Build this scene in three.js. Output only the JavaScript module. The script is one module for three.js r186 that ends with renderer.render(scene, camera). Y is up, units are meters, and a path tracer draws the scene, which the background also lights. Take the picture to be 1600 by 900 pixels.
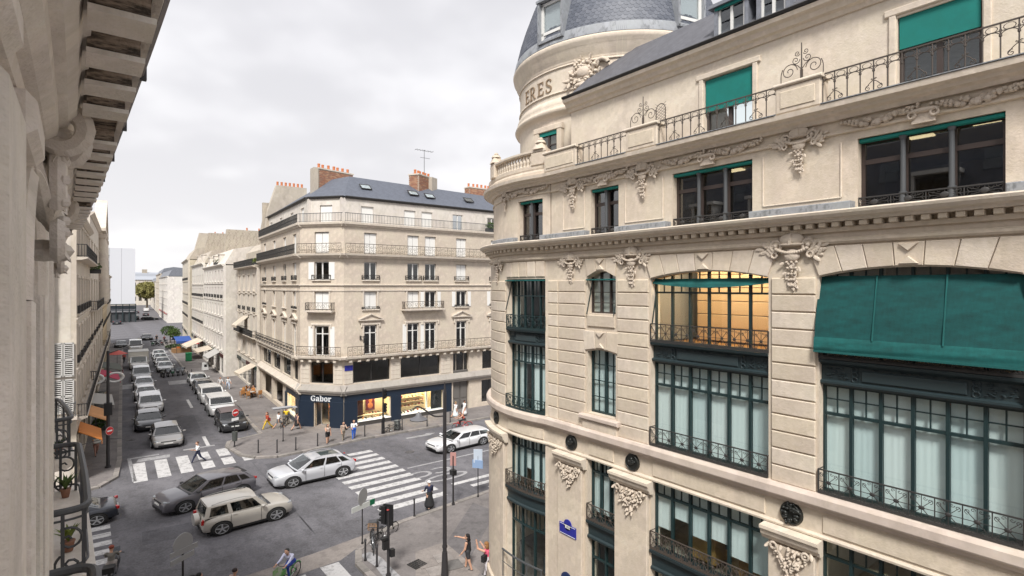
import * as THREE from 'three';
import { mergeGeometries } from 'three/addons/utils/BufferGeometryUtils.js';
import { FontLoader } from 'three/addons/loaders/FontLoader.js';
import { TextGeometry } from 'three/addons/geometries/TextGeometry.js';

// ---------- camera, sky, sun, exposure ----------
// x runs across the near street, -z runs along it; heights in metres. A window four floors up.
const scene = new THREE.Scene();
const YAW = 37.7 * Math.PI / 180;
const camera = new THREE.PerspectiveCamera(2 * Math.atan(450 / 860) * 180 / Math.PI, 16 / 9, 0.1, 3000);
camera.position.set(0, 13.5, 0);
camera.lookAt(Math.sin(YAW), 13.5, -Math.cos(YAW));
camera.setViewOffset(1600, 900, 0, 3, 1600, 900);

const renderer = new THREE.WebGLRenderer();
renderer.toneMapping = THREE.LinearToneMapping;
renderer.toneMappingExposure = 2.5;
renderer.shadowMap.enabled = true;

let seed = 7;
const rnd = () => { seed = (seed * 1664525 + 1013904223) >>> 0; return seed / 4294967296; };
const rr = (a, b) => a + (b - a) * rnd();
// smooth periodic value noise
function lattice(n, sd) { const keep = seed; seed = sd; const a = new Float32Array(n * n); for (let i = 0; i < n * n; i++) a[i] = rnd(); seed = keep; return a; }
function vnoise(lat, n, x, y) {
  const xi = Math.floor(x), yi = Math.floor(y), fx = x - xi, fy = y - yi, u = fx * fx * (3 - 2 * fx), v = fy * fy * (3 - 2 * fy);
  const m = (k) => ((k % n) + n) % n, a = m(xi), b = m(xi + 1), c = m(yi) * n, d = m(yi + 1) * n;
  return (lat[c + a] * (1 - u) + lat[c + b] * u) * (1 - v) + (lat[d + a] * (1 - u) + lat[d + b] * u) * v;
}
const LAT = [4, 8, 16, 32, 64, 128, 256].map((n, i) => [n, lattice(n, 101 + i * 13)]);
function fbm(x, y, o0, o1, gain = 0.5) { let s = 0, a = 1, t = 0; for (let i = o0; i <= o1; i++) { const [n, l] = LAT[i]; s += a * vnoise(l, n, x * n, y * n); t += a; a *= gain; } return s / t; }

{ // overcast sky: broken grey cloud, paler towards the horizon
  const W = 1024, Hh = 512, d = new Float32Array(W * Hh * 4);
  for (let j = 0; j < Hh; j++) for (let i = 0; i < W; i++) {
    const el = ((j + 0.5) / Hh - 0.5) * Math.PI, az = (i + 0.5) / W, y = Math.sin(el);
    let c;
    if (y <= 0) c = [0.24, 0.23, 0.23];
    else {
      const k = 0.16 / (y + 0.16), rx = Math.cos(az * 2 * Math.PI) * Math.cos(el) * k, rz = Math.sin(az * 2 * Math.PI) * Math.cos(el) * k;
      const q = 1.25, n1 = fbm(rx * q + 0.37, rz * q + 0.11, 0, 5, 0.55), n2 = fbm(rx * q * 1.9 + 0.7, rz * q * 1.9 + 0.53, 1, 6, 0.55);
      const t = THREE.MathUtils.smoothstep(n1 * 0.65 + n2 * 0.35, 0.36, 0.66), hz = Math.exp(-y / 0.16);
      const base = 0.31 + 0.112 * t, L = base * (1 - hz) + hz * (0.405 + 0.02 * t);
      c = [L * (1.0 + 0.012 * hz), L * (0.996), L * (1.05 - 0.055 * hz - 0.02 * t)];
    }
    const o = (j * W + i) * 4; d[o] = c[0]; d[o + 1] = c[1]; d[o + 2] = c[2]; d[o + 3] = 1;
  }
  const t = new THREE.DataTexture(d, W, Hh, THREE.RGBAFormat, THREE.FloatType);
  t.mapping = THREE.EquirectangularReflectionMapping; t.magFilter = t.minFilter = THREE.LinearFilter; t.wrapS = THREE.RepeatWrapping; t.needsUpdate = true;
  scene.background = t; scene.environment = t;
}
const sun = new THREE.DirectionalLight(new THREE.Color(1, 0.97, 0.925), 1.9);
sun.position.set(-62, 130, 40); sun.target.position.set(10, 0, -40); scene.add(sun, sun.target); sun.name = 'sun';
sun.castShadow = true; sun.shadow.radius = 24; sun.shadow.mapSize.set(2048, 2048);
Object.assign(sun.shadow.camera, { left: -90, right: 90, top: 90, bottom: -90, near: 1, far: 320 });

// ---------- textures and materials ----------
function tex(n, fn, srgb, per) {
  const d = new Uint8Array(n * n * 4);
  for (let j = 0; j < n; j++) for (let i = 0; i < n; i++) { const c = fn(i / n, j / n), o = (j * n + i) * 4; for (let k = 0; k < 3; k++) d[o + k] = Math.max(0, Math.min(255, 255 * (c.length ? c[k] : c))); d[o + 3] = 255; }
  const t = new THREE.DataTexture(d, n, n); t.wrapS = t.wrapT = THREE.RepeatWrapping; t.magFilter = THREE.LinearFilter; t.minFilter = THREE.LinearMipmapLinearFilter; t.generateMipmaps = true;
  if (srgb) t.colorSpace = THREE.SRGBColorSpace; t.repeat.set(1 / per, 1 / per); t.needsUpdate = true; return t;
}
// stone: mottled, pale patches, faint runs; values multiply the material colour
const stoneFn = (dirt) => (x, y) => {
  const a = fbm(x, y, 0, 3), b = fbm(x, y, 3, 6, 0.7), st = fbm(x * 4, y * 0.5, 1, 5), bl = THREE.MathUtils.smoothstep(fbm(x + 0.3, y + 0.6, 1, 4), 0.52, 0.68);
  let v = 0.95 + 0.06 * (a - 0.5) + 0.07 * (b - 0.5) + 0.06 * (st - 0.5) + 0.045 * bl;
  if (dirt) { const g = THREE.MathUtils.smoothstep(fbm(x * 2, y, 1, 6, 0.65), 0.5, 0.72); v -= dirt * g; }
  return [v, v * (0.985 + 0.02 * (a - 0.5)), v * (0.965 + 0.04 * (b - 0.5))];
};
const tStone = tex(512, stoneFn(0), true, 3.1), tStoneDirty = tex(512, stoneFn(0.2), true, 2.3), tPlaster = tex(512, stoneFn(0.05), true, 7.3);
const tStoneB = tex(256, (x, y) => fbm(x, y, 3, 6, 0.75), false, 1.1);
const tAsphalt = tex(1024, (x, y) => { const a = fbm(x, y, 0, 2), b = fbm(x, y, 5, 6, 1), c = fbm(x * 3, y, 1, 4), e = THREE.MathUtils.smoothstep(fbm(x + 0.5, y + 0.2, 2, 5), 0.56, 0.72); const v = 0.87 + 0.26 * (a - 0.5) + 0.22 * (b - 0.5) + 0.14 * (c - 0.5) - 0.08 * e; return [v, v * 0.995, v]; }, true, 9);
const tPave = tex(1024, (x, y) => { const a = fbm(x, y, 0, 3), b = fbm(x, y, 4, 6, 0.9), e = THREE.MathUtils.smoothstep(fbm(x, y + 0.4, 2, 5), 0.55, 0.7); const v = 0.88 + 0.2 * (a - 0.5) + 0.16 * (b - 0.5) - 0.07 * e; return [v, v * 0.985, v * 0.97]; }, true, 6);
const tPaint = tex(512, (x, y) => { const e = THREE.MathUtils.smoothstep(fbm(x, y, 2, 6, 0.8), 0.34, 0.5); const v = 0.83 + 0.15 * e + 0.06 * (fbm(x, y, 4, 6) - 0.5); return [v, v, v]; }, true, 4);
const tSlate = tex(256, (x, y) => { const v = 0.85 + 0.3 * (fbm(x, y, 1, 5, 0.7) - 0.5); return [v, v, v * 1.02]; }, true, 1.3);
const tFine = tex(256, (x, y) => fbm(x, y, 4, 6, 1), false, 0.5);

const lin = (r, g, b) => new THREE.Color().setRGB(r, g, b);
const S = (c, rough = 0.8, o = {}) => new THREE.MeshStandardMaterial({ color: c, roughness: rough, ...o });
const offs = (t, x, y) => { const c = t.clone(); c.offset.set(x, y); c.needsUpdate = true; return c; };
// right hand corner building: warm clean limestone, four tints
const STONE = [[0.665, 0.59, 0.495], [0.705, 0.635, 0.545], [0.615, 0.54, 0.45], [0.68, 0.6, 0.495]].map((c, i) => S(lin(...c), 0.9, { map: i ? offs(tStone, 0.31 * i, 0.17 * i) : tStone, bumpMap: tStoneB, bumpScale: 0.006 }));
const stone = STONE[0];
const stoneCarved = S(lin(0.66, 0.585, 0.495), 0.92, { map: tStone, bumpMap: tStoneB, bumpScale: 0.012 });
const stoneSill = S(lin(0.64, 0.56, 0.5), 0.9, { map: tPlaster });
// opposite corner building
const gStone = S(lin(0.62, 0.555, 0.475), 0.9, { map: tStone, bumpMap: tStoneB, bumpScale: 0.006 });
const gTrim = S(lin(0.64, 0.585, 0.52), 0.9, { map: offs(tStone, 0.4, 0.2) });
const whitePlaster = S(lin(0.7, 0.67, 0.63), 0.9, { map: tPlaster });
const PLASTER = [[0.68, 0.64, 0.58], [0.62, 0.565, 0.49], [0.77, 0.75, 0.72], [0.64, 0.6, 0.53], [0.72, 0.7, 0.66], [0.5, 0.46, 0.4], [0.63, 0.53, 0.37]].map((c) => S(lin(...c), 0.92, { map: tPlaster }));
const gable = S(lin(0.44, 0.4, 0.34), 0.95, { map: tStoneDirty }), gable2 = S(lin(0.5, 0.46, 0.4), 0.95, { map: tPlaster });
// near left building: weathered stone
const oldStone = S(lin(0.76, 0.72, 0.675), 0.95, { map: tPlaster, bumpMap: tStoneB, bumpScale: 0.012 });
const oldStone2 = S(lin(0.8, 0.765, 0.725), 0.95, { map: offs(tStone, 0.4, 0.1), bumpMap: tStoneB, bumpScale: 0.01 });
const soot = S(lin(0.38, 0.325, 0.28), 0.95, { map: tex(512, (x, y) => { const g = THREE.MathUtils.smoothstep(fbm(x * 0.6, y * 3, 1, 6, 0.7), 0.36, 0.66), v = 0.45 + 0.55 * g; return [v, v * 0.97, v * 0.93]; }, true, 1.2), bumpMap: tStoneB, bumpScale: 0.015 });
const slate = [[0.115, 0.13, 0.16], [0.14, 0.155, 0.185], [0.095, 0.107, 0.132], [0.165, 0.18, 0.21]].map((c) => S(lin(...c), 0.55, { map: tSlate }));
const lead = S(lin(0.3, 0.325, 0.36), 0.6, { map: tStoneDirty }), zinc = S(lin(0.27, 0.285, 0.31), 0.55, { map: tSlate });
const iron = S(lin(0.035, 0.033, 0.032), 0.55), ironWarm = S(lin(0.07, 0.055, 0.045), 0.6), ironBlue = S(lin(0.02, 0.034, 0.038), 0.5), ironGrey = S(lin(0.075, 0.08, 0.085), 0.55);
const frameDark = S(lin(0.012, 0.03, 0.032), 0.45), frameBrown = S(lin(0.05, 0.035, 0.03), 0.5), frameWhite = S(lin(0.7, 0.69, 0.66), 0.6);
const glassMat = new THREE.MeshPhysicalMaterial({ color: lin(0.93, 0.97, 0.965), roughness: 0.02, transmission: 1, thickness: 0, ior: 1.5 });
const glassDeep = new THREE.MeshPhysicalMaterial({ color: lin(0.4, 0.41, 0.42), roughness: 0.015, transmission: 1, thickness: 0, ior: 2.1 });
const paneMat = (c, ior) => new THREE.MeshPhysicalMaterial({ color: lin(...c), roughness: 0.015, transmission: 1, thickness: 0, ior });
const darkGlass = paneMat([0.6, 0.62, 0.62], 1.7), midGlass = paneMat([0.66, 0.68, 0.68], 1.7), carGlass = paneMat([0.42, 0.47, 0.46], 1.7), skyGlass = paneMat([0.8, 0.83, 0.84], 1.7), screenGlass = paneMat([0.6, 0.66, 0.64], 1.75);
const shutterWhite = S(lin(0.74, 0.73, 0.7), 0.7), blindWhite = S(lin(0.8, 0.85, 0.85), 0.85), curtain = S(lin(0.62, 0.6, 0.55), 0.95);
const tCanvas = tex(512, (x, y) => { const a = fbm(x, y * 3, 1, 5, 0.6), b = fbm(x * 4, y, 2, 6, 0.8), v = 0.86 + 0.34 * (a - 0.5) + 0.16 * (b - 0.5); return [v * 0.96, v, v]; }, true, 2.6), teal = S(lin(0.0, 0.2, 0.175), 0.75, { map: tPlaster }), tealDark = S(lin(0.002, 0.086, 0.083), 0.85, { map: tCanvas, bumpMap: tFine, bumpScale: 0.002 }), tealEdge = S(lin(0.008, 0.13, 0.122), 0.85, { map: tCanvas });
const brick = S(lin(0.36, 0.15, 0.085), 0.95), pot = S(lin(0.5, 0.17, 0.07), 0.85), mortar = S(lin(0.42, 0.34, 0.27), 0.95);
const navy = S(lin(0.012, 0.022, 0.04), 0.38), black = S(lin(0.012, 0.012, 0.013), 0.5), rubber = S(lin(0.013, 0.013, 0.013), 0.85), chrome = S(lin(0.62, 0.63, 0.64), 0.28, { metalness: 0.85 });
const white = S(lin(0.78, 0.78, 0.77), 0.6), red = S(lin(0.55, 0.02, 0.02), 0.5), paint = S(lin(0.52, 0.51, 0.505), 0.8, { map: tPaint }), wornPaint = S(lin(0.33, 0.325, 0.33), 0.85, { map: tPaint });
const asphalt = S(lin(0.165, 0.161, 0.172), 0.88, { map: tAsphalt, bumpMap: tFine, bumpScale: 0.004 }), paveAsphalt = S(lin(0.24, 0.225, 0.224), 0.9, { map: tPave }), flag = S(lin(0.31, 0.285, 0.27), 0.9, { map: tPave }), granite = S(lin(0.38, 0.355, 0.34), 0.85, { map: tPave }), patch = S(lin(0.18, 0.176, 0.188), 0.85, { map: tAsphalt });
const bronze = S(lin(0.03, 0.032, 0.03), 0.42, { metalness: 0.5 }), blueSign = S(lin(0.025, 0.03, 0.28), 0.35), greenSign = S(lin(0.0, 0.12, 0.05), 0.5);
const leafA = S(lin(0.07, 0.12, 0.025), 0.8), leafB = S(lin(0.045, 0.08, 0.02), 0.8), leafC = S(lin(0.16, 0.2, 0.03), 0.8), leafFar = S(lin(0.26, 0.24, 0.085), 0.85), wood = S(lin(0.3, 0.17, 0.08), 0.6), terracotta = S(lin(0.26, 0.13, 0.085), 0.85);
const lampGlass = S(lin(0.4, 0.42, 0.45), 0.3);

// ---------- geometry helpers ----------
const V3 = (x, y, z) => new THREE.Vector3(x, y, z);
// box-projected uv in metres
function uvm(g) {
  const p = g.attributes.position, n = g.attributes.normal, a = new Float32Array(p.count * 2);
  for (let i = 0; i < p.count; i++) {
    const ax = Math.abs(n.getX(i)), ay = Math.abs(n.getY(i)), az = Math.abs(n.getZ(i));
    if (ay > ax && ay > az) { a[2 * i] = p.getX(i); a[2 * i + 1] = p.getZ(i); } else if (ax > az) { a[2 * i] = p.getZ(i); a[2 * i + 1] = p.getY(i); } else { a[2 * i] = p.getX(i); a[2 * i + 1] = p.getY(i); }
  }
  g.setAttribute('uv', new THREE.BufferAttribute(a, 2)); return g;
}
const flat = (g) => { const q = g.index ? g.toNonIndexed() : g; for (const k of Object.keys(q.attributes)) if (!['position', 'normal', 'uv'].includes(k)) q.deleteAttribute(k); return q; };
const mg = (list) => uvm(mergeGeometries(list.map((g) => { g = flat(g); if (!g.attributes.uv) uvm(g); return g; })));
const at = (g, x = 0, y = 0, z = 0, rx = 0, ry = 0, rz = 0) => { if (rz) g.rotateZ(rz); if (rx) g.rotateX(rx); if (ry) g.rotateY(ry); return g.translate(x, y, z); };
const bg = (w, h, d, x = 0, y = 0, z = 0, rx = 0, ry = 0, rz = 0, sx = 1) => at(new THREE.BoxGeometry(w, h, d, sx), x, y, z, rx, ry, rz);
const cg = (r0, r1, h, x = 0, y = 0, z = 0, seg = 10, rx = 0, ry = 0, rz = 0) => at(new THREE.CylinderGeometry(r0, r1, h, seg), x, y, z, rx, ry, rz);
const eg = (rx, ry, rz, x, y, z, a = 8, b = 6) => new THREE.SphereGeometry(1, a, b).scale(rx, ry, rz).translate(x, y, z);
const tube = (pts, r, seg = 12, rad = 5) => new THREE.TubeGeometry(new THREE.CatmullRomCurve3(pts.map((p) => V3(...p))), seg, r, rad);
const boxCache = new Map();
function box(w, h, d) { const k = [w, h, d].map((x) => x.toFixed(3)).join(); if (!boxCache.has(k)) boxCache.set(k, uvm(new THREE.BoxGeometry(w, h, d))); return boxCache.get(k); }
// block with chamfered front edges, back at z = 0
function blk(w, h, d, b = 0.02, sx = 1) {
  const key = 'b' + [w, h, d, b, sx].map((x) => x.toFixed(3)).join(); if (boxCache.has(key)) return boxCache.get(key);
  const pos = [], R = (i, z) => [[-w / 2 + i, -h / 2 + i, z], [w / 2 - i, -h / 2 + i, z], [w / 2 - i, h / 2 - i, z], [-w / 2 + i, h / 2 - i, z]];
  const r0 = R(0, 0), r1 = R(0, d - b), r2 = R(b, d), L = (a, c, t) => a.map((q, k) => q + (c[k] - q) * t);
  const quad = (a, c, e, f) => { for (let k = 0; k < sx; k++) { const t0 = k / sx, t1 = (k + 1) / sx, p = L(a, c, t0), q = L(a, c, t1), r = L(f, e, t1), s = L(f, e, t0); pos.push(...p, ...q, ...r, ...p, ...r, ...s); } };
  for (const [lo, hi] of [[r0, r1], [r1, r2]]) for (let k = 0; k < 4; k++) quad(lo[k], lo[(k + 1) % 4], hi[(k + 1) % 4], hi[k]);
  quad(...r2);
  const g = new THREE.BufferGeometry(); g.setAttribute('position', new THREE.Float32BufferAttribute(pos, 3)); g.computeVertexNormals(); uvm(g); boxCache.set(key, g); return g;
}
// profile [[z, y], ...] swept along x over width w
function sweep(prof, w, sx = 1) {
  const pos = [], idx = prof.length;
  for (let k = 0; k < sx; k++) { const x0 = -w / 2 + w * k / sx, x1 = -w / 2 + w * (k + 1) / sx; for (let i = 0; i < idx; i++) { const [za, ya] = prof[i], [zb, yb] = prof[(i + 1) % idx]; pos.push(x0, ya, za, x0, yb, zb, x1, yb, zb, x0, ya, za, x1, yb, zb, x1, ya, za); } }
  const sh = new THREE.Shape(prof.map(([z, y]) => new THREE.Vector2(z, y))), tri = THREE.ShapeUtils.triangulateShape(sh.getPoints(), []);
  for (const [a, b, c] of tri) for (const x of [-w / 2, w / 2]) { const o = x < 0 ? [a, b, c] : [a, c, b]; for (const i of o) pos.push(x, prof[i][1], prof[i][0]); }
  const g = new THREE.BufferGeometry(); g.setAttribute('position', new THREE.Float32BufferAttribute(pos, 3)); g.computeVertexNormals(); return uvm(g);
}
// wall slab with rectangular or arched holes; front at z = 0, goes back by depth
function slab(x0, x1, y0, y1, holes, depth) {
  const s = new THREE.Shape([[x0, y0], [x1, y0], [x1, y1], [x0, y1]].map((p) => new THREE.Vector2(...p)));
  for (const [a, b, c, d, rise] of holes) {
    const h = [[a, c], [a, d]];
    if (rise) for (let k = 1; k < 10; k++) { const t = k / 10; h.push([a + (b - a) * t, d + rise * 4 * t * (1 - t)]); }
    h.push([b, d], [b, c]); s.holes.push(new THREE.Path(h.map((p) => new THREE.Vector2(...p))));
  }
  return uvm(flat(new THREE.ExtrudeGeometry(s, { depth, bevelEnabled: false, curveSegments: 4 }).translate(0, 0, -depth)));
}
const taken = {};
function numbered(n) { const k = taken[n] = (taken[n] ?? -1) + 1; return k ? n + '_' + String(k).padStart(3, '0') : n; }
function mesh(name, g, m, parent, x = 0, y = 0, z = 0, ry = 0) {
  const o = new THREE.Mesh(g, m); o.name = parent === scene ? numbered(name) : name; o.castShadow = o.receiveShadow = true; o.position.set(x, y, z); o.rotation.y = ry; parent.add(o); return o;
}
function tag(o, label, category, group, kind) { if (label) o.userData.label = label; if (category) o.userData.category = category; if (group) o.userData.group = group; if (kind) o.userData.kind = kind; return o; }
function thing(name, label, category, x = 0, y = 0, z = 0, ry = 0, group) { const o = new THREE.Group(); o.name = numbered(name); o.position.set(x, y, z); o.rotation.y = ry; scene.add(o); return tag(o, label, category, group); }
function grp(name, parent, x = 0, y = 0, z = 0, ry = 0) { const o = new THREE.Group(); o.name = name; o.position.set(x, y, z); o.rotation.y = ry; parent.add(o); return o; }
function copy(o, x, y, z, ry, label, group) { const c = o.clone(); c.name = numbered(o.name.replace(/_\d{3}$/, '')); c.userData = { ...o.userData }; scene.add(c); c.position.set(x, y, z); c.rotation.y = ry; if (label) c.userData.label = label; if (group) c.userData.group = group; return c; }
const structure = (o) => tag(o, null, null, null, 'structure');
// scroll (spiral) in the xy plane
function spiral(r, turns, t, x, y, dir = 1, start = 0, seg = 22) { const p = []; for (let k = 0; k <= seg; k++) { const a = start + dir * turns * 2 * Math.PI * k / seg, q = r * (1 - 0.86 * k / seg); p.push([x + Math.cos(a) * q, y + Math.sin(a) * q, 0]); } return tube(p, t, seg, 4); }
// carved leaf: a bent almond
function leafGeo(l, w, x, y, z, rz, lift = 0.4) {
  const g = new THREE.SphereGeometry(1, 6, 5).scale(w / 2, l / 2, w * 0.3).translate(0, l / 2, 0), p = g.attributes.position;
  for (let i = 0; i < p.count; i++) { const t = p.getY(i) / l; p.setZ(i, p.getZ(i) + lift * l * t * t); }
  g.computeVertexNormals(); return at(g, x, y, z, 0, 0, rz);
}
// ---------- ground: road, raised pavements with kerb stones, painted markings ----------
structure(mesh('road', uvm(flat(new THREE.PlaneGeometry(2400, 2400).rotateX(-Math.PI / 2))), asphalt, scene));
const PH = 0.12;
function pavement(name, pts, m, kerb) {
  const sh = new THREE.Shape(pts.map(([v, s]) => new THREE.Vector2(v, s))), g = uvm(flat(new THREE.ExtrudeGeometry(sh, { depth: PH, bevelEnabled: false }).rotateX(-Math.PI / 2)));
  const o = structure(mesh(name, g, m, scene)), mats = [granite, S(lin(0.3, 0.285, 0.27), 0.85, { map: tPave }), S(lin(0.37, 0.35, 0.33), 0.85, { map: tPave })];
  let q = 0;
  for (let i = 0; i + 1 < kerb.length; i++) { // kerb stones
    const [v0, s0] = kerb[i], [v1, s1] = kerb[i + 1], L = Math.hypot(v1 - v0, s1 - s0), n = Math.max(1, Math.round(L / 1.1)), ry = Math.atan2(s1 - s0, v1 - v0), far = Math.min(s0, s1) > 100;
    if (far) { mesh('kerb_stone', uvm(bg(L, PH + 0.03, 0.3)), granite, o, (v0 + v1) / 2, (PH + 0.03) / 2 + 0.002, -(s0 + s1) / 2, ry); continue; }
    for (let k = 0; k < n; k++) { const t = (k + 0.5) / n; mesh('kerb_stone', box(L / n - 0.02, PH + 0.03, 0.32), mats[(q++ * 7) % 3], o, v0 + (v1 - v0) * t, (PH + 0.03) / 2 + 0.002, -(s0 + (s1 - s0) * t), ry); }
  }
  return o;
}
pavement('pavement', [[10.4, -12], [10.4, 25.6], [10.9, 26.8], [12, 27.8], [14, 28.55], [21.2, 29.4], [60, 30], [60, 22], [24, 20], [16, 12], [15.5, -12]], paveAsphalt, [[10.4, 4], [10.4, 25.6], [10.9, 26.8], [12, 27.8], [14, 28.55], [21.2, 29.4], [44, 29.8]]);
pavement('pavement', [[60, 45.4], [19.2, 46.3], [13.8, 45.7], [11.9, 45.6], [10.5, 46.4], [9.7, 47.8], [9.3, 51], [9.7, 52.4], [12.5, 53.4], [14.1, 90], [12.2, 94], [14.6, 160], [24, 160], [24, 60], [60, 55]], paveAsphalt, [[44, 45.75], [19.2, 46.3], [13.8, 45.7], [11.9, 45.6], [10.5, 46.4], [9.7, 47.8], [9.3, 51], [9.7, 52.4], [12.5, 53.4], [14.1, 90], [12.2, 94], [14.6, 160]]);
pavement('pavement', [[-60, 45.2], [-1, 45.4], [0.6, 46], [1.6, 47.6], [2.0, 52], [2.2, 57], [4.1, 101], [6.8, 160], [-6, 160], [-8, 56], [-60, 56]], paveAsphalt, [[-12, 45.3], [-1, 45.4], [0.6, 46], [1.6, 47.6], [2.0, 52], [2.2, 57], [4.1, 101], [6.8, 160]]);
pavement('pavement', [[-60, 30], [-0.5, 30], [2.2, 29.3], [3.2, 27.5], [3.4, -12], [-6, -12], [-6, 20], [-60, 20]], paveAsphalt, [[-12, 30], [-0.5, 30], [2.2, 29.3], [3.2, 27.5], [3.4, 4]]);
function sheet(name, pts, m, lvl = 1, y0 = 0) { const sh = new THREE.Shape(pts.map(([v, s]) => new THREE.Vector2(v, s))); return structure(mesh(name, uvm(flat(new THREE.ShapeGeometry(sh).rotateX(-Math.PI / 2))), m, scene, 0, y0 + 0.004 * lvl, 0)); }
const para = (v0, v1, s0, s1, k = 0) => [[v0, s0], [v1, s0], [v1 + k, s1], [v0 + k, s1]];
for (let i = 0; i < 7; i++) { const v = 2.55 + i * 1.42, s0 = 45.7 + i * 0.12; if (i < 3) sheet('zebra_stripe', para(v, v + 0.82, s0, 50.6, 0.16), paint); else { sheet('zebra_stripe', para(v, v + 0.82, s0, s0 + 1.9, 0.08), paint); if (i < 6) sheet('zebra_stripe', para(v + 0.1, v + 0.92, s0 + 2.5, s0 + 4.7, 0.08), paint); } }
for (let i = 0; i < 11; i++) { const s = 30.7 + i * 1.17; sheet('zebra_stripe', [[13.9, s], [18.5, s + 0.05], [18.5, s + 0.67], [13.9, s + 0.62]], paint); }
for (let i = 0; i < 7; i++) { const s = 33.3 + i * 1.17; sheet('zebra_stripe', para(-1.6, 1.05, s, s + 0.62), paint); }
for (const [v, s, L] of [[8.0, 52.4, 3.6], [9.1, 70, 5.4], [9.3, 60.5, 0.01]]) if (L > 1) sheet('lane_line', para(v, v + 0.28, s, s + L, 0.16 * L / 3.6), paint);
sheet('stop_line', para(2.5, 4.6, 52.1, 52.45), wornPaint); sheet('stop_line', para(6.3, 8.6, 52.2, 52.55), wornPaint); sheet('stop_line', para(2.5, 2.75, 46, 52.1), wornPaint);
sheet('worn_marking', [[3, 50.9], [5.2, 50.9], [5.3, 51.8], [3.2, 51.8]], wornPaint); sheet('worn_marking', [[8.9, 88], [11.2, 88], [11.3, 91.5], [9.1, 91.5]], wornPaint); sheet('worn_marking', [[3.6, 88], [4.8, 88], [5, 92], [3.8, 92]], wornPaint);
sheet('lane_line', para(18.8, 44, 36.9, 37.1), wornPaint); for (const [v0, v1, s] of [[19.7, 24.6, 31.9], [20.6, 25, 30.9], [21.4, 24.0, 29.95]]) sheet('road_marking', para(v0, v1, s, s + 0.42), paint);
{ // painted speed figure 30
  const three = [], zero = []; for (let k = 0; k <= 16; k++) { const t = k / 16; three.push([t < 0.5 ? Math.sin(t * 4 * Math.PI * 0.9) : Math.sin((t - 0.5) * 4 * Math.PI * 0.9), t]); }
  const ring = (cv, cs, a, b, w, from, to, n) => { const o = [], i2 = []; for (let k = 0; k <= n; k++) { const t = from + (to - from) * k / n; o.push([cv + Math.cos(t) * a, cs + Math.sin(t) * b]); i2.unshift([cv + Math.cos(t) * (a - w), cs + Math.sin(t) * (b - w * 0.8)]); } return [...o, ...i2]; };
  sheet('speed_figure', ring(20.2, 33.7, 1.7, 0.62, 0.3, 0, 2 * Math.PI - 0.001, 28), wornPaint);
  sheet('speed_figure', ring(18.9, 35.2, 0.9, 0.62, 0.28, -2.4, 2.2, 18), wornPaint); sheet('speed_figure', ring(20.5, 35.2, 0.9, 0.62, 0.28, -2.4, 2.2, 18), wornPaint, 2);
}
sheet('road_marking', [[22.4, 44.1], [24.6, 44.0], [25.4, 44.4], [24.6, 44.8], [24.4, 44.5], [22.4, 44.5]], wornPaint);
sheet('road_patch', [[4.4, 30.4], [13, 31], [13, 33.4], [4.4, 32.6]], patch);
// setts band, bike strip, tree grate and tar patches on the near corner
sheet('setts_band', [[3.3, 26.2], [9.9, 26.6], [11.6, 27.7], [13.6, 28.4], [13.4, 28.75], [9, 28.1], [3.3, 27.7]], flag);
sheet('zebra_stripe', para(8.85, 9.75, 23.4, 26.5, 0.0), paint); sheet('zebra_stripe', para(7.2, 8.1, 23.4, 26.3, 0.0), paint);
sheet('bike_strip', [[10.9, 20], [11.5, 20], [11.45, 23.6], [11.5, 25.4], [11.3, 26.3], [10.75, 26.3], [10.9, 24.8], [10.75, 23]], wornPaint, 1, PH);
sheet('tar_patch', [[13.4, 21.6], [14.6, 24.6], [18.9, 28.4], [19.2, 26.4], [14.6, 22.4], [13.4, 18]], S(lin(0.185, 0.178, 0.185), 0.9, { map: tPave }), 1, PH);
{ const gr = structure(mesh('grate_surround', uvm(flat(new THREE.ShapeGeometry(new THREE.Shape([[11.7, 22.2], [13.1, 24.9], [14.8, 24.9], [14.6, 21.3], [13.2, 20.3]].map((p) => new THREE.Vector2(...p)))).rotateX(-Math.PI / 2))), flag, scene, 0, PH + 0.008, 0)); for (let i = 0; i < 4; i++) mesh('paving_slab', box(0.85, 0.03, 0.85), [granite, S(lin(0.2, 0.195, 0.19), 0.8, { map: tPave }), flag][i % 3], gr, 13.0 + 0.9 * (i % 2), 0.008, -(22.6 + 0.9 * (i >> 1)), -0.2); const L = []; for (let i = 0; i < 8; i++) L.push(bg(0.7, 0.03, 0.03, 0, 0, -0.3 + i * 0.09)); for (let i = 0; i < 7; i++) L.push(bg(0.03, 0.03, 0.68, -0.33 + i * 0.11, 0, 0)); mesh('grate', mg(L), iron, gr, 12.55, 0.03, -23.7, 0.2); }
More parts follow.
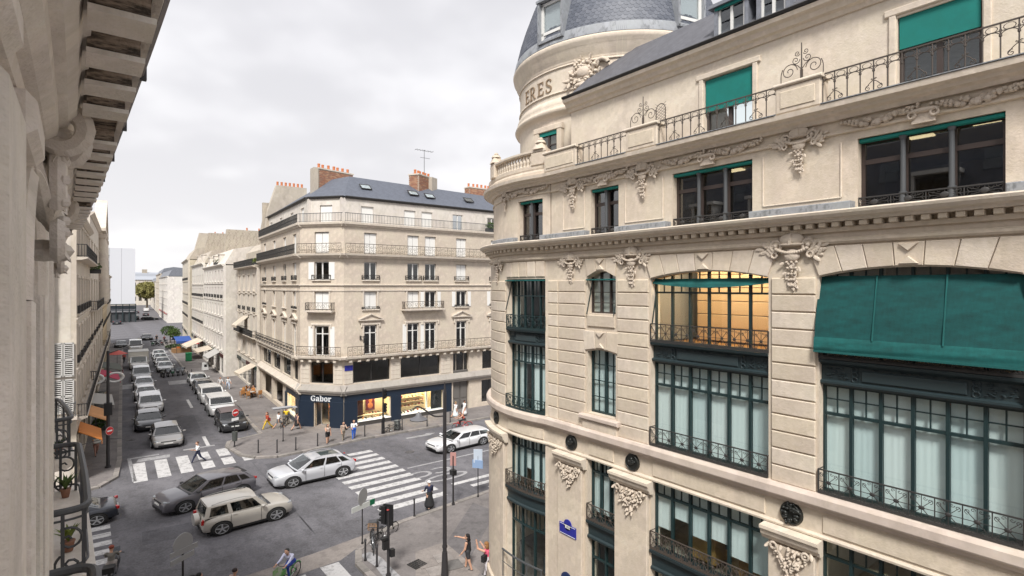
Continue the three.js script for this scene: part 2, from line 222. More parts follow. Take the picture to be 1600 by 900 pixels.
// manhole covers, seams and older repairs
for (const [v, s, r] of [[9.6, 37.2, 0.34], [20.8, 40.5, 0.32], [5.2, 42.8, 0.34], [7.6, 66, 0.34], [3.1, 58.6, 0.28], [26, 34.2, 0.3]]) { const m = structure(mesh('manhole_cover', mg([cg(r, r, 0.012, 0, 0.005, 0, 20), at(new THREE.TorusGeometry(r * 1.06, 0.03, 4, 24), 0, 0.004, 0, Math.PI / 2), ...[0.3, 0.6].map((k) => at(new THREE.TorusGeometry(r * k, 0.012, 4, 16), 0, 0.012, 0, Math.PI / 2))]), S(lin(0.09, 0.085, 0.085), 0.6), scene, v, 0.004, -s)); m.scale.set(1, 1, 0.95); }
for (const [pts, m] of [[[[-8, 37.1], [13.6, 37.35], [13.6, 37.43], [-8, 37.18]], 0], [[[9.8, 30.2], [10, 45.2], [10.08, 45.2], [9.88, 30.2]], 0], [[[19, 40.3], [44, 40.1], [44, 40.18], [19, 40.38]], 0], [[[2.3, 34.4], [4.6, 34.2], [4.8, 36.1], [2.4, 36.3]], 1], [[[10.6, 42.6], [13.2, 42.4], [13.3, 44.2], [10.7, 44.4]], 1], [[[6.2, 57], [8.4, 57], [8.9, 66], [6.7, 66]], 1], [[[29, 31], [34, 31.1], [34, 33.2], [29, 33.1]], 1]]) sheet(m ? 'road_patch' : 'road_seam', pts, m ? S(lin(0.128, 0.126, 0.136), 0.9, { map: tAsphalt }) : S(lin(0.085, 0.083, 0.09), 0.8), 1);
// ---------- shared ornament ----------
function cartoucheGeo(k = 1) {
  const L = []; const r0 = seed; seed = 55;
  L.push(eg(0.3, 0.17, 0.14, 0, 0.42, 0.06, 10, 7), eg(0.34, 0.05, 0.16, 0, 0.3, 0.05), bg(0.06, 0.26, 0.05, 0, 0.42, 0.19));
  for (const s of [-1, 1]) {
    L.push(at(new THREE.TorusGeometry(0.13, 0.045, 5, 10), s * 0.38, 0.28, 0.06), at(new THREE.TorusGeometry(0.07, 0.035, 5, 8), s * 0.42, 0.06, 0.06), eg(0.06, 0.06, 0.07, s * 0.38, 0.28, 0.08));
    for (let i = 0; i < 9; i++) L.push(leafGeo(rr(0.16, 0.28), 0.11, s * rr(0.26, 0.6), rr(-0.02, 0.34), 0.03, -s * rr(0.5, 2.2), 0.25));
    for (let i = 0; i < 4; i++) L.push(leafGeo(rr(0.18, 0.26), 0.1, s * rr(0.5, 0.66), rr(0.04, 0.26), 0.02, -s * rr(1.1, 1.9), 0.2));
  }
  for (let i = 0; i < 14; i++) { const t = i / 13 * 2 - 1; L.push(eg(0.05, 0.045, 0.06, t * 0.36, 0.2 - 0.1 * (1 - t * t), 0.1, 6, 5)); }
  L.push(eg(0.2, 0.16, 0.09, 0, 0.04, 0.05));
  for (let j = 0; j < 5; j++) { const y = -0.12 - j * 0.14, w = 0.27 - j * 0.043; for (let i = 0; i < 6; i++) L.push(leafGeo(0.13, 0.075, rr(-w, w) * 0.7, y + rr(-0.02, 0.05), 0.04, rr(-1.8, 1.8) + Math.PI, 0.3)); for (let i = 0; i < 3; i++) L.push(eg(0.042, 0.036, 0.055, (i - 1) * w * 0.42, y, 0.07, 6, 4)); }
  seed = r0; return uvm(mg(L).scale(k, k, k));
}
function capitalGeo(w) {
  const L = []; const r0 = seed; seed = 91;
  for (let j = 0; j < 6; j++) { const y = -0.08 - j * 0.13, hw = w / 2 * (1 - j * 0.165); const n = Math.max(3, Math.round(hw * 14)); for (let i = 0; i < n; i++) { const x = -hw + 2 * hw * (i + 0.5) / n + rr(-0.03, 0.03); L.push(leafGeo(rr(0.13, 0.2), 0.1, x, y + rr(-0.02, 0.08), 0.02, rr(-0.9, 0.9) + Math.PI, 0.5)); if (rnd() < 0.7) L.push(eg(0.04, 0.035, 0.06, x + 0.03, y - 0.02, 0.07, 6, 4)); } }
  for (const s of [-1, 1]) L.push(at(new THREE.TorusGeometry(0.08, 0.035, 5, 9), s * w * 0.36, -0.1, 0.08), leafGeo(0.3, 0.12, s * w * 0.3, -0.2, 0.03, s * 2.4, 0.35));
  seed = r0; return mg(L);
}
function garlandGeo(w, sag) { const L = [], n = Math.round(w / 0.085), r0 = seed; seed = 17; for (let i = 0; i <= n; i++) { const t = i / n * 2 - 1, y = -sag * (1 - t * t), q = 0.055 + 0.035 * (1 - t * t); for (let k = 0; k < 3; k++) L.push(eg(q * rr(0.6, 0.9), q * rr(0.5, 0.8), 0.05, t * w / 2 + rr(-0.02, 0.02), y + rr(-q, q) * 0.7, rr(0.02, 0.07), 6, 4)); } seed = r0; return mg(L); }
const CART = uvm(cartoucheGeo().scale(1, 1, 0.72)), GARL = garlandGeo(1.5, 0.13);
function wedge(x0b, x1b, x0t, x1t, yb0, yb1, yt, d) {
  const g = 0.02, s = new THREE.Shape([[x0b + g, yb0 + g], [x1b - g, yb1 + g], [x1t - g, yt - g], [x0t + g, yt - g]].map((p) => new THREE.Vector2(...p)));
  return uvm(flat(new THREE.ExtrudeGeometry(s, { depth: d, bevelEnabled: true, bevelThickness: 0.015, bevelSize: 0.012, bevelSegments: 1 })));
}
// iron modules, w x h, centred on x, base at y = 0
function scrollModule(w, h, t = 0.012) {
  const L = [bg(t * 1.6, h, t * 1.6, -w / 2, h / 2, 0), bg(t, h, t, 0, h / 2, 0), bg(w, t, t, 0, h * 0.5, 0), eg(w * 0.13, w * 0.1, 0.02, 0, h * 0.5, 0, 8, 5)];
  for (const sx of [-1, 1]) for (const sy of [-1, 1]) {
    const a = Math.atan2(sy * h * 0.36, sx * w * 0.42), l = Math.hypot(h * 0.36, w * 0.42);
    L.push(bg(l, t, t, sx * w * 0.21, h / 2 + sy * h * 0.18, 0, 0, 0, a));
    L.push(spiral(w * 0.12, 1.2, t * 0.55, sx * w * 0.33, h / 2 + sy * h * 0.3, sx * sy, sy > 0 ? -1.5 : 1.5, 12), spiral(w * 0.09, 1.1, t * 0.5, sx * w * 0.14, h / 2 + sy * h * 0.38, -sx * sy, 0, 10));
  }
  return mg(L);
}
function balusterModule(w, h, foot) {
  const L = [cg(0.014, 0.014, h * 0.98, -w / 2, h * 0.49, 0, 6), cg(0.028, 0.028, 0.035, -w / 2, h * 0.66, 0, 6), bg(0.04, 0.05, 0.02, -w / 2, h * 0.8, 0)];
  const ring = at(new THREE.TorusGeometry(1, 0.09, 4, 12).scale(w * 0.34, h * 0.085, 0.12), 0, h * 0.87, 0); L.push(ring);
  L.push(tube([[-w / 2, h * 0.66, 0], [-w * 0.38, h * 0.74, 0], [0, h * 0.785, 0], [w * 0.38, h * 0.74, 0], [w / 2, h * 0.66, 0]], 0.009, 8, 4));
  if (foot) for (const s of [-1, 1]) L.push(spiral(w * 0.24, 1.3, 0.008, -w / 2 + s * w * 0.42, h * 0.13, -s, 1.2, 14), tube([[-w / 2, h * 0.36, 0], [-w / 2 + s * w * 0.25, h * 0.3, 0], [-w / 2 + s * w * 0.6, h * 0.14, 0]], 0.009, 6, 4), spiral(w * 0.09, 1.2, 0.007, -w / 2 + s * w * 0.13, h * 0.4, s, 0, 8));
  return mg(L);
}

// ---------- the round-cornered building across the street ----------
const CV = 14, US = 15.83, CS = 17.4, CC = 19.8, CR = 6, PSI0 = -Math.asin((CS - US) / CR);
const psiOf = (u) => PSI0 + (u - US) / CR;
const corner = thing('corner_building', 'cream stone building with round slate-domed corner, green blinds and iron window rails', 'building', CV, 0, 0);
function bend(g, u) {
  const q = g.clone(), p = q.attributes.position, n = q.attributes.normal;
  for (let i = 0; i < p.count; i++) {
    const a = psiOf(u - p.getX(i)), r = CR + p.getZ(i), c = Math.cos(a), s = Math.sin(a), nx = n.getX(i), nz = n.getZ(i);
    p.setXYZ(i, CC - r * c - CV, p.getY(i), -(CS + r * s));
    n.setXYZ(i, -nz * c - nx * s, n.getY(i), -nz * s + nx * c);
  }
  return q;
}
// geometry local x = along the wall, z = outward; u = metres along the wall from the camera's square
function put(name, g, m, parent, u, y, out) {
  if (u < US) return mesh(name, g, m, parent, -out, y, -u, -Math.PI / 2);
  return mesh(name, bend(g.clone().translate(0, y, out), u), m, parent);
}
const isArc = (u) => u > US;
const bigBays = [[2.3, 5.98], [7.23, 10.99]], smallBay = [12.44, 13.75], arcBay = [15.98, 18.3];
const piers = [[1.05, 2.3], [5.98, 7.23], [10.99, 12.44], [13.75, 15.83], [18.3, 20.5]];
{
  const holes = [];
  for (const [a, b] of bigBays) holes.push([-b, -a, 0.35, 7.45], [-b, -a, 8.52, 13.72, 0.2]);
  const [a, b] = smallBay; holes.push([-b, -a, 0.35, 7.45], [-b, -a, 9.05, 11.2, 0.09], [-b, -a, 12.55, 13.8, 0.2]);
  mesh('wall', slab(-US, 6, 0, 15.02, holes, 0.45), stone, corner, 0, 0, 0, -Math.PI / 2);
  const h5 = [[-5.2, -2.6, 15.26, 16.92], [-10.3, -7.75, 15.26, 16.92], [-13.75, -12.45, 15.26, 16.92]];
  mesh('wall', slab(-US, 6, 15.02, 17.1, h5, 0.4), stone, corner, 0.15, 0, 0, -Math.PI / 2);
  const h6 = [[-4.55, -3.05, 17.8, 19.6], [-9.5, -8, 17.8, 19.65]];
  mesh('wall', slab(-15.2, 6, 17.1, 20.15, h6, 0.35), STONE[1], corner, 0.6, 0, 0, -Math.PI / 2);
  // round bay walls
  const cb = (u0, u1, y0, y1, o0, o1, m = stone, name = 'wall') => put(name, uvm(bg(u1 - u0, y1 - y0, o1 - o0, 0, 0, 0, 0, 0, 0, Math.max(2, Math.round((u1 - u0) * 3)))), m, corner, (u0 + u1) / 2 + 1e-4, (y0 + y1) / 2, (o0 + o1) / 2);
  cb(US, 15.98, 0, 15.02, -0.45, 0); cb(18.3, 28.5, 0, 15.02, -0.45, 0.003);
  cb(15.98, 18.3, 7.45, 8.52, -0.45, 0); cb(15.98, 18.3, 13.78, 15.02, -0.45, 0); cb(15.98, 18.3, 0, 0.35, -0.45, 0);
  cb(US, 16.2, 15.02, 17.5, -0.5, -0.12); cb(17.6, 28, 15.02, 17.5, -0.5, -0.118); cb(16.2, 17.6, 16.92, 17.5, -0.5, -0.12);
  // cross-street side and back, so that the block is closed
  mesh('wall', box(9.5, 17.4, 0.4), STONE[2], corner, 10.4, 8.7, -(CS + CR) + 0.25); mesh('wall', box(0.4, 20, 29.2), STONE[2], corner, 15.2, 10, -8.6);
  mesh('roof_deck', box(12.4, 0.2, 19), zinc, corner, 8.8, 22.2, -3.4);
  for (const [y, h] of [[4.85, 0.25], [8.2, 0.3], [11.45, 0.3], [14.85, 0.2], [17.4, 0.2]]) { mesh('floor_slab', box(14, h, 24), gable2, corner, 7.7, y, -5.6); mesh('floor_slab', box(11.5, h, 5), gable2, corner, 9, y, -20.1); }
  const inner = S(lin(0.2, 0.185, 0.17), 0.95);
  mesh('partition', box(0.2, 17, 26), inner, corner, 6.2, 8.6, -8);
  mesh('ground_floor', box(14, 0.1, 24), S(lin(0.16, 0.12, 0.09), 0.5), corner, 7.7, 0.3, -5.6);
  const w2 = S(lin(0.33, 0.31, 0.28), 0.9);
  for (const u of [6.6, 11.7, 15.3]) for (const y of [2.6, 6.5, 9.9, 13.1, 16.2]) mesh('partition', box(5, 2.9, 0.15), w2, corner, 3.4, y, -u);

  // stone courses
  const band = (name, prof, m, u0 = -5, u1 = 26) => { put(name, sweep(prof, US - u0, 1), m, corner, (US + u0) / 2, 0, 0); if (u1 > US) put(name, sweep(prof, u1 - US, 36), m, corner, (US + u1) / 2, 0, 0); };
  band('string_course', [[-0.02, 8.06], [0.06, 8.08], [0.1, 8.16], [0.2, 8.22], [0.22, 8.26], [0.22, 8.44], [0.17, 8.515], [-0.02, 8.515]], stoneSill);
  band('string_course', [[-0.02, 7.42], [0.05, 7.42], [0.06, 7.47], [0.03, 7.52], [-0.02, 7.52]], STONE[1]);
  band('architrave', [[-0.02, 14.5], [0.06, 14.5], [0.1, 14.55], [0.1, 14.6], [0.05, 14.64], [-0.02, 14.64]], STONE[3]);
  band('cornice', [[-0.2, 15.0], [0.3, 15.0], [0.34, 15.06], [0.44, 15.09], [0.5, 15.16], [0.52, 15.22], [0.5, 15.25], [-0.2, 15.27]], STONE[1]);
  band('cornice', [[-0.02, 14.76], [0.08, 14.78], [0.12, 14.86], [0.12, 14.88], [-0.02, 14.88]], STONE[3]);
  band('frieze', [[-0.2, 17.08], [-0.08, 17.1], [-0.08, 17.14], [-0.12, 17.18], [-0.12, 17.42], [-0.2, 17.42]], STONE[3], -5, 26);
  band('balcony_ledge', [[-1.2, 17.42], [-0.02, 17.42], [0.04, 17.5], [0.16, 17.54], [0.2, 17.6], [0.34, 17.64], [0.36, 17.76], [-1.2, 17.78]], STONE[1], -5, 26);
  const dm = STONE[3], dg = blk(0.15, 0.115, 0.26, 0.012);
  for (let u = 0.6; u < 15.8; u += 0.29) put('dentil', dg, dm, corner, u, 14.94, 0);
  for (let u = 15.98; u < 21.5; u += 0.3) put('dentil', dg, dm, corner, u, 14.94, 0);
  // lead-covered plinth above the cornice
  for (const [p, q] of [[5.25, 7.7], [10.35, 12.4], [13.8, 15.8], [1, 2.55]]) put('lead_plinth', blk(q - p, 0.2, 0.3, 0.02), lead, corner, (p + q) / 2, 15.37, -0.15);
  put('lead_plinth', blk(2, 0.2, 0.3, 0.02, 8), lead, corner, 18.65, 15.37, -0.15); put('lead_plinth', blk(0.3, 0.2, 0.3, 0.02, 2), lead, corner, 16.02, 15.37, -0.15);

  // rusticated piers: one mesh to a block
  let si = 0;
  const ph = 0.435;
  for (const [p, q] of piers) for (let k = 0; k < 12; k++) {
    const y = 8.72 + k * ph, h = ph - 0.03; if (y + h / 2 > 13.95) break;
    const parts = p === 13.75 ? [[13.75 + 0.08, 15.22], [15.27, 15.8]] : [[p + 0.07, q - 0.1]];
    for (const [a, b] of parts) put('stone_block', blk(b - a, h, 0.055, 0.02, isArc(a) ? 6 : 1), STONE[si++ % 4], corner, (a + b) / 2, y, 0);
  }
  { // courses over the small windows
    const [a, b] = smallBay; put('stone_block', blk(b - a - 0.04, 0.4, 0.05, 0.02), STONE[2], corner, (a + b) / 2, 12.29, 0); put('window_sill', blk(b - a + 0.5, 0.16, 0.22, 0.03), stoneSill, corner, (a + b) / 2, 8.92, 0); put('stone_block', blk(b - a + 0.3, 0.42, 0.14, 0.03), STONE[0], corner, (a + b) / 2, 8.63, 0);
  }
  const vous = (u, w, n, yb, rise, yt) => {
    for (let i = 0; i < n; i++) {
      const f = (t) => -w / 2 + w * t, yy = (t) => yb + rise * 4 * t * (1 - t), t0 = i / n, t1 = (i + 1) / n, sl = 1.13;
      put('voussoir', wedge(f(t0), f(t1), f(t0) * sl, f(t1) * sl, yy(t0), yy(t1), yt, 0.04), STONE[(si++) % 4], corner, u, 0, 0.001);
      if (2 * i + 1 === n) for (const s of [0, 1]) { const sh = new THREE.Shape([[-0.16, 0], [0.16, 0], [0, 0.14]].map((q) => new THREE.Vector2(...q))); put('keystone_relief', uvm(flat(new THREE.ExtrudeGeometry(sh, { depth: 0.01, bevelEnabled: true, bevelSize: 0.02, bevelThickness: 0.05, bevelSegments: 1 })).rotateZ(s ? Math.PI : 0).translate(0, s ? yt - 0.05 : yb + rise + 0.05, 0)), STONE[0], corner, u, 0, 0.05); }
    }
  };
  for (const [a, b] of bigBays) vous((a + b) / 2, b - a, 7, 13.74, 0.2, 14.46);
  { const [a, b] = smallBay; vous((a + b) / 2, b - a, 3, 13.82, 0.2, 14.46); vous((a + b) / 2, b - a + 0.2, 3, 11.24, 0.09, 11.94); }
  for (let i = 0; i < 5; i++) put('voussoir', blk(2.32 / 5 - 0.03, 0.6, 0.05, 0.02, 3), STONE[i % 4], corner, 15.98 + 2.32 * (i + 0.5) / 5, 14.16, 0);
  for (const [u, k] of [[6.6, 1.05], [11.72, 0.95], [14.55, 0.8], [19.2, 0.8]]) put('cartouche', k === 1 ? CART : uvm(CART.clone().scale(k, k, k)), stoneCarved, corner, u, 14.22, 0.04);

  // lower pilasters with carved capitals and bronze medallions
  for (const [p, q] of piers) {
    const w = q - p - 0.1, u = (p + q) / 2, arc = isArc(p), sx = arc ? 6 : 1;
    if (p === 13.75) { put('pilaster', blk(1.25, 6, 0.14, 0.02), STONE[0], corner, 14.55, 3.95, 0); put('pilaster_base', blk(1.4, 0.95, 0.24, 0.04), STONE[2], corner, 14.55, 0.48, 0); }
    else { put('pilaster', blk(w, 6, 0.14, 0.02, sx), STONE[0], corner, u, 3.95, 0); put('pilaster_base', blk(w + 0.12, 0.95, 0.24, 0.04, sx), STONE[2], corner, u, 0.48, 0); }
    const uc = p === 13.75 ? 14.55 : u, wc = p === 13.75 ? 1.25 : w;
    put('capital', sweep([[0, 7.0], [0.16, 7.02], [0.2, 7.12], [0.24, 7.14], [0.27, 7.26], [0.32, 7.3], [0.32, 7.38], [0, 7.4]], wc + 0.28, sx), STONE[1], corner, uc, 0, 0);
    put('capital_leaves', capitalGeo(wc * 0.95), stoneCarved, corner, uc, 7.03, 0.14);
    const med = [cg(0.27, 0.29, 0.06, 0, 0, 0.03, 20, Math.PI / 2), at(new THREE.TorusGeometry(0.24, 0.03, 5, 20), 0, 0, 0.06)];
    const lump = p === 5.98; const r0 = seed; seed = 5;
    for (let i = 0; i < (lump ? 30 : 9); i++) { const a = rr(0, 6.28), r = lump ? rr(0.08, 0.28) : rr(0, 0.15); med.push(eg(rr(0.04, 0.09), rr(0.03, 0.07), 0.06, Math.cos(a) * r, Math.sin(a) * r, 0.07, 6, 4)); }
    seed = r0; put('medallion', mg(med), bronze, corner, uc + (p === 5.98 ? 0.03 : 0), 7.8, 0.0);
  }
  for (const [a, b] of [...bigBays, smallBay]) put('frieze_panel', blk(b - a - 0.15, 0.42, 0.035, 0.025), STONE[3], corner, (a + b) / 2, 7.78, 0);
  put('frieze_panel', blk(2.1, 0.42, 0.035, 0.025, 8), STONE[3], corner, 17.1, 7.78, 0);
}
// framed windows: each pane a mesh
const pleatCache = {};
function pleat(w, h, flatOne) { const k = w.toFixed(3) + h.toFixed(3); if (pleatCache[k]) return pleatCache[k]; const n = flatOne ? 1 : 30, g = new THREE.PlaneGeometry(w, h, n, 1), p = g.attributes.position; if (!flatOne) for (let i = 0; i < p.count; i++) p.setZ(i, 0.0022 * Math.sin(p.getX(i) * 40 + Math.sin(p.getX(i) * 9) * 1.5) + 0.006 * Math.sin(p.getX(i) * 7 + w * 30)); g.computeVertexNormals(); return pleatCache[k] = uvm(flat(g)); }
function gridWin(u0, u1, y0, y1, out, o) {
  const w = u1 - u0, uc = (u0 + u1) / 2, win = grp('window', corner), L = [], arc = isArc(u0), sx = arc ? 8 : 1, d = 0.08, bar = o.bar ?? 0.07;
  for (const y of [y0 + bar / 2, y1 - bar / 2, ...o.rows.slice(1).map((r) => r[0])]) L.push(bg(w, bar, d, 0, y, 0, 0, 0, 0, sx));
  for (let i = 0; i <= o.n; i++) L.push(bg(bar * (i % (o.n) ? 1 : 1.4), y1 - y0, d * 1.3, -w / 2 + w * i / o.n, (y0 + y1) / 2, 0));
  o.rows.forEach(([ya, nx, ny], r) => {
    const yb = o.rows[r + 1]?.[0] ?? y1, cols = nx, cw = w / cols, ch = (yb - ya) / ny;
    for (let i = 1; i < cols; i++) if (i * o.n % cols) L.push(bg(0.028, yb - ya, 0.04, -w / 2 + cw * i, (ya + yb) / 2, 0));
    for (let j = 1; j < ny; j++) L.push(bg(w, 0.028, 0.04, 0, ya + ch * j, 0, 0, 0, 0, sx));
    for (let i = 0; i < cols; i++) for (let j = 0; j < ny; j++) put('pane', box(cw - 0.03, ch - 0.03, 0.012), o.pm ?? glassMat, win, u0 + cw * (i + 0.5), ya + ch * (j + 0.5), out);
  });
  put('frame', mg(L), o.fm ?? frameDark, win, uc, 0, out);
  if (o.blinds) for (let i = 0; i < o.n; i++) { const [lo, mats] = o.blinds, by = y0 + (y1 - y0) * (typeof lo === 'function' ? lo(i) : lo); put('blind', pleat(w / o.n - 0.02, y1 - by, o.flat), mats[(i * 5 + Math.round(u0)) % mats.length], win, u0 + w / o.n * (i + 0.5), (y1 + by) / 2, out - 0.1); }
  return win;
}
const BL = [blindWhite, S(lin(0.7, 0.77, 0.78), 0.9), S(lin(0.83, 0.86, 0.86), 0.9)];
function railing(u0, u1, y, h, out, kind, m, mw = 0.5) {
  const w = u1 - u0, n = Math.round(w / mw), cw = w / n, arc = isArc(u0), sx = arc ? 10 : 1;
  const r = put('railing', mg([bg(w, 0.028, 0.035, 0, h, 0, 0, 0, 0, sx), bg(w, kind === 2 ? 0.02 : 0.06, 0.04, 0, 0.02, 0, 0, 0, 0, sx), bg(w, 0.014, 0.014, 0, h * (kind === 2 ? 0.79 : 0.12), 0, 0, 0, 0, sx), bg(0.03, h, 0.03, w / 2, h / 2, 0), bg(0.03, h, 0.03, -w / 2, h / 2, 0), bg(0.3, 0.02, 0.02, 0, 0, 0, 0, 1.57).translate(w / 2, h, -0.15), bg(0.3, 0.02, 0.02, 0, 0, 0, 0, 1.57).translate(-w / 2, h, -0.15)]), m, corner, (u0 + u1) / 2, y, out);
  const g0 = kind === 2 ? balusterModule(cw, h, true) : scrollModule(cw, h), g1 = kind === 2 ? balusterModule(cw, h, false) : g0;
  for (let i = 0; i < n; i++) {
    const u = u0 + cw * (i + 0.5), g = kind === 2 && i % 3 !== 1 ? g1 : g0;
    if (arc) put(kind === 2 ? 'baluster' : 'scroll_panel', g, m, r, u, y, out); else mesh(kind === 2 ? 'baluster' : 'scroll_panel', g, m, r, (u0 + u1) / 2 - u, 0, 0);
  }
}
function spandrel(u0, u1, y0, y1) {
  const w = u1 - u0, uc = (u0 + u1) / 2, arc = isArc(u0), sx = arc ? 8 : 1, h = y1 - y0, L = [], r0 = seed; seed = 33;
  const sp = put('spandrel', sweep([[-0.25, y0], [-0.02, y0], [0.02, y0 + 0.05], [0.02, y0 + 0.1], [-0.06, y0 + 0.13], [-0.06, y1 - 0.16], [0, y1 - 0.12], [0.1, y1 - 0.08], [0.12, y1 - 0.01], [-0.25, y1]], w - 0.01, sx), ironBlue, corner, uc, 0, -0.06);
  for (const s of [-1, 1]) for (let i = 0; i < 26; i++) L.push(eg(0.035, 0.012, 0.02, s * rr(w * 0.34, w * 0.475), y0 + h * rr(0.26, 0.7), 0, 6, 4).rotateZ(0));
  for (const s of [-1, 1]) { for (let k = 0; k < 3; k++) L.push(at(new THREE.TorusGeometry(0.06, 0.02, 4, 9), s * w * 0.3, y0 + h * (0.3 + k * 0.18), 0)); }
  for (let i = 0; i < 12; i++) L.push(eg(0.05, 0.018, 0.02, rr(-0.2, 0.2) * w, y1 - 0.18, 0, 6, 4));
  seed = r0;
  put('spandrel_ornament', mg(L), ironBlue, sp, uc, 0, -0.11).position.set(0, 0, 0);
  const o = sp.children[0]; if (arc) { o.geometry = bend(mg(L).translate(0, 0, -0.11), uc); } else { o.rotation.set(0, 0, 0); o.position.set(0, 0, -0.045); }
  put('spandrel_panel', blk(w * 0.52, h * 0.4, 0.04, 0.015, sx), S(lin(0.028, 0.044, 0.048), 0.45), corner, uc, y0 + h * 0.46, -0.12);
}
for (const [i, [a, b]] of bigBays.entries()) {
  gridWin(a, b, 8.52, 11.14, -0.26, { n: 6, rows: [[8.52, 6, 1], [10.42, 12, 2]], blinds: [0, BL] });
  gridWin(a, b, 11.76, 13.98, -0.26, { n: 6, bar: 0.055, rows: [[11.76, 6, 1], [13.3, 12, 1]] });
  gridWin(a, b, 5.22, 7.46, -0.26, { n: 6, rows: [[5.22, 6, 1], [6.95, 12, 1]], blinds: i ? [(k) => [0.22, 0.3, 0.42, 0.36, 0.5, 0.3][k], BL] : null });
  gridWin(a, b, 0.5, 4.62, -0.26, { n: 5, rows: [[0.5, 5, 1], [3.9, 10, 1]] });
  spandrel(a, b, 11.13, 11.76); railing(a, b, 11.77, 0.55, 0.02, 1, iron, 0.36); railing(a, b, 8.54, 0.56, 0.05, 1, iron, 0.46); railing(a, b, 5.3, 0.55, 0.04, 1, ironWarm, 0.3);
  put('fascia', sweep([[-0.3, 4.62], [0.02, 4.62], [0.06, 4.66], [0.06, 4.72], [0, 4.76], [0, 5.12], [0.12, 5.18], [0.14, 5.28], [-0.3, 5.3]], b - a, 1), ironBlue, corner, (a + b) / 2, 0, -0.04);
}
{
  const [a, b] = smallBay;
  gridWin(a, b, 9.05, 11.32, -0.26, { n: 2, rows: [[9.05, 4, 4]], blinds: [0, [BL[1]]] }); gridWin(a, b, 12.55, 14.02, -0.26, { n: 3, bar: 0.05, rows: [[12.55, 3, 4]], fm: frameBrown, blinds: [0, [curtain]] });
  gridWin(a, b, 5.22, 7.46, -0.26, { n: 3, rows: [[5.22, 3, 1], [6.95, 6, 1]], blinds: [0.12, BL] }); gridWin(a, b, 0.5, 4.62, -0.26, { n: 2, rows: [[0.5, 2, 1], [3.9, 4, 1]] });
  railing(a, b, 5.3, 0.55, 0.04, 1, ironWarm, 0.4);
  put('fascia', sweep([[-0.3, 4.62], [0.02, 4.62], [0.06, 4.66], [0.06, 4.72], [0, 4.76], [0, 5.12], [0.12, 5.18], [0.14, 5.28], [-0.3, 5.3]], b - a, 1), ironBlue, corner, (a + b) / 2, 0, -0.04);
  const [c, d] = arcBay;
  gridWin(c, d, 8.52, 11.14, -0.3, { n: 5, bar: 0.055, rows: [[8.52, 5, 1], [10.42, 10, 2]], blinds: [(k) => [0.05, 0.0, 0.7, 0, 0.0][k], BL] }); gridWin(c, d, 11.76, 13.8, -0.3, { n: 5, bar: 0.05, rows: [[11.76, 5, 1], [13.1, 10, 1]], blinds: [(k) => k === 4 ? 0 : 0.96, [curtain]] });
  gridWin(c, d, 5.22, 7.46, -0.3, { n: 5, bar: 0.055, rows: [[5.22, 5, 1], [6.95, 10, 1]], blinds: [(k) => [0.1, 0.1, 0.4, 0.2, 0.1][k], BL] }); gridWin(c, d, 0.5, 4.62, -0.3, { n: 3, rows: [[0.5, 3, 1], [3.8, 9, 1]] });
  spandrel(c, d, 11.13, 11.76); railing(c, d, 11.77, 0.55, 0.02, 1, frameDark, 0.34); railing(c, d, 8.54, 0.5, 0.05, 1, frameDark, 0.34); railing(c, d, 5.3, 0.6, 0.06, 1, ironWarm, 0.3);
  put('fascia', sweep([[-0.3, 4.62], [0.02, 4.62], [0.06, 4.66], [0.06, 4.72], [0, 4.76], [0, 5.12], [0.12, 5.18], [0.14, 5.28], [-0.3, 5.3]], d - c, 8), ironBlue, corner, (c + d) / 2, 0, -0.04);
  put('guard_rail', mg([bg(2.3, 0.05, 0.06, 0, 1.1, 0, 0, 0, 0, 8), bg(2.3, 0.02, 0.02, 0, 0.6, 0, 0, 0, 0, 8), ...[-1.1, -0.4, 0.4, 1.1].map((x) => bg(0.03, 1.1, 0.03, x, 0.55, 0))]), ironGrey, corner, 17.1, 1.55, 0.25);
}
// fifth floor: brown frames, iron colonnettes, blind boxes
for (const [a, b, n] of [[2.6, 5.2, 3], [7.75, 10.3, 3], [12.45, 13.75, 2], [16.2, 17.6, 2]]) {
  gridWin(a, b, 15.26, 16.92, -0.42, { n, bar: 0.11, rows: [[15.3, n, 1], [16.38, n, 1]], fm: frameBrown, pm: glassDeep });
  for (let i = 1; i < n; i++) put('colonnette', mg([cg(0.05, 0.055, 1.5, 0, 0.83, 0, 10), cg(0.075, 0.075, 0.3, 0, 0.16, 0, 10), cg(0.08, 0.06, 0.08, 0, 1.5, 0, 10)]), ironGrey, corner, a + (b - a) * i / n, 15.28, -0.26);
  put('blind', blk(b - a - 0.02, 0.09, 0.12, 0.02, 6), teal, corner, (a + b) / 2, 16.86, -0.32);
  railing(a, b, 15.3, 0.24, -0.2, 1, iron, 0.6);
}
// carved panels and garlands between the upper windows
for (const [u, w] of [[6.5, 1.9], [11.4, 1.5], [14.6, 1.1]]) {
  for (const [dx, dy, ww, hh] of [[-w / 2, 0, 0.035, 1.3], [w / 2, 0, 0.035, 1.3], [0, -0.65, w, 0.035]]) put('panel_moulding', blk(ww, hh, 0.03, 0.01), STONE[1], corner, u - dx, 16.25 + dy, -0.15);
  put('cartouche', uvm(CART.clone().scale(0.85, 0.85, 0.85)), stoneCarved, corner, u, 16.98, -0.1);
}
put('cartouche', uvm(CART.clone().scale(0.6, 0.6, 0.6)), stoneCarved, corner, 18.6, 17.1, -0.06);
for (const u of [1.7, 4.75, 5.6 - 2.6, 8.2, 9.9, 12.75, 13.4]) put('garland', GARL, stoneCarved, corner, u, 17.36, -0.1);
put('garland', GARL, stoneCarved, corner, 16.7, 17.36, -0.1); put('garland', GARL, stoneCarved, corner, 17.9, 17.36, -0.1);
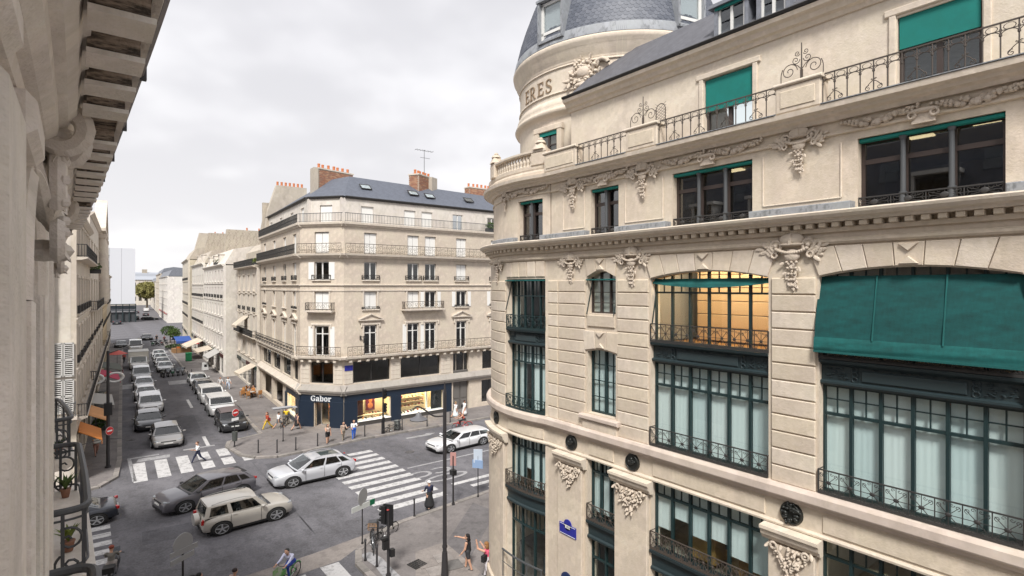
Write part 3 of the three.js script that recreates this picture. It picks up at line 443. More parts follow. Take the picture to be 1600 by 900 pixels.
for (const u of [3.9, 9.05, 13.1]) put('scroll_keystone', mg([bg(0.42, 0.26, 0.08), eg(0.3, 0.06, 0.08, 0, 0.13, 0.04), at(new THREE.TorusGeometry(0.07, 0.03, 5, 9), 0.2, 0.05, 0.06), at(new THREE.TorusGeometry(0.07, 0.03, 5, 9), -0.2, 0.05, 0.06)]), stoneCarved, corner, u, 17.1, -0.06);
// balcony: pedestals, rails, crests
for (const [p, q] of [[5.8, 6.88], [10.5, 11.73], [14, 15.7]]) { put('pedestal', blk(q - p, 0.66, 0.4, 0.03), STONE[0], corner, (p + q) / 2, 18.1, -0.05); put('pedestal_cap', blk(q - p + 0.1, 0.09, 0.5, 0.03), STONE[1], corner, (p + q) / 2, 18.475, -0.1); put('pedestal_panel', blk(q - p - 0.25, 0.42, 0.02, 0.015), STONE[3], corner, (p + q) / 2, 18.1, 0.35); }
for (const [p, q] of [[0.2, 5.8], [6.88, 10.5], [11.73, 14]]) { railing(p, q, 17.8, 0.7, 0.25, 2, ironWarm, 0.27); put('lead_flashing', box(q - p, 0.02, 0.5), lead, corner, (p + q) / 2, 17.785, 0.13); }
{
  const L = [cg(0.012, 0.022, 0.95, 0, 0.48, 0, 6), bg(0.05, 0.3, 0.05, 0, 0.15, 0)];
  for (const s of [-1, 1]) L.push(spiral(0.2, 1.6, 0.011, s * 0.3, 0.32, -s, s > 0 ? 3.14 : 0, 26), spiral(0.1, 1.5, 0.01, s * 0.14, 0.56, s, s > 0 ? 3.14 : 0, 18), spiral(0.07, 1.5, 0.009, s * 0.1, 0.72, s, s > 0 ? 3.5 : -0.4, 14), tube([[s * 0.5, 0, 0], [s * 0.5, 0.3, 0], [s * 0.46, 0.42, 0]], 0.012, 6, 5), tube([[0, 0.3, 0], [s * 0.12, 0.44, 0], [s * 0.26, 0.5, 0]], 0.01, 6, 4));
  const cr = mg(L); put('iron_crest', cr, ironWarm, corner, 6.34, 18.52, 0.12); put('iron_crest', cr, ironWarm, corner, 11.2, 18.52, 0.12);
  const gate = [at(new THREE.TorusGeometry(0.17, 0.014, 4, 12, Math.PI), 0, 0.45, 0), bg(0.02, 0.5, 0.02, -0.17, 0.22, 0), bg(0.02, 0.5, 0.02, 0.17, 0.22, 0)]; for (let i = 0; i < 6; i++) gate.push(bg(0.5, 0.008, 0.008, 0, 0.06 + i * 0.09, 0, 0, 0, 0.6), bg(0.5, 0.008, 0.008, 0, 0.06 + i * 0.09, 0, 0, 0, -0.6));
  put('iron_screen', mg(gate.map((g) => g)), ironWarm, corner, 10.62, 18.5, 0.0);
}
// sixth-floor windows with lowered blinds
for (const [a, b, yb] of [[3.05, 4.55, 18.88], [8, 9.5, 18.66]]) {
  gridWin(a, b, 17.8, 19.62, -0.8, { n: 2, bar: 0.11, rows: [[17.8, 2, 1]], fm: frameBrown });
  put('blind', uvm(new THREE.BoxGeometry(b - a - 0.06, 19.62 - yb, 0.03)), teal, corner, (a + b) / 2, (19.62 + yb) / 2, -0.66);
  for (const s of [-1, 1]) put('window_surround', blk(0.14, 1.9, 0.05, 0.015), STONE[1], corner, (a + b) / 2 + s * ((b - a) / 2 + 0.09), 18.72, -0.6);
  put('window_surround', blk(b - a + 0.5, 0.16, 0.06, 0.02), STONE[1], corner, (a + b) / 2, 19.74, -0.6);
}
put('cornice', sweep([[-0.9, 20.1], [-0.55, 20.1], [-0.5, 20.2], [-0.42, 20.24], [-0.36, 20.36], [-0.26, 20.42], [-0.22, 20.52], [-0.9, 20.54]], 20.6), STONE[1], corner, 5, 0, 0);
put('gutter', sweep([[-0.5, 20.54], [-0.2, 20.54], [-0.16, 20.6], [-0.2, 20.64], [-0.5, 20.62]], 20.6), iron, corner, 5, 0, 0);
{ // slate roof in lapped courses
  const prof = [[-0.4, 20.6]]; for (let i = 0; i < 14; i++) { const t = (i + 1) / 14, z = -0.4 - 2.3 * t, y = 20.6 + 2.05 * t; prof.push([z, y + 0.022], [z, y]); } prof.push([-3.2, 22.5], [-3.2, 20.5]);
  put('roof', sweep(prof, 20.4), S(lin(0.15, 0.15, 0.16), 0.6, { map: tSlate }), corner, 5.1, 0, 0);
  for (const [a, b] of [[8.2, 9.15], [7.05, 7.85]]) {
    const w = b - a, u = (a + b) / 2, d = put('dormer', mg([bg(0.12, 0.95, 1.6, w / 2, 0.45, -0.7), bg(0.12, 0.95, 1.6, -w / 2, 0.45, -0.7), bg(w + 0.4, 0.1, 1.9, 0, 0.97, -0.75)]), zinc, corner, u, 20.75, -0.75);
    mesh('frame', mg([bg(w, 0.06, 0.06, 0, 0.04, 0), bg(w, 0.06, 0.06, 0, 0.88, 0), ...[-1, 0, 1].map((s) => bg(0.08, 0.9, 0.06, s * (w / 2 - 0.08), 0.45, 0))]), frameWhite, d, 0, 0, 0.02);
    for (const s of [-1, 1]) for (const y of [0.25, 0.66]) mesh('pane', box(w / 2 - 0.12, 0.36, 0.01), skyGlass, d, s * (w / 4 - 0.02), y, 0.02);
    if (a > 8) mesh('blind', box(w + 0.05, 0.1, 0.05), teal, d, 0, 0.88, 0.09);
  }
}
// awnings of the third floor
{
  const aw = (u0, u1, y0, z0, y1, z1, m, sag) => {
    const w = u1 - u0, g = new THREE.PlaneGeometry(1, 1, 40, 14), p = g.attributes.position, back = [];
    for (let i = 0; i < p.count; i++) { const x = p.getX(i), t = 0.5 - p.getY(i), wr = 0.004 * Math.sin(x * 31 + t * 6) * t + 0.006 * Math.sin(t * 13 + x * 4) * t; p.setXYZ(i, x * w, y0 + (y1 - y0) * t - (sag ? 0.14 * t * (1 - 4 * x * x * 0.85) : 0), z0 + (z1 - z0) * t + wr + 0.025 * Math.sin(t * 3.1)); }
    g.computeVertexNormals(); const b2 = g.clone().translate(0, -0.004, -0.012); return put('awning', mg([g, b2]), m, corner, (u0 + u1) / 2, 0, 0);
  };
  aw(2.27, 6.02, 13.74, -0.14, 12.28, 0.17, tealDark); aw(2.27, 6.02, 12.29, 0.185, 11.94, 0.2, tealEdge).name = 'awning_valance';
  for (const u of [3.5, 4.78]) put('awning_seam', bg(0.03, 1.5, 0.006, 0, 13.01, 0.04, -0.21), tealEdge, corner, u, 0, 0.02); put('awning_seam', bg(3.75, 0.05, 0.03, 0, 11.95, 0.215), tealEdge, corner, 4.145, 0, 0);
  aw(7.25, 10.97, 13.72, -0.2, 13.6, -0.05, tealEdge, true);
  for (const [u0, u1, y] of [[12.44, 13.75, 13.72], [15.98, 18.3, 13.72]]) { put('awning_bar', blk(u1 - u0, 0.05, 0.1, 0.01, 6), tealEdge, corner, (u0 + u1) / 2, y, 0); for (const u of [u0 + 0.03, u1 - 0.03]) put('awning_arm', mg([bg(0.025, 1.25, 0.025, 0, -0.6, -0.14, -0.25)]), frameDark, corner, u, y, 0.06); }
  put('awning_arm', mg([bg(0.03, 1.3, 0.03, 0, -0.65, -0.14, -0.2)]), frameDark, corner, 10.95, 13.6, 0);
}
// lit office behind the third-floor window, strip lights behind the fifth-floor windows
{
  const panel = S(lin(0.68, 0.47, 0.28), 0.7), glow = new THREE.MeshStandardMaterial({ color: lin(0.9, 0.8, 0.6), emissive: lin(1, 0.78, 0.42), emissiveIntensity: 2.2 });
  const room = grp('office_room', corner);
  for (let k = 0; k < 6; k++) mesh('wall_board', blk(3.1, 0.42, 0.03, 0.012), panel, room, 2.6, 11.9 + k * 0.44, -9.5, -Math.PI / 2);
  mesh('cupboard', box(0.5, 2.5, 0.9), S(lin(0.3, 0.06, 0.02), 0.5), room, 1.6, 12.9, -7.4); mesh('door', box(0.06, 2.2, 0.8), S(lin(0.05, 0.012, 0.008), 0.5), room, 2.5, 12.7, -8.0); mesh('office_floor', box(3, 0.02, 5), S(lin(0.4, 0.2, 0.07), 0.4), room, 1.9, 11.62, -9);
  const lamp = (n, y, w, d, x, z, I) => { const o = mesh('ceiling_light', box(w, 0.04, d), glow, corner, x, y, z); const l = new THREE.RectAreaLight(new THREE.Color(1, 0.83, 0.6), I, w, d); l.name = 'ceiling_light_glow'; l.position.set(x, y - 0.03, z); l.rotation.x = -Math.PI / 2; corner.add(l); return o; };
  for (const z of [-7.9, -9.1, -10.3]) lamp(0, 14.7, 1.2, 0.5, 1.6, z, 10);
  for (const [x, z] of [[1.9, -3.3], [2.2, -4.6], [1.9, -8.4], [2.3, -9.6]]) lamp(0, 17.22, 0.7, 0.5, x, z, 4);
  lamp(0, 7.9, 0.9, 0.2, 1.5, -5.1, 4); lamp(0, 7.9, 0.9, 0.2, 1.5, -8.2, 3);
  lamp(0, 4.6, 0.5, 0.5, 2.6, -17.2, 14); lamp(0, 4.6, 0.5, 0.5, 2, -9, 4);
  for (const [x, y, z, w, h, d, c] of [[1.2, 5.6, -8, 1.2, 0.75, 0.8, [0.3, 0.16, 0.06]], [1.3, 5.6, -9.6, 1.2, 0.75, 0.8, [0.35, 0.2, 0.06]], [1.1, 6, -8.8, 0.4, 0.5, 0.4, [0.02, 0.02, 0.02]], [1.1, 5.7, -17, 1, 0.9, 0.8, [0.1, 0.1, 0.11]]]) mesh('desk', box(w, h, d), S(lin(...c), 0.6), corner, x, y, z);
  for (const [x, y, z, c] of [[1.7, 0.7, -17.3, [0.2, 0.22, 0.3]], [1.6, 1.2, -16.7, [0.55, 0.25, 0.03]], [2.1, 1.3, -17.9, [0.1, 0.13, 0.16]]]) mesh('display_stand', bg(0.6, 0.7, 0.6), S(lin(...c), 0.5), corner, x, y, z);
}
// round balustrade, drum and dome
{
  const balu = uvm(flat(new THREE.LatheGeometry([[0.07, 0], [0.07, 0.05], [0.045, 0.08], [0.08, 0.18], [0.075, 0.24], [0.04, 0.36], [0.06, 0.41], [0.065, 0.46]].map((p) => new THREE.Vector2(...p)), 8)));
  for (let k = 0; k < 13; k++) put('baluster', balu, STONE[1], corner, 16.65 + k * 0.2, 18.2, 0);
  const ring = (prof, m, u0 = US, u1 = 26, n = 'parapet') => put(n, sweep(prof, u1 - u0, 30), m, corner, (u0 + u1) / 2, 0, 0);
  ring([[-0.2, 17.7], [0.14, 17.7], [0.14, 17.92], [0.1, 18.0], [0.12, 18.06], [0.12, 18.2], [-0.2, 18.2]], STONE[0]);
  ring([[-0.16, 18.66], [0.13, 18.66], [0.16, 18.7], [0.16, 18.77], [-0.16, 18.78]], STONE[1], 16.4, 20, 'balustrade_rail');
  put('pedestal', blk(0.75, 0.5, 0.36, 0.03, 3), STONE[0], corner, 16.2, 18.42, -0.2); put('pedestal', blk(0.6, 0.55, 0.5, 0.03, 3), STONE[0], corner, 19.5, 18.45, -0.3);
  const fin = mg([bg(0.7, 0.1, 0.34, 0, 0.05, 0), cg(0.2, 0.34, 0.24, 0, 0.22, 0, 4, 0, Math.PI / 4), cg(0.16, 0.22, 0.1, 0, 0.4, 0, 8), eg(0.1, 0.08, 0.1, 0, 0.5, 0)]);
  put('stone_finial', fin, stoneCarved, corner, 16.2, 18.68, 0); put('stone_finial', fin, stoneCarved, corner, 19.5, 18.74, 0);
  const cx = CC - CV, cz = -CS, lathe = (pts, seg = 72) => uvm(flat(new THREE.LatheGeometry(pts.map((p) => new THREE.Vector2(...p)), seg)));
  mesh('drum', lathe([[4.64, 17], [4.64, 20.35], [4.7, 20.42], [4.74, 20.5], [4.83, 20.54], [4.88, 20.64], [4.84, 20.74], [4.74, 20.8], [4.78, 20.9], [4.74, 21.05], [4.67, 21.14], [4.64, 21.2], [4.64, 22.5], [4.71, 22.56], [4.73, 22.68], [4.82, 22.8], [4.85, 22.96], [4.94, 23.06], [4.97, 23.2], [4.92, 23.28], [4.4, 23.34]]), STONE[1], corner, cx, 0, cz);
  const prof = [[4.86, 23.34], [4.82, 23.6], [4.77, 23.9], [4.6, 24.57], [4.4, 25.18], [4.0, 26.23], [3.64, 26.8], [2.9, 27.5], [1.8, 28.3], [0, 28.8]];
  mesh('dome', lathe(prof), slate[1], corner, cx, 0, cz);
  mesh('dome_flashing', lathe([[4.93, 23.29], [4.92, 23.4], [4.86, 23.66], [4.83, 23.7]]), lead, corner, cx, 0, cz);
  // fish-scale slates
  const sh = new THREE.Shape(); sh.moveTo(-0.115, 0.25); sh.lineTo(-0.115, 0.06); sh.absarc(0, 0.07, 0.115, Math.PI, 2 * Math.PI, false); sh.lineTo(0.115, 0.25);
  const tg = uvm(flat(new THREE.ExtrudeGeometry(sh, { depth: 0.014, bevelEnabled: false, curveSegments: 5 }))), rad = (y) => { for (let i = 1; i < prof.length; i++) if (y <= prof[i][1]) { const t = (y - prof[i - 1][1]) / (prof[i][1] - prof[i - 1][1]); return prof[i - 1][0] + (prof[i][0] - prof[i - 1][0]) * t; } return 1; };
  const mats = [[], [], []], M4 = new THREE.Matrix4(), Q = new THREE.Quaternion(), E = new THREE.Euler();
  for (let j = 0, y = 23.72; y < 27.6; j++, y += 0.15) { const r = rad(y), sl = (rad(y + 0.1) - r) / 0.1, n = Math.round(2 * Math.PI * r / 0.235); for (let i = 0; i < n; i++) { const a = (i + (j % 2) * 0.5) / n * 2 * Math.PI; if (a > 0.6 && a < 2.2) continue; E.set(Math.atan(sl) - 0.055, a, 0, 'YXZ'); Q.setFromEuler(E); M4.compose(V3(Math.sin(a) * (r + 0.012), y - 0.06, Math.cos(a) * (r + 0.012)), Q, V3(1, 1, 1)); mats[Math.floor(rnd() * 3)].push(M4.clone()); } }
  mats.forEach((l, k) => { const im = new THREE.InstancedMesh(tg, [slate[0], slate[1], slate[3]][k], l.length); im.name = 'dome_slates'; im.userData.kind = 'stuff'; l.forEach((m, i) => im.setMatrixAt(i, m)); im.position.set(cx, 0, cz); im.castShadow = im.receiveShadow = true; corner.add(im); });
  const polar = (psi, r, y) => [cx - r * Math.cos(psi), y, cz - r * Math.sin(psi)], face = (psi) => -Math.PI / 2 - psi;
  for (const psi of [-0.13, -1.32, 1.3]) { // windows set in the dome
    const d = grp('dome_window', corner, ...polar(psi, 4.66, 23.5), face(psi));
    mesh('surround', mg([bg(0.1, 1.75, 1.1, -0.62, 0.85, -0.25), bg(0.1, 1.75, 1.1, 0.62, 0.85, -0.25), bg(1.44, 0.1, 1.1, 0, 1.74, -0.2), bg(1.3, 0.08, 1.1, 0, 0.02, -0.25)]), lead, d);
    mesh('frame', mg([bg(1.14, 0.12, 0.08, 0, 0.4, 0.12), bg(1.14, 0.12, 0.08, 0, 1.6, 0.12), bg(0.12, 1.6, 0.08, -0.51, 0.85, 0.12), bg(0.12, 1.6, 0.08, 0.51, 0.85, 0.12), bg(1.14, 0.32, 0.05, 0, 0.2, 0.1)]), frameWhite, d);
    mesh('pane', box(0.92, 1.12, 0.02), skyGlass, d, 0, 1.0, 0.1); mesh('blind', box(0.9, 1.1, 0.01), white, d, 0, 1.0, 0.06);
  }
  { // drum window
    const d = grp('drum_window', corner, ...polar(-0.075, 4.67, 18.2), face(-0.075));
    mesh('frame', mg([bg(1.0, 0.08, 0.08, 0, 1.62, 0), bg(0.08, 1.7, 0.08, -0.48, 0.85, 0), bg(0.1, 1.7, 0.08, 0, 0.85, 0), bg(0.08, 1.7, 0.08, 0.48, 0.85, 0), bg(1, 0.05, 0.06, 0, 1.1, 0)]), frameBrown, d, 0, 0, 0.02); mesh('pane', box(0.44, 1.6, 0.02), midGlass, d, -0.24, 0.83, 0.01); mesh('pane', box(0.44, 1.6, 0.02), midGlass, d, 0.24, 0.83, 0.01); mesh('blind', box(0.96, 0.16, 0.06), teal, d, 0, 1.58, 0.07);
    for (const s of [-1, 1]) mesh('surround', blk(0.26, 1.9, 0.16, 0.02), STONE[0], d, s * 0.64, 0.9, -0.02); mesh('surround', blk(1.6, 0.22, 0.18, 0.02), STONE[0], d, 0, 1.78, -0.02);
  }
  // name band: the letters cut in the drum that the photograph shows
  const font = await new FontLoader().loadAsync('fonts/droid/droid_serif_regular.typeface.json'), cut = S(lin(0.24, 0.17, 0.11), 0.95);
  [['E', 0.3], ['R', 0.185], ['E', 0.055], ['S', -0.055]].forEach(([c, psi]) => { const g = new TextGeometry(c, { font, size: 0.56, depth: 0.03, curveSegments: 4 }); g.computeBoundingBox(); g.translate(-g.boundingBox.max.x / 2, 0, 0); mesh('letter', uvm(flat(g)), cut, corner, ...polar(psi, 4.64, 21.52), face(psi)); });
  for (const [y, h] of [[21.36, 0.05], [22.36, 0.05]]) mesh('sign_moulding', lathe([[4.64, y], [4.69, y], [4.69, y + h], [4.64, y + h]]), STONE[1], corner, cx, 0, cz);
  const rel = []; seed = 12; for (let i = 0; i < 60; i++) { const a = rr(0, 6.28), r = Math.sqrt(rnd()) * 0.55; rel.push(leafGeo(rr(0.18, 0.36), 0.15, Math.cos(a) * r * 1.1, Math.sin(a) * r - 0.1, 0.02, rr(0, 6.28), 0.35)); if (i % 2) rel.push(eg(0.09, 0.08, 0.12, Math.cos(a) * r, Math.sin(a) * r, 0.06, 6, 5)); }
  rel.push(eg(0.3, 0.26, 0.16, 0, 0, 0.05, 10, 7), at(new THREE.TorusGeometry(0.3, 0.09, 6, 14, 2.6), 0.75, 0.1, 0.03, 0, 0, 0.4), eg(0.5, 0.14, 0.14, 0.1, -0.5, 0.05));
  mesh('carved_relief', mg(rel), stoneCarved, corner, ...polar(-0.42, 4.66, 21.95), face(-0.42));
}
{ // street name plates on the pilaster
  const font = await new FontLoader().loadAsync('fonts/droid/droid_sans_bold.typeface.json'), word = (s) => { const g = new TextGeometry('RUE', { font, size: s, depth: 0.006, curveSegments: 2 }); g.computeBoundingBox(); return uvm(flat(g.translate(-g.boundingBox.max.x / 2, 0, 0))); };
  const a = put('street_name_plate', mg([bg(0.86, 0.4, 0.03, 0, 0, 0.015), cg(0.2, 0.2, 0.03, 0, 0.19, 0.015, 16, Math.PI / 2)]), blueSign, corner, 14.6, 4.62, 0.14); mesh('lettering', word(0.1), white, a, 0, 0.06, 0.032); mesh('border', mg([bg(0.8, 0.016, 0.006, 0, 0.17, 0.032), bg(0.8, 0.016, 0.006, 0, -0.17, 0.032)]), white, a);
  const b = put('arrondissement_plate', mg([bg(0.6, 0.3, 0.03, 0, -0.1, 0.015), cg(0.3, 0.3, 0.03, 0, 0.05, 0.015, 20, Math.PI / 2)]), S(lin(0.015, 0.03, 0.1), 0.35), corner, 14.65, 2.72, 0.14); mesh('lettering', word(0.08), white, b, 0, 0.0, 0.032);
}
// ---------- facades facing any way: local x along the wall (left to right seen from outside), z outward ----------
class Fac {
  constructor(root, v0, s0, v1, s1) { this.root = root; this.v0 = v0; this.s0 = s0; this.L = Math.hypot(v1 - v0, s1 - s0); this.d = [(v1 - v0) / this.L, (s1 - s0) / this.L]; this.ry = Math.atan2(this.d[1], this.d[0]); }
  pos(u, y, out) { const [a, b] = this.d, r = this.root.position; return [this.v0 + a * u + b * out - r.x, y, -(this.s0 + b * u - a * out) - r.z]; }
  put(name, g, m, u, y, out, parent = this.root) { return mesh(name, g, m, parent, ...this.pos(u, y, out), this.ry); }
  grp(name, u, y, out) { return grp(name, this.root, ...this.pos(u, y, out), this.ry); }
}
const railGeoCache = {}, shoeCache = {};
function SHOE(h) { return shoeCache[Math.round(h * 20)] ??= mg([eg(0.1, h * 0.35, 0.16, 0, h * 0.3, 0.05, 6, 4), eg(0.08, h * 0.5, 0.08, 0, h * 0.5, -0.06, 6, 4)]); }
function railGeo(w, h, style) { // one panel of balcony ironwork
  const k = w.toFixed(2) + h.toFixed(2) + style; if (railGeoCache[k]) return railGeoCache[k];
  const L = [];
  if (style === 'scroll') { L.push(bg(0.03, h, 0.03, -w / 2, h / 2, 0)); const n = Math.max(2, Math.round(w / 0.45)); for (let i = 0; i < n; i++) { const x = -w / 2 + w * (i + 0.5) / n, q = w / n; L.push(spiral(q * 0.36, 1.1, 0.017, x, h * 0.68, i % 2 ? 1 : -1, 0.5, 9), spiral(q * 0.36, 1.1, 0.017, x, h * 0.32, i % 2 ? -1 : 1, 3.6, 9), bg(0.02, h * 0.96, 0.02, x + q / 2, h / 2, 0)); } }
  else { const n = Math.round(w / 0.16); for (let i = 0; i < n; i++) L.push(bg(0.026, h * 0.96, 0.026, -w / 2 + w * (i + 0.5) / n, h / 2, 0)); if (style === 'dense') for (let i = 0; i < n; i++) L.push(at(new THREE.TorusGeometry(0.07, 0.018, 3, 6), -w / 2 + w * (i + 0.5) / n, h * 0.5, 0)); }
  return railGeoCache[k] = mg(L);
}
function balconyRail(F, u0, u1, y, h, out, style, m, ends = true, pw = 1.2) {
  const w = u1 - u0, n = Math.max(1, Math.round(w / pw)), L = [bg(w, 0.05, 0.06, 0, h, 0), bg(w, 0.03, 0.04, 0, 0.08, 0)];
  if (ends) for (const s of [-1, 1]) L.push(bg(0.04, 0.05, out, s * w / 2, h, -out / 2), bg(0.04, 0.03, out, s * w / 2, 0.08, -out / 2), ...[0.2, 0.5, 0.8].map((t) => bg(0.03, h, 0.03, s * w / 2, h / 2, -out * t)), bg(0.04, h, 0.04, s * w / 2, h / 2, 0));
  const r = F.put('railing', mg(L), m, (u0 + u1) / 2, y, out), g = railGeo(w / n, h, style);
  for (let i = 0; i < n; i++) mesh('rail_panel', g, m, r, -w / 2 + w * (i + 0.5) / n, 0, 0);
  return r;
}
function sashWindow(F, u, y, w, h, o = {}) { // French window: frame, panes, shutters, sill, rail
  const g = F.grp('window', u, y, 0), fm = o.fm ?? frameWhite, d = -(o.depth ?? 0.2);
  if (o.shut) { for (const s of [-1, 1]) { const sh = mesh('shutter', blk(w / 2 - 0.03, h - 0.05, 0.05, 0.015), o.sm ?? shutterWhite, g, s * w / 4, h / 2, d); } }
  else {
    const tr = h * 0.74, L = [bg(w, 0.07, 0.07, 0, 0.035, d), bg(w, 0.07, 0.07, 0, h - 0.035, d), bg(0.08, h, 0.07, -w / 2 + 0.04, h / 2, d), bg(0.08, h, 0.07, w / 2 - 0.04, h / 2, d), bg(0.13, h, 0.08, 0, h / 2, d)];
    if (o.transom) L.push(bg(w, 0.08, 0.07, 0, tr, d));
    mesh('frame', mg(L), fm, g);
    for (const s of [-1, 1]) mesh('pane', box(w / 2 - 0.06, h - 0.06, 0.02), o.glass ?? darkGlass, g, s * w / 4, h / 2, d - 0.01);
    if (o.leaf) for (const s of [-1, 1]) mesh('shutter', blk(w * 0.4, h - 0.06, 0.045, 0.012), shutterWhite, g, s * w * 0.72, h / 2, 0.01);
  }
  if (o.sill) mesh('sill', blk(w + 0.5, 0.12, 0.16, 0.03), o.trim ?? gTrim, g, 0, -0.08, 0);
  if (o.surround) { for (const s of [-1, 1]) mesh('surround', blk(0.16, h + 0.1, 0.06, 0.015), o.trim ?? gTrim, g, s * (w / 2 + 0.09), h / 2, 0); mesh('surround', blk(w + 0.7, 0.2, 0.1, 0.03), o.trim ?? gTrim, g, 0, h + 0.16, 0); if (o.surround > 1) for (const s of [-1, 1]) mesh('bracket', blk(0.14, 0.34, 0.14, 0.03), o.trim ?? gTrim, g, s * (w / 2 + 0.28), h + 0.02, 0); }
  if (o.ped) { const sh = new THREE.Shape([[-w * 0.95, 0], [w * 0.95, 0], [0, 0.5]].map((p) => new THREE.Vector2(...p))); mesh('pediment', uvm(flat(new THREE.ExtrudeGeometry(sh, { depth: 0.1, bevelEnabled: false }))), o.trim ?? gTrim, g, 0, h + 0.58, 0); mesh('pediment_moulding', mg([bg(w * 1.95, 0.09, 0.26, 0, h + 0.54, 0.12), bg(w * 1.06, 0.09, 0.26, -w * 0.48, h + 0.85, 0.13, 0, 0, Math.atan2(0.5, w * 0.95)), bg(w * 1.06, 0.09, 0.26, w * 0.48, h + 0.85, 0.13, 0, 0, -Math.atan2(0.5, w * 0.95))]), o.trim ?? gTrim, g); }
  if (o.rail) mesh('guard_rail', mg([bg(w + 0.5, 0.04, 0.05, 0, o.rail, 0.12), bg(w + 0.5, 0.03, 0.04, 0, 0.04, 0.12), ...[-1, 1].map((s) => bg(0.035, o.rail, 0.16, s * (w / 2 + 0.24), o.rail / 2, 0.06)), railGeo(w + 0.45, o.rail, 'scroll').clone().translate(0, 0, 0.12)]), o.rm ?? iron, g);
  return g;
}
const brickTones = [[0.36, 0.18, 0.11], [0.3, 0.145, 0.095], [0.42, 0.25, 0.16], [0.3, 0.17, 0.12]].map((c) => S(lin(...c), 0.95)), BRICK = uvm(new THREE.BoxGeometry(0.29, 0.085, 0.06));
function brickFace(c, w, d, h) { // brickwork on the two faces seen from the street, too fine to pick apart
  const sets = [[], [], [], []], M = new THREE.Matrix4(), q = new THREE.Quaternion(), up = V3(0, 1, 0);
  for (let j = 0, y = 0.05; y < h - 0.05; j++, y += 0.1) for (const [len, z, ry] of [[w, d / 2, 0], [d, w / 2, Math.PI / 2], [d, w / 2, -Math.PI / 2]]) for (let x = -len / 2 + 0.15 + (j % 2) * 0.15; x < len / 2 - 0.1; x += 0.31) { q.setFromAxisAngle(up, ry); const p = V3(x, y, z + rr(-0.006, 0.008)).applyQuaternion(q); sets[Math.floor(rnd() * 4)].push(M.compose(p, q, V3(1, 1, 1)).clone()); }
  sets.forEach((l, k) => { const im = new THREE.InstancedMesh(BRICK, brickTones[k], l.length); im.name = 'brickwork'; im.userData.kind = 'stuff'; l.forEach((m, i) => im.setMatrixAt(i, m)); c.add(im); });
}
function chimney(root, v, s, y0, w, d, h, pots, m, ry = 0) {
  const r = root.position, c = grp('chimney', root, v - r.x, y0, -s - r.z, ry);
  mesh('stack', uvm(bg(w, h, d, 0, h / 2, 0)), m, c); mesh('stack_cap', uvm(bg(w + 0.16, 0.14, d + 0.16, 0, h + 0.07, 0)), gTrim, c);
  if (w > 2.5) brickFace(c, w, d, h);
  for (let i = 0; i < pots; i++) mesh('chimney_pot', POT, pot, c, -w / 2 + w * (i + 0.5) / pots + rr(-0.05, 0.05), h + 0.14, rr(-0.1, 0.1) * d);
  return c;
}
const POT = uvm(flat(new THREE.LatheGeometry([[0.17, 0], [0.14, 0.1], [0.13, 0.4], [0.16, 0.45], [0.13, 0.5], [0.06, 0.5]].map((p) => new THREE.Vector2(...p)), 8)));

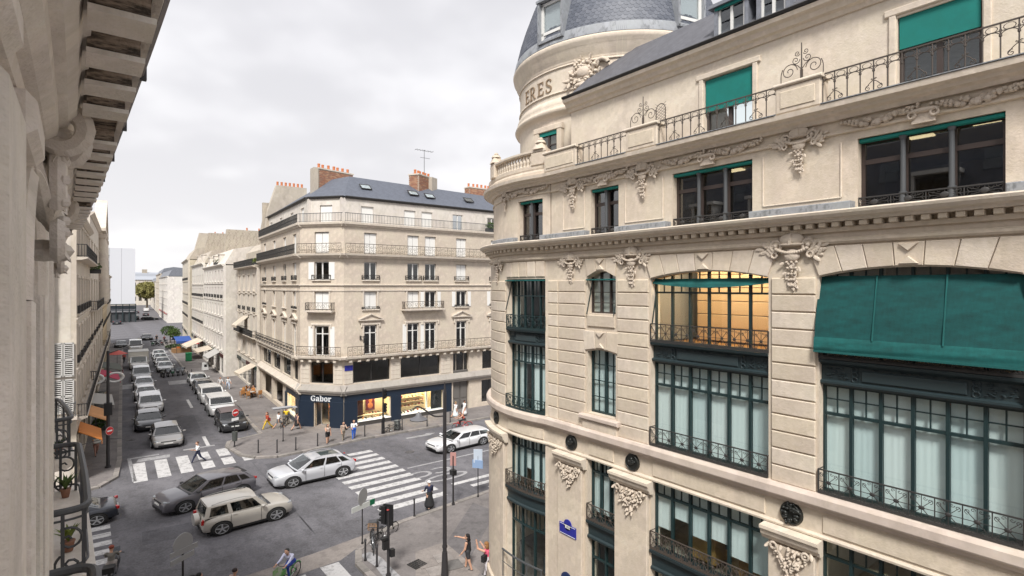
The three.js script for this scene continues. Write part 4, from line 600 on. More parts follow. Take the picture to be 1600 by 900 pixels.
// ---------- the building with the shoe shop on the far corner ----------
const shopB = thing('apartment_building', 'cream stone apartment building with navy corner shop and long iron balconies', 'building', 18, 0, -53);
const gFac = [new Fac(shopB, 17.3, 74, 16.2, 54.2), new Fac(shopB, 16.2, 54.2, 19.15, 50.65), new Fac(shopB, 19.15, 50.65, 44, 50.65)];
{
  const cols = [[2.6, 8.0, 13.2, 17.6], [2.3], [2.65, 7.25, 9.25, 13.05, 17.65, 22.5]], W = [1.35, 1.5, 1.3];
  const ent = [[[1.2, 6.2], [7.2, 11.2], [12.2, 16], [17, 19]], [[1.1, 3.5]], [[0.9, 4.7], [5.85, 10.4], [11.75, 14.1], [15.8, 18.4]]];
  const shopH = [[[1, 6.6], [7.6, 12.4], [14.6, 18.4]], [[1.55, 3.15]], [[1.3, 4.7], [5.9, 10.75], [12.0, 14.0], [15.7, 18.3]]];
  const floors = [[6.9, 9.7], [11.25, 12.95], [14.08, 15.82], [16.62, 18.65]];
  gFac.forEach((F, k) => {
    const holes = shopH[k].map(([a, b], i) => [a, b, k === 1 ? 0.1 : k === 2 && i === 2 ? 0 : 0.55, k === 2 && i > 1 ? (i === 2 ? 6.2 : 3) : 3.0, k === 2 && i === 2 ? 0.2 : 0]);
    for (const [i, [a, b]] of ent[k].entries()) if (!(k === 2 && i === 2)) holes.push([a, b, 4.25, 6.3]);
    for (const u of cols[k]) for (const [y0, y1] of floors) holes.push([u - W[k] / 2, u + W[k] / 2, y0, y1]);
    F.put('wall', slab(0, F.L, 0, 19.3, holes, 0.4), gStone, 0, 0, 0);
    const h5 = cols[k].map((u) => [u - 0.65, u + 0.65, 19.62, 21.3]);
    F.put('attic_wall', slab(k === 1 ? 0.35 : 0, F.L - (k === 1 ? 0.35 : 0), 19.3, 21.95, h5, 0.3), whitePlaster, 0, 0, -0.75);
    // mouldings
    const ext = (o) => F.L + (k === 1 ? o * 0.8 : o * 0.4);
    const band = (name, p, m, o) => F.put(name, sweep(p, ext(o)), m, F.L / 2 + (k === 0 ? o * 0.2 : k === 2 ? -o * 0.2 : 0), 0, 0);
    band('balcony', [[-0.1, 6.5], [0.2, 6.52], [0.5, 6.6], [0.62, 6.66], [0.66, 6.84], [-0.1, 6.86]], gTrim, 1.3);
    band('balcony', [[-0.1, 16.15], [0.1, 16.16], [0.34, 16.34], [0.52, 16.4], [0.56, 16.58], [-0.1, 16.6]], gTrim, 1.1);
    band('cornice', [[-0.9, 19.12], [0.06, 19.14], [0.2, 19.3], [0.3, 19.36], [0.32, 19.56], [-0.9, 19.58]], gTrim, 0.6);
    band('string_course', [[-0.02, 13.5], [0.1, 13.52], [0.14, 13.62], [-0.02, 13.66]], gTrim, 0.2); band('string_course', [[-0.02, 13.0], [0.05, 13.0], [0.07, 13.1], [-0.02, 13.12]], gTrim, 0.1);
    band('shop_ledge', [[-0.02, 3.15], [0.22, 3.2], [0.26, 3.34], [0.4, 3.44], [0.46, 3.62], [0.2, 3.9], [-0.02, 4.15]], k ? S(lin(0.36, 0.34, 0.32), 0.7, { map: tPlaster }) : gTrim, 0.8);
    band('gutter', [[-0.85, 21.9], [-0.6, 21.92], [-0.5, 22.06], [-0.5, 22.14], [-0.85, 22.14]], iron, -1);
    for (let u = 0.5; u < F.L; u += 0.85) F.put('corbel', blk(0.3, 0.22, 0.5, 0.03), gTrim, u, 6.4, 0);
    balconyRail(F, k === 2 ? 0.15 : 0, F.L, 6.86, 0.92, 0.6, 'scroll', k ? ironWarm : iron, false, 1.4); balconyRail(F, 0, F.L, 16.6, 0.92, 0.5, k ? 'scroll' : 'dense', k ? ironWarm : iron, false, 1.4);
    balconyRail(F, 0, F.L, 19.58, 0.82, 0.26, k ? 'bar' : 'dense', k ? ironGrey : iron, false, 1.5);
    cols[k].forEach((u, i) => {
      const near = k > 0;
      sashWindow(F, u, 6.9, W[k], 2.78, { transom: 1, surround: near ? 2 : 1, ped: k === 2 ? !(i === 1 || i === 2) : k === 0, leaf: k === 1 || i === 1, shut: k === 0 && i < 3 });
      sashWindow(F, u, 11.27, W[k], 1.66, { shut: k === 1 || (k === 2 && (i === 0 || i === 1)) || (k === 0 && i > 1), surround: 1, leaf: k === 2 && i > 1, rail: k === 1 || i === 1 || i === 2 ? 0 : 0.22, sill: 1 });
      sashWindow(F, u, 14.1, W[k], 1.7, { rail: 0.45, shut: k === 2 && i === 3 || k === 0 && i % 2, leaf: k === 1, sill: 1 });
      sashWindow(F, u, 16.64, W[k], 1.98, { shut: 1 });
      F.put(k === 2 && (i === 3 || i === 4) ? 'attic_pane' : 'attic_shutter', blk(1.26, 1.65, 0.03, 0.01), k === 2 && (i === 3 || i === 4) ? darkGlass : shutterWhite, u, 20.46, -0.9);
      if (k === 2 && (i === 3 || i === 4)) F.put('attic_window_frame', mg([bg(0.1, 1.66, 0.06), bg(1.28, 0.08, 0.06, 0, 0.8, 0), bg(0.08, 1.66, 0.06, -0.6), bg(0.08, 1.66, 0.06, 0.6)]), frameWhite, u, 20.46, -0.86);
    });
    if (k === 1) { F.put('balcony', mg([bg(2.9, 0.16, 0.7, 0, 0, 0.35), bg(2.5, 0.12, 0.5, 0, -0.13, 0.25)]), gTrim, 2.3, 11.12, 0); balconyRail(F, 0.95, 3.65, 11.2, 0.72, 0.6, 'scroll', iron, true, 1.4); }
    if (k === 2) { F.put('balcony', mg([bg(4.7, 0.16, 0.7, 0, 0, 0.35), bg(4.2, 0.12, 0.5, 0, -0.13, 0.25)]), gTrim, 8.25, 11.12, 0); balconyRail(F, 6, 10.5, 11.2, 0.72, 0.6, 'scroll', ironWarm, true, 1.5); }
    for (const [i, [a, b]] of ent[k].entries()) if (!(k === 2 && i === 2)) { // mezzanine glazing
      const w = b - a, n = k ? 2 : 4, g = F.grp('mezzanine_window', (a + b) / 2, 4.25, -0.25), L = [bg(w, 0.08, 0.08, 0, 0.04, 0), bg(w, 0.08, 0.08, 0, 2.02, 0)]; for (let q = 0; q <= n; q++) L.push(bg(0.07, 2.05, 0.08, -w / 2 + w * q / n, 1.02, 0));
      mesh('frame', mg(L), iron, g); for (let q = 0; q < n; q++) mesh('pane', box(w / n - 0.06, 1.95, 0.02), k === 2 && q === 0 && i === 0 ? midGlass : darkGlass, g, -w / 2 + w * (q + 0.5) / n, 1.02, -0.02);
    }
    for (const [u0, u1] of k === 2 ? [[0.05, 0.85], [4.8, 5.75], [10.5, 11.6]] : k ? [[0.1, 1], [3.6, 4.5]] : []) for (let j = 0; j < 5; j++) F.put('stone_block', blk(u1 - u0, 0.4, 0.04, 0.015), gTrim, (u0 + u1) / 2, 4.45 + j * 0.43, 0);
  });
  // roofs: slate slopes behind the attic, ridge, skylights
  const R = shopB.position, slope = (P, m, name = 'roof') => { const pos = []; for (const t of P) for (const [v, y, s] of t) pos.push(v - R.x, y, -s - R.z); const g = new THREE.BufferGeometry(); g.setAttribute('position', new THREE.Float32BufferAttribute(pos, 3)); g.computeVertexNormals(); return mesh(name, uvm(g), m, shopB); };
  const quad = (a, b, c, d) => [[a, b, c], [a, c, d]];
  const A = [17.9, 22.1, 74], B = [16.95, 22.1, 54.5], C = [19.45, 22.1, 51.4], D = [44, 22.1, 51.4], A2 = [21, 24.3, 74], B2 = [20.4, 24.7, 57.2], C2 = [21.6, 24.9, 55.6], D2 = [44, 24.4, 55.2];
  slope([...quad(A, B, B2, A2), ...quad(B, C, C2, B2), ...quad(C, D, D2, C2)], slate[1]);
  slope([...quad(A2, B2, [24, 25.2, 62], [24, 24.8, 74]), ...quad(B2, C2, [26, 25.3, 59], [24, 25.2, 62]), ...quad(C2, D2, [44, 24.9, 60], [26, 25.3, 59])], zinc);
  mesh('wall', box(0.4, 24, 18), gable2, shopB, 44 - R.x, 12, -60 - R.z); mesh('wall', box(27, 24, 0.4), gable2, shopB, 31 - R.x, 12, -74 - R.z); for (const y of [3.3, 6.6, 10.6, 13.7, 16.3, 19.4]) { mesh('floor_slab', box(24, 0.3, 22), gable2, shopB, 31.7 - R.x, y, -62.6 - R.z); mesh('floor_slab', box(3, 0.3, 17), gable2, shopB, 18.6 - R.x, y, -65 - R.z); } mesh('partition', box(22, 20, 0.2), gable2, shopB, 32 - R.x, 10, -55.2 - R.z); mesh('partition', box(0.2, 20, 16), gable2, shopB, 20.6 - R.x, 10, -64.5 - R.z);
  for (const [u, y, m] of [[3.3, 23.6, skyGlass], [8.6, 23.5, skyGlass], [10.5, 23.35, skyGlass], [15.6, 23.4, midGlass], [20.2, 23.1, midGlass]]) { const g = gFac[2].grp('skylight', u, y, -0.75 - (y - 22.1) * 1.36 + 0.05); g.rotation.x = 0; mesh('blind', box(1, 0.8, 0.01).clone().rotateX(-0.93), m === skyGlass ? white : gable, g, 0, -0.01, -0.01); const f = mesh('frame', mg([bg(1.1, 0.07, 0.08, 0, 0.42, 0), bg(1.1, 0.07, 0.08, 0, -0.42, 0), bg(0.07, 0.9, 0.08, 0.52, 0, 0), bg(0.07, 0.9, 0.08, -0.52, 0, 0)]).rotateX(-0.93), iron, g); mesh('pane', box(1, 0.8, 0.02).clone().rotateX(-0.93), m, g, 0, 0.02, 0); }
  const brickT = S(lin(0.4, 0.17, 0.09), 0.95, { map: tex(256, (x, y) => { const v = 0.62 + 0.7 * fbm(x, y, 3, 6, 0.8); return [v * 0.8, v * 0.78, v * 0.8]; }, true, 1.6) });
  chimney(shopB, 21.0, 58.6, 21.6, 4.2, 1.1, 4.1, 7, mortar, 0.25); chimney(shopB, 30.0, 55.6, 22.0, 3.0, 1.3, 3.8, 6, mortar, 0.5); chimney(shopB, 41.5, 60, 23.0, 5, 1.1, 3.2, 8, mortar);
  mesh('chimney_edge', box(0.5, 4.2, 1.14), gable2, shopB, 18.8 - R.x, 23.7, -58.05 - R.z); mesh('chimney_edge', box(1.1, 3.9, 0.5), gable2, shopB, 31.3 - R.x, 23.9, -55.3 - R.z, 0.5);
  // pale party wall and stack over the left wing
  const pg = new THREE.Shape([[17.5, 20], [17.9, 23], [18.9, 26.2], [22.6, 26.2], [22.6, 20]].map((p) => new THREE.Vector2(p[0] - R.x, p[1])));
  mesh('party_wall', uvm(flat(new THREE.ExtrudeGeometry(pg, { depth: 0.8, bevelEnabled: false }))), gable2, shopB, 0, 0, -73.6 - R.z);
  for (let i = 0; i < 7; i++) mesh('chimney_pot', POT, pot, shopB, 19.1 + i * 0.5 - R.x, 26.2, -73.2 - R.z);
  const an = [cg(0.025, 0.03, 2.6, 0, 1.3, 0, 5), bg(2.2, 0.03, 0.03, 0, 2.5, 0), bg(1.2, 0.03, 0.03, 0.1, 1.7, 0)]; for (let i = 0; i < 7; i++) an.push(bg(0.02, 0.02, 0.7, -1 + i * 0.33, 2.5, 0)); mesh('aerial', mg(an), iron, shopB, 29.6 - R.x, 26, -54.2 - R.z);
}
{ // shopfront of the corner shop
  const [F0, F1, F2] = gFac, shelf = S(lin(0.72, 0.6, 0.42), 0.7), cream = S(lin(0.78, 0.62, 0.4), 0.8), goods = [[0.3, 0.05, 0.03], [0.03, 0.03, 0.035], [0.45, 0.2, 0.06], [0.16, 0.09, 0.05], [0.5, 0.35, 0.2], [0.25, 0.02, 0.05]].map((c) => S(lin(...c), 0.5));
  F2.put('shop_fascia', blk(11.75, 0.62, 0.08, 0.015), navy, 5.9, 2.86, 0.02); F1.put('shop_fascia', blk(4.6, 0.72, 0.08, 0.015), navy, 2.3, 2.8, 0.02); F0.put('shop_fascia', blk(5.6, 0.62, 0.08, 0.015), navy, 17.2, 2.86, 0.02);
  for (const [F, a, b] of [[F2, 0, 1.3], [F2, 4.75, 5.85], [F2, 10.8, 11.75], [F1, 0, 1.5], [F1, 3.2, 4.6], [F0, 18.45, 19.82], [F0, 13.9, 14.55]]) F.put('shop_pilaster', blk(b - a, 2.55, 0.1, 0.02), navy, (a + b) / 2, 1.28, 0.02);
  for (const [a, b] of [[1.3, 4.75], [5.85, 10.8]]) { F2.put('stallriser', blk(b - a, 0.5, 0.08, 0.02), S(lin(0.06, 0.055, 0.05), 0.5), (a + b) / 2, 0.25, 0.02); F2.put('stallriser_cap', blk(b - a, 0.07, 0.14, 0.02), white, (a + b) / 2, 0.53, 0.02); }
  F0.put('stallriser', blk(3.8, 0.5, 0.08, 0.02), navy, 16.5, 0.25, 0.02);
  const glow = new THREE.MeshStandardMaterial({ color: lin(0.9, 0.85, 0.7), emissive: lin(1, 0.82, 0.55), emissiveIntensity: 2 });
  for (const [F, a, b] of [[F2, 1.3, 4.7], [F2, 5.9, 10.75], [F0, 14.6, 18.4]]) {
    const w = b - a, c = (a + b) / 2, g = F.grp('shop_window', c, 0.55, -0.2);
    mesh('pane', box(w, 2.45, 0.015), glassMat, g, 0, 1.22, 0); mesh('back_panel', box(w, 2.5, 0.05), cream, g, 0, 1.25, -1.1); mesh('display_floor', box(w, 0.06, 1.1), white, g, 0, 0.03, -0.55); mesh('soffit', box(w, 0.05, 1.1), white, g, 0, 2.48, -0.55);
    for (const s of [-1, 1]) mesh('side_panel', box(0.05, 2.5, 1.1), cream, g, s * w / 2, 1.25, -0.55);
    const lamp = mesh('strip_light', box(w * 0.8, 0.03, 0.12), glow, g, 0, 2.42, -0.3), l = new THREE.RectAreaLight(new THREE.Color(1, 0.8, 0.5), 16, w * 0.8, 0.3); l.name = 'strip_light_glow'; l.position.set(0, 2.38, -0.4); l.rotation.x = -Math.PI / 2; g.add(l);
    const shelves = b > 8 && F === F2 ? [0.05, 0.55, 1.0, 1.45] : [0.05, 0.35];
    for (const [i, y] of shelves.entries()) { if (i) mesh('shelf', box(w * (shelves.length > 2 ? 0.62 : 0.95), 0.03, 0.4 + (shelves.length > 2 ? 0 : 0.2)), shelf, g, shelves.length > 2 ? -w * 0.18 : 0, y, -0.85 + (shelves.length > 2 ? 0 : 0.2)); const n = shelves.length > 2 ? 8 : 11; for (let q = 0; q < n; q++) { const x = shelves.length > 2 ? -w * 0.47 + w * 0.58 * q / (n - 1) : -w * 0.45 + w * 0.9 * q / (n - 1), z = i ? -0.8 : rr(-0.5, -0.2), hh = rr(0.1, 0.24); mesh('display_item', SHOE(hh), goods[Math.floor(rnd() * 6)], g, x, y + 0.03, z, rr(-1, 1)); } }
    if (F === F2 && a < 2) { const p = mesh('poster', box(0.95, 1.4, 0.03), S(lin(0.13, 0.02, 0.04), 0.4), g, 0.1, 1.35, -0.95); mesh('poster_figure', mg([eg(0.2, 0.26, 0.012, 0.02, 0.28, 0.02), eg(0.3, 0.3, 0.012, 0.0, -0.25, 0.018)]), S(lin(0.5, 0.16, 0.06), 0.5), g, 0.1, 1.35, -0.95); mesh('curtain', box(0.8, 2.4, 0.1), S(lin(0.05, 0.012, 0.01), 0.9), g, -w / 2 + 0.45, 1.2, -0.5); }
    if (b > 8 && F === F2) { mesh('dark_panel', box(1.3, 2.4, 0.06), S(lin(0.02, 0.02, 0.022), 0.5), g, w / 2 - 0.65, 1.2, -0.1); mesh('white_column', box(0.16, 2.4, 0.16), white, g, 0.75, 1.2, -0.4); }
  }
  { const g = F1.grp('shop_entrance', 2.35, 0, -0.2); mesh('door_recess', mg([bg(0.08, 2.45, 1.2, -0.84, 1.25, -0.5), bg(0.08, 2.45, 1.2, 0.84, 1.25, -0.5)]), navy, g); mesh('door_leaf', mg([bg(0.1, 2.3, 0.06, -0.55, 1.2, -0.6), bg(0.06, 2.3, 0.06, 0.7, 1.2, -0.6), bg(1.3, 0.06, 0.06, 0.07, 2.34, -0.6), bg(1.3, 0.12, 0.06, 0.07, 0.12, -0.6)]), chrome, g); mesh('pane', box(1.2, 2.2, 0.02), glassMat, g, 0.07, 1.22, -0.62); mesh('back_wall', box(2, 2.5, 0.1), S(lin(0.25, 0.12, 0.05), 0.6), g, 0, 1.25, -2.6); for (let q = 0; q < 14; q++) mesh('display_item', SHOE(0.2), goods[q % 6], g, -0.7 + (q % 7) * 0.24, 1.4 + 0.45 * Math.floor(q / 7), -2.4); mesh('counter', box(0.9, 1.1, 0.6), S(lin(0.06, 0.04, 0.03), 0.5), g, 0, 0.55, -2.1); const l = new THREE.RectAreaLight(new THREE.Color(1, 0.7, 0.4), 22, 1.2, 0.6); l.name = 'entrance_light_glow'; l.position.set(0, 2.4, -1.7); l.rotation.x = -Math.PI / 2; g.add(l); mesh('entrance_light', box(1.2, 0.03, 0.6), glow, g, 0, 2.45, -1.7); mesh('doormat', box(1.5, 0.03, 0.8), flag, g, 0, 0.1, -0.1); }
  const font = await new FontLoader().loadAsync('fonts/droid/droid_serif_bold.typeface.json'), tg = new TextGeometry('Gabor', { font, size: 0.5, depth: 0.05, curveSegments: 4 }); tg.computeBoundingBox(); tg.translate(-tg.boundingBox.max.x / 2, 0, 0); F1.put('shop_lettering', uvm(flat(tg)), S(lin(0.7, 0.72, 0.74), 0.4), 2.3, 2.58, 0.11);
  // carriage door with fanlight, neighbour shop
  const g = F2.grp('carriage_door', 13, 0, -0.3); mesh('door_leaf', box(0.95, 4.1, 0.08), S(lin(0.12, 0.11, 0.1), 0.6), g, -0.49, 2.05, 0); mesh('door_leaf', box(0.95, 4.1, 0.08), S(lin(0.12, 0.11, 0.1), 0.6), g, 0.49, 2.05, 0); for (const s of [-1, 1]) for (const [y, h] of [[0.7, 0.9], [2, 1.3], [3.4, 1]]) mesh('door_panel', blk(0.7, h, 0.04, 0.02), S(lin(0.14, 0.13, 0.12), 0.6), g, s * 0.49, y, 0.04); mesh('transom', blk(2.0, 0.25, 0.14, 0.03), S(lin(0.12, 0.11, 0.1), 0.6), g, 0, 4.25, 0); mesh('pane', box(1.9, 1.95, 0.02), darkGlass, g, 0, 5.35, 0); mesh('fanlight_frame', mg([bg(0.1, 2, 0.08, -0.5, 5.35, 0), bg(0.1, 2, 0.08, 0.5, 5.35, 0)]), S(lin(0.25, 0.22, 0.18), 0.6), g);
  F2.put('shop_sign', blk(2.9, 0.75, 0.1, 0.02), whitePlaster, 17.1, 3.55, 0.02);
  const g2 = F2.grp('shop_window', 17, 0.55, -0.25); mesh('pane', box(2.55, 2.4, 0.02), skyGlass, g2, 0, 1.22, 0); mesh('frame', mg([bg(0.06, 2.45, 0.06, -0.1, 1.2, 0.02), bg(2.6, 0.3, 0.06, 0, 0.15, 0.02)]), iron, g2);
  F2.put('street_name_plate', blk(0.8, 0.5, 0.03, 0.008), blueSign, 0.45, 5.75, 0.06); F2.put('bracket_sign', mg([bg(0.12, 0.4, 0.1, 0, 0, 0.05), bg(0.08, 0.06, 0.8, 0, 0.12, 0.45), at(new THREE.TorusGeometry(0.3, 0.05, 5, 14), 0.0, -0.1, 0.9, 0, 1.2)]), iron, 1.6, 8.55, 0);
}

// ---------- the old stone building on this side of the street: cornice overhead, arched windows, iron balconies ----------
const lnCurve = new THREE.CatmullRomCurve3([[-0.35, -14], [-0.35, -6], [-0.35, 0], [-0.37, 4.5], [-0.43, 7.5], [-0.6, 13.6], [-0.92, 19.5], [-1.7, 24], [-3.4, 27.4], [-6.5, 29], [-14, 29.5]].map(([v, s]) => V3(v, 0, -s)));
lnCurve.arcLengthDivisions = 600;
const lnLen = lnCurve.getLength(), lnU0 = 14; // u equals distance along the street near the camera
const oldB = thing('stone_building', 'weathered stone building front with heavy bracketed cornice, scroll keystones and iron balconies', 'building', 0, 0, 0);
function lnBend(g, u) {
  const q = flat(g.clone()), p = q.attributes.position, a = V3(), t = V3();
  for (let i = 0; i < p.count; i++) { const f = Math.min(0.9999, Math.max(0, (u + p.getX(i) + lnU0) / lnLen)); lnCurve.getPointAt(f, a); lnCurve.getTangentAt(f, t); const z = p.getZ(i); p.setXYZ(i, a.x - t.z * z, p.getY(i), a.z + t.x * z); }
  q.computeVertexNormals(); return uvm(q);
}
const ln = (name, g, m, u, y, out, parent = oldB) => mesh(name, lnBend(g.clone().translate(0, y, out), u), m, parent);
{
  const run = (name, prof, m, u0 = -10, u1 = 34) => ln(name, sweep(prof, u1 - u0, Math.round((u1 - u0) * 1.6)), m, (u0 + u1) / 2, 0, 0);
  // wall in piers, with deep arched windows
  const wins = [[-1.2, 1.2], [5.25, 7.75], [11.6, 14.0], [17.9, 20.3]], fl = [[0.3, 4], [5.2, 7.9], [9.05, 14.02]];
  let prev = -10; for (const [a, b] of [...wins, [34, 34]]) { const w = a - prev; ln('wall', uvm(bg(w, 14.8, 0.6, 0, 7.4, -0.3, 0, 0, 0, Math.max(2, Math.round(w * 2)))), oldStone2, (a + prev) / 2, 0, 0); prev = b; }
  for (const [a, b] of wins) {
    const c = (a + b) / 2, w = b - a;
    for (const [y0, y1] of [[0, 0.3], [4, 5.2], [7.9, 9.05]]) ln('wall', uvm(bg(w, y1 - y0, 0.6, 0, (y0 + y1) / 2, -0.3, 0, 0, 0, 3)), oldStone2, c, 0, -0.003);
    const s = new THREE.Shape(); s.moveTo(-w / 2, 13.4); for (let k = 0; k <= 12; k++) { const t = k / 12 * Math.PI; s.lineTo(-Math.cos(t) * w / 2, 13.4 + Math.sin(t) * 0.8); } s.lineTo(w / 2, 14.8); s.lineTo(-w / 2, 14.8);
    ln('arch', flat(new THREE.ExtrudeGeometry(s, { depth: 0.6, bevelEnabled: false }).translate(0, 0, -0.6)), oldStone2, c, 0, -0.002);
    for (const [r, d, z] of [[0.12, 0.05, 0], [0.28, 0.09, 0]]) { const pts = []; for (let k = 0; k <= 14; k++) { const t = k / 14 * Math.PI; pts.push([-Math.cos(t) * (w / 2 + r), 13.4 + Math.sin(t) * (0.8 + r), z]); } ln('archivolt', tube(pts, d, 20, 6), oldStone, c, 0, 0); }
    for (const sd of [-1, 1]) { ln('window_jamb', blk(0.16, 4.4, 0.06, 0.02), oldStone, c + sd * (w / 2 + 0.1), 11.2, 0); ln('window_jamb', blk(0.1, 4.4, 0.1, 0.02), oldStone2, c + sd * (w / 2 + 0.26), 11.2, 0); }
    for (const [y0, y1] of fl) { const g = grp('window', oldB); const o = (n, gg, m, x, y, z) => ln(n, gg, m, c + x, y, z, g), h = y1 - y0; o('frame', mg([bg(w, 0.1, 0.08, 0, -h / 2, 0), bg(w, 0.1, 0.08, 0, h / 2 - 0.6, 0), bg(0.1, h, 0.08, -w / 2, 0, 0), bg(0.1, h, 0.08, w / 2, 0, 0), bg(0.14, h, 0.08)]), frameWhite, 0, (y0 + y1) / 2, -0.42); for (const sd of [-1, 1]) o('pane', bg(w / 2, h, 0.02), darkGlass, sd * w / 4, (y0 + y1) / 2, -0.45); }
    // scroll keystone carrying a shell, and the bracket above it
    const K = [], r0 = seed; seed = 23;
    for (let k = 0; k < 11; k++) { const t = -1.3 + 2.6 * k / 10; K.push(at(eg(0.05, 0.42, 0.07, 0, 0.34, 0, 6, 8), Math.sin(t) * 0.04, -0.1, 0.13, -0.15, 0, -t * 0.8)); }
    K.push(at(new THREE.TorusGeometry(0.36, 0.07, 7, 22, 4.2), 0, 0.2, 0.2, 0, 0, -0.55), eg(0.24, 0.3, 0.1, 0, 0.2, 0.1, 10, 8), at(new THREE.TorusGeometry(0.13, 0.06, 6, 14), 0.3, -0.26, 0.2), at(new THREE.TorusGeometry(0.13, 0.06, 6, 14), -0.3, -0.26, 0.2), eg(0.2, 0.1, 0.22, 0, -0.34, 0.1), eg(0.34, 0.13, 0.24, 0, 0.66, 0.16, 10, 7), at(new THREE.TorusGeometry(0.16, 0.08, 6, 14), 0.34, 0.7, 0.24, 0, 1.2), at(new THREE.TorusGeometry(0.16, 0.08, 6, 14), -0.34, 0.7, 0.24, 0, 1.2));
    for (let k = 0; k < 16; k++) K.push(leafGeo(rr(0.2, 0.34), 0.13, rr(-0.4, 0.4), rr(-0.36, 0.7), 0.16, rr(0, 6.28), 0.4)); for (let k = 0; k < 10; k++) K.push(eg(0.05, 0.05, 0.06, 0.38 * Math.cos(k * 0.5), 0.2 + 0.38 * Math.sin(k * 0.5), 0.24, 6, 4));
    seed = r0; ln('scroll_keystone', mg(K), oldStone, c, 14.16, 0.0);
    // pilaster strips between windows
    for (const [dx, ww, d] of [[w / 2 + 0.75, 0.5, 0.1], [w / 2 + 1.25, 0.22, 0.06], [w / 2 + 2.1, 0.9, 0.12], [-w / 2 - 0.55, 0.28, 0.05]]) ln('pilaster', blk(ww, 14.3, d, 0.03, 2), dx > 2.9 ? oldStone : oldStone2, c + dx, 7.2, 0);
    ln('impost', blk(1.5, 0.2, 0.16, 0.05, 3), oldStone2, c + w / 2 + 1.0, 14.5, 0); ln('impost', blk(1.1, 0.26, 0.14, 0.05, 3), oldStone2, c - w / 2 - 0.5, 14.5, 0);
  }
  run('bed_moulding', [[-0.3, 14.62], [0.05, 14.64], [0.07, 14.72], [0.13, 14.74], [0.2, 14.8], [0.21, 14.88], [0.27, 14.9], [0.33, 14.97], [0.35, 15.06], [0.39, 15.08], [0.4, 15.2], [-0.3, 15.22]], oldStone2);
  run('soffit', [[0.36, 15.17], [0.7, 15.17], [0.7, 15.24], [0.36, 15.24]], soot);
  run('cornice', [[0.3, 15.22], [0.66, 15.23], [0.66, 15.14], [0.71, 15.13], [0.72, 15.3], [0.75, 15.34], [0.74, 15.42], [0.8, 15.5], [0.81, 15.56], [0.3, 15.6]], oldStone);
  run('gutter', [[0.74, 15.57], [0.82, 15.56], [0.86, 15.6], [0.86, 15.7], [0.8, 15.76], [0.3, 15.8]], S(lin(0.19, 0.175, 0.18), 0.7, { map: tStoneDirty }));
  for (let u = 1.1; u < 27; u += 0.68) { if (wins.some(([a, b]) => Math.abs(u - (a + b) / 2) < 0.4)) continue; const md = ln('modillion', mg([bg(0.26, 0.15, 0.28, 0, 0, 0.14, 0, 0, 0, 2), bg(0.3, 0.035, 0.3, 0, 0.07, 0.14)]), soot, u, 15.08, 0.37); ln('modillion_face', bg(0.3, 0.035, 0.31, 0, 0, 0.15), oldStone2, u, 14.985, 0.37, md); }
  for (let u = 2; u < 26; u += 2.3) ln('gutter_bracket', bg(0.06, 0.2, 0.05), iron, u, 15.66, 0.86);
  // slate mansard with white dormers and skylights, mirrored in the windows opposite
  run('roof', [[0.35, 15.78], [-0.5, 16.0], [-2.2, 20.6], [-3.4, 20.9], [-3.4, 15.7]], slate[1], -10, 33); mesh('roof_deck', box(12, 0.3, 38), zinc, oldB, -10, 20.9, -9);
  for (let u = -8; u < 24; u += 4) { const d = ln('dormer', mg([bg(0.16, 2.1, 1.8, -0.75, 1.0, -0.7), bg(0.16, 2.1, 1.8, 0.75, 1.0, -0.7), bg(1.9, 0.18, 2.1, 0, 2.1, -0.7), bg(1.7, 0.12, 0.3, 0, 0, 0.15)]), frameWhite, u, 16.5, -0.8); ln('dormer_window', mg([bg(0.6, 1.7, 0.04, -0.33, 1.05, 0.1), bg(0.6, 1.7, 0.04, 0.33, 1.05, 0.1)]), darkGlass, u, 16.5, -0.8, d); ln('skylight', bg(0.8, 1.0, 0.06, 0, 0, 0, -0.35), skyGlass, u + 2, 19.0, -1.55); } mesh('wall', box(0.4, 20, 40), gable2, oldB, -16, 10, -9);
  // balconies one floor down: slab, bent iron rail, posts
  const grey = S(lin(0.06, 0.062, 0.066), 0.5);
  for (const [a, b] of [[4.2, 8.7], [11, 15.6], [18.6, 22]]) {
    const w = b - a, c = (a + b) / 2, r = 0.16, D = 0.52, loop = (y, t) => tube([[-w / 2, y, 0], [-w / 2, y, D * 0.55], [-w / 2 + 0.05, y, D * 0.85], [-w / 2 + r, y, D], [-w / 2 + 0.6, y, D + 0.02], [0, y, D + 0.03], [w / 2 - 0.6, y, D + 0.02], [w / 2 - r, y, D], [w / 2 - 0.05, y, D * 0.85], [w / 2, y, D * 0.55], [w / 2, y, 0]], t, 60, 7);
    ln('balcony', sweep([[-0.05, 8.68], [0.4, 8.7], [0.52, 8.78], [0.62, 8.82], [0.64, 8.98], [-0.05, 9.0]], w + 0.25, 10), oldStone2, c, 0, 0);
    const rl = grp('railing', oldB), o = (n, g, x, y, z) => ln(n, g, grey, c + x, y, z, rl);
    o('handrail', loop(0, 0.055), 0, 10, 0); o('bottom_rail', loop(0, 0.022), 0, 9.12, 0); o('top_rail', loop(0, 0.018), 0, 9.86, 0);
    for (const [x, z] of [[-w / 2 + 0.1, D - 0.04], [-w / 2, 0.22], [-w / 6, D + 0.02], [w / 6, D + 0.02], [w / 2 - 0.1, D - 0.04], [w / 2, 0.22]]) o('post', bg(0.075, 1, 0.05), x, 9.5, z);
    for (const x of [-w / 2, w / 2]) for (const sgn of [-1, 1]) o('curl', spiral(0.2, 1.3, 0.02, 0, 0, sgn, 1, 14).rotateY(Math.PI / 2), x, 9.35 + 0.2 * sgn, 0.3);
  }
}
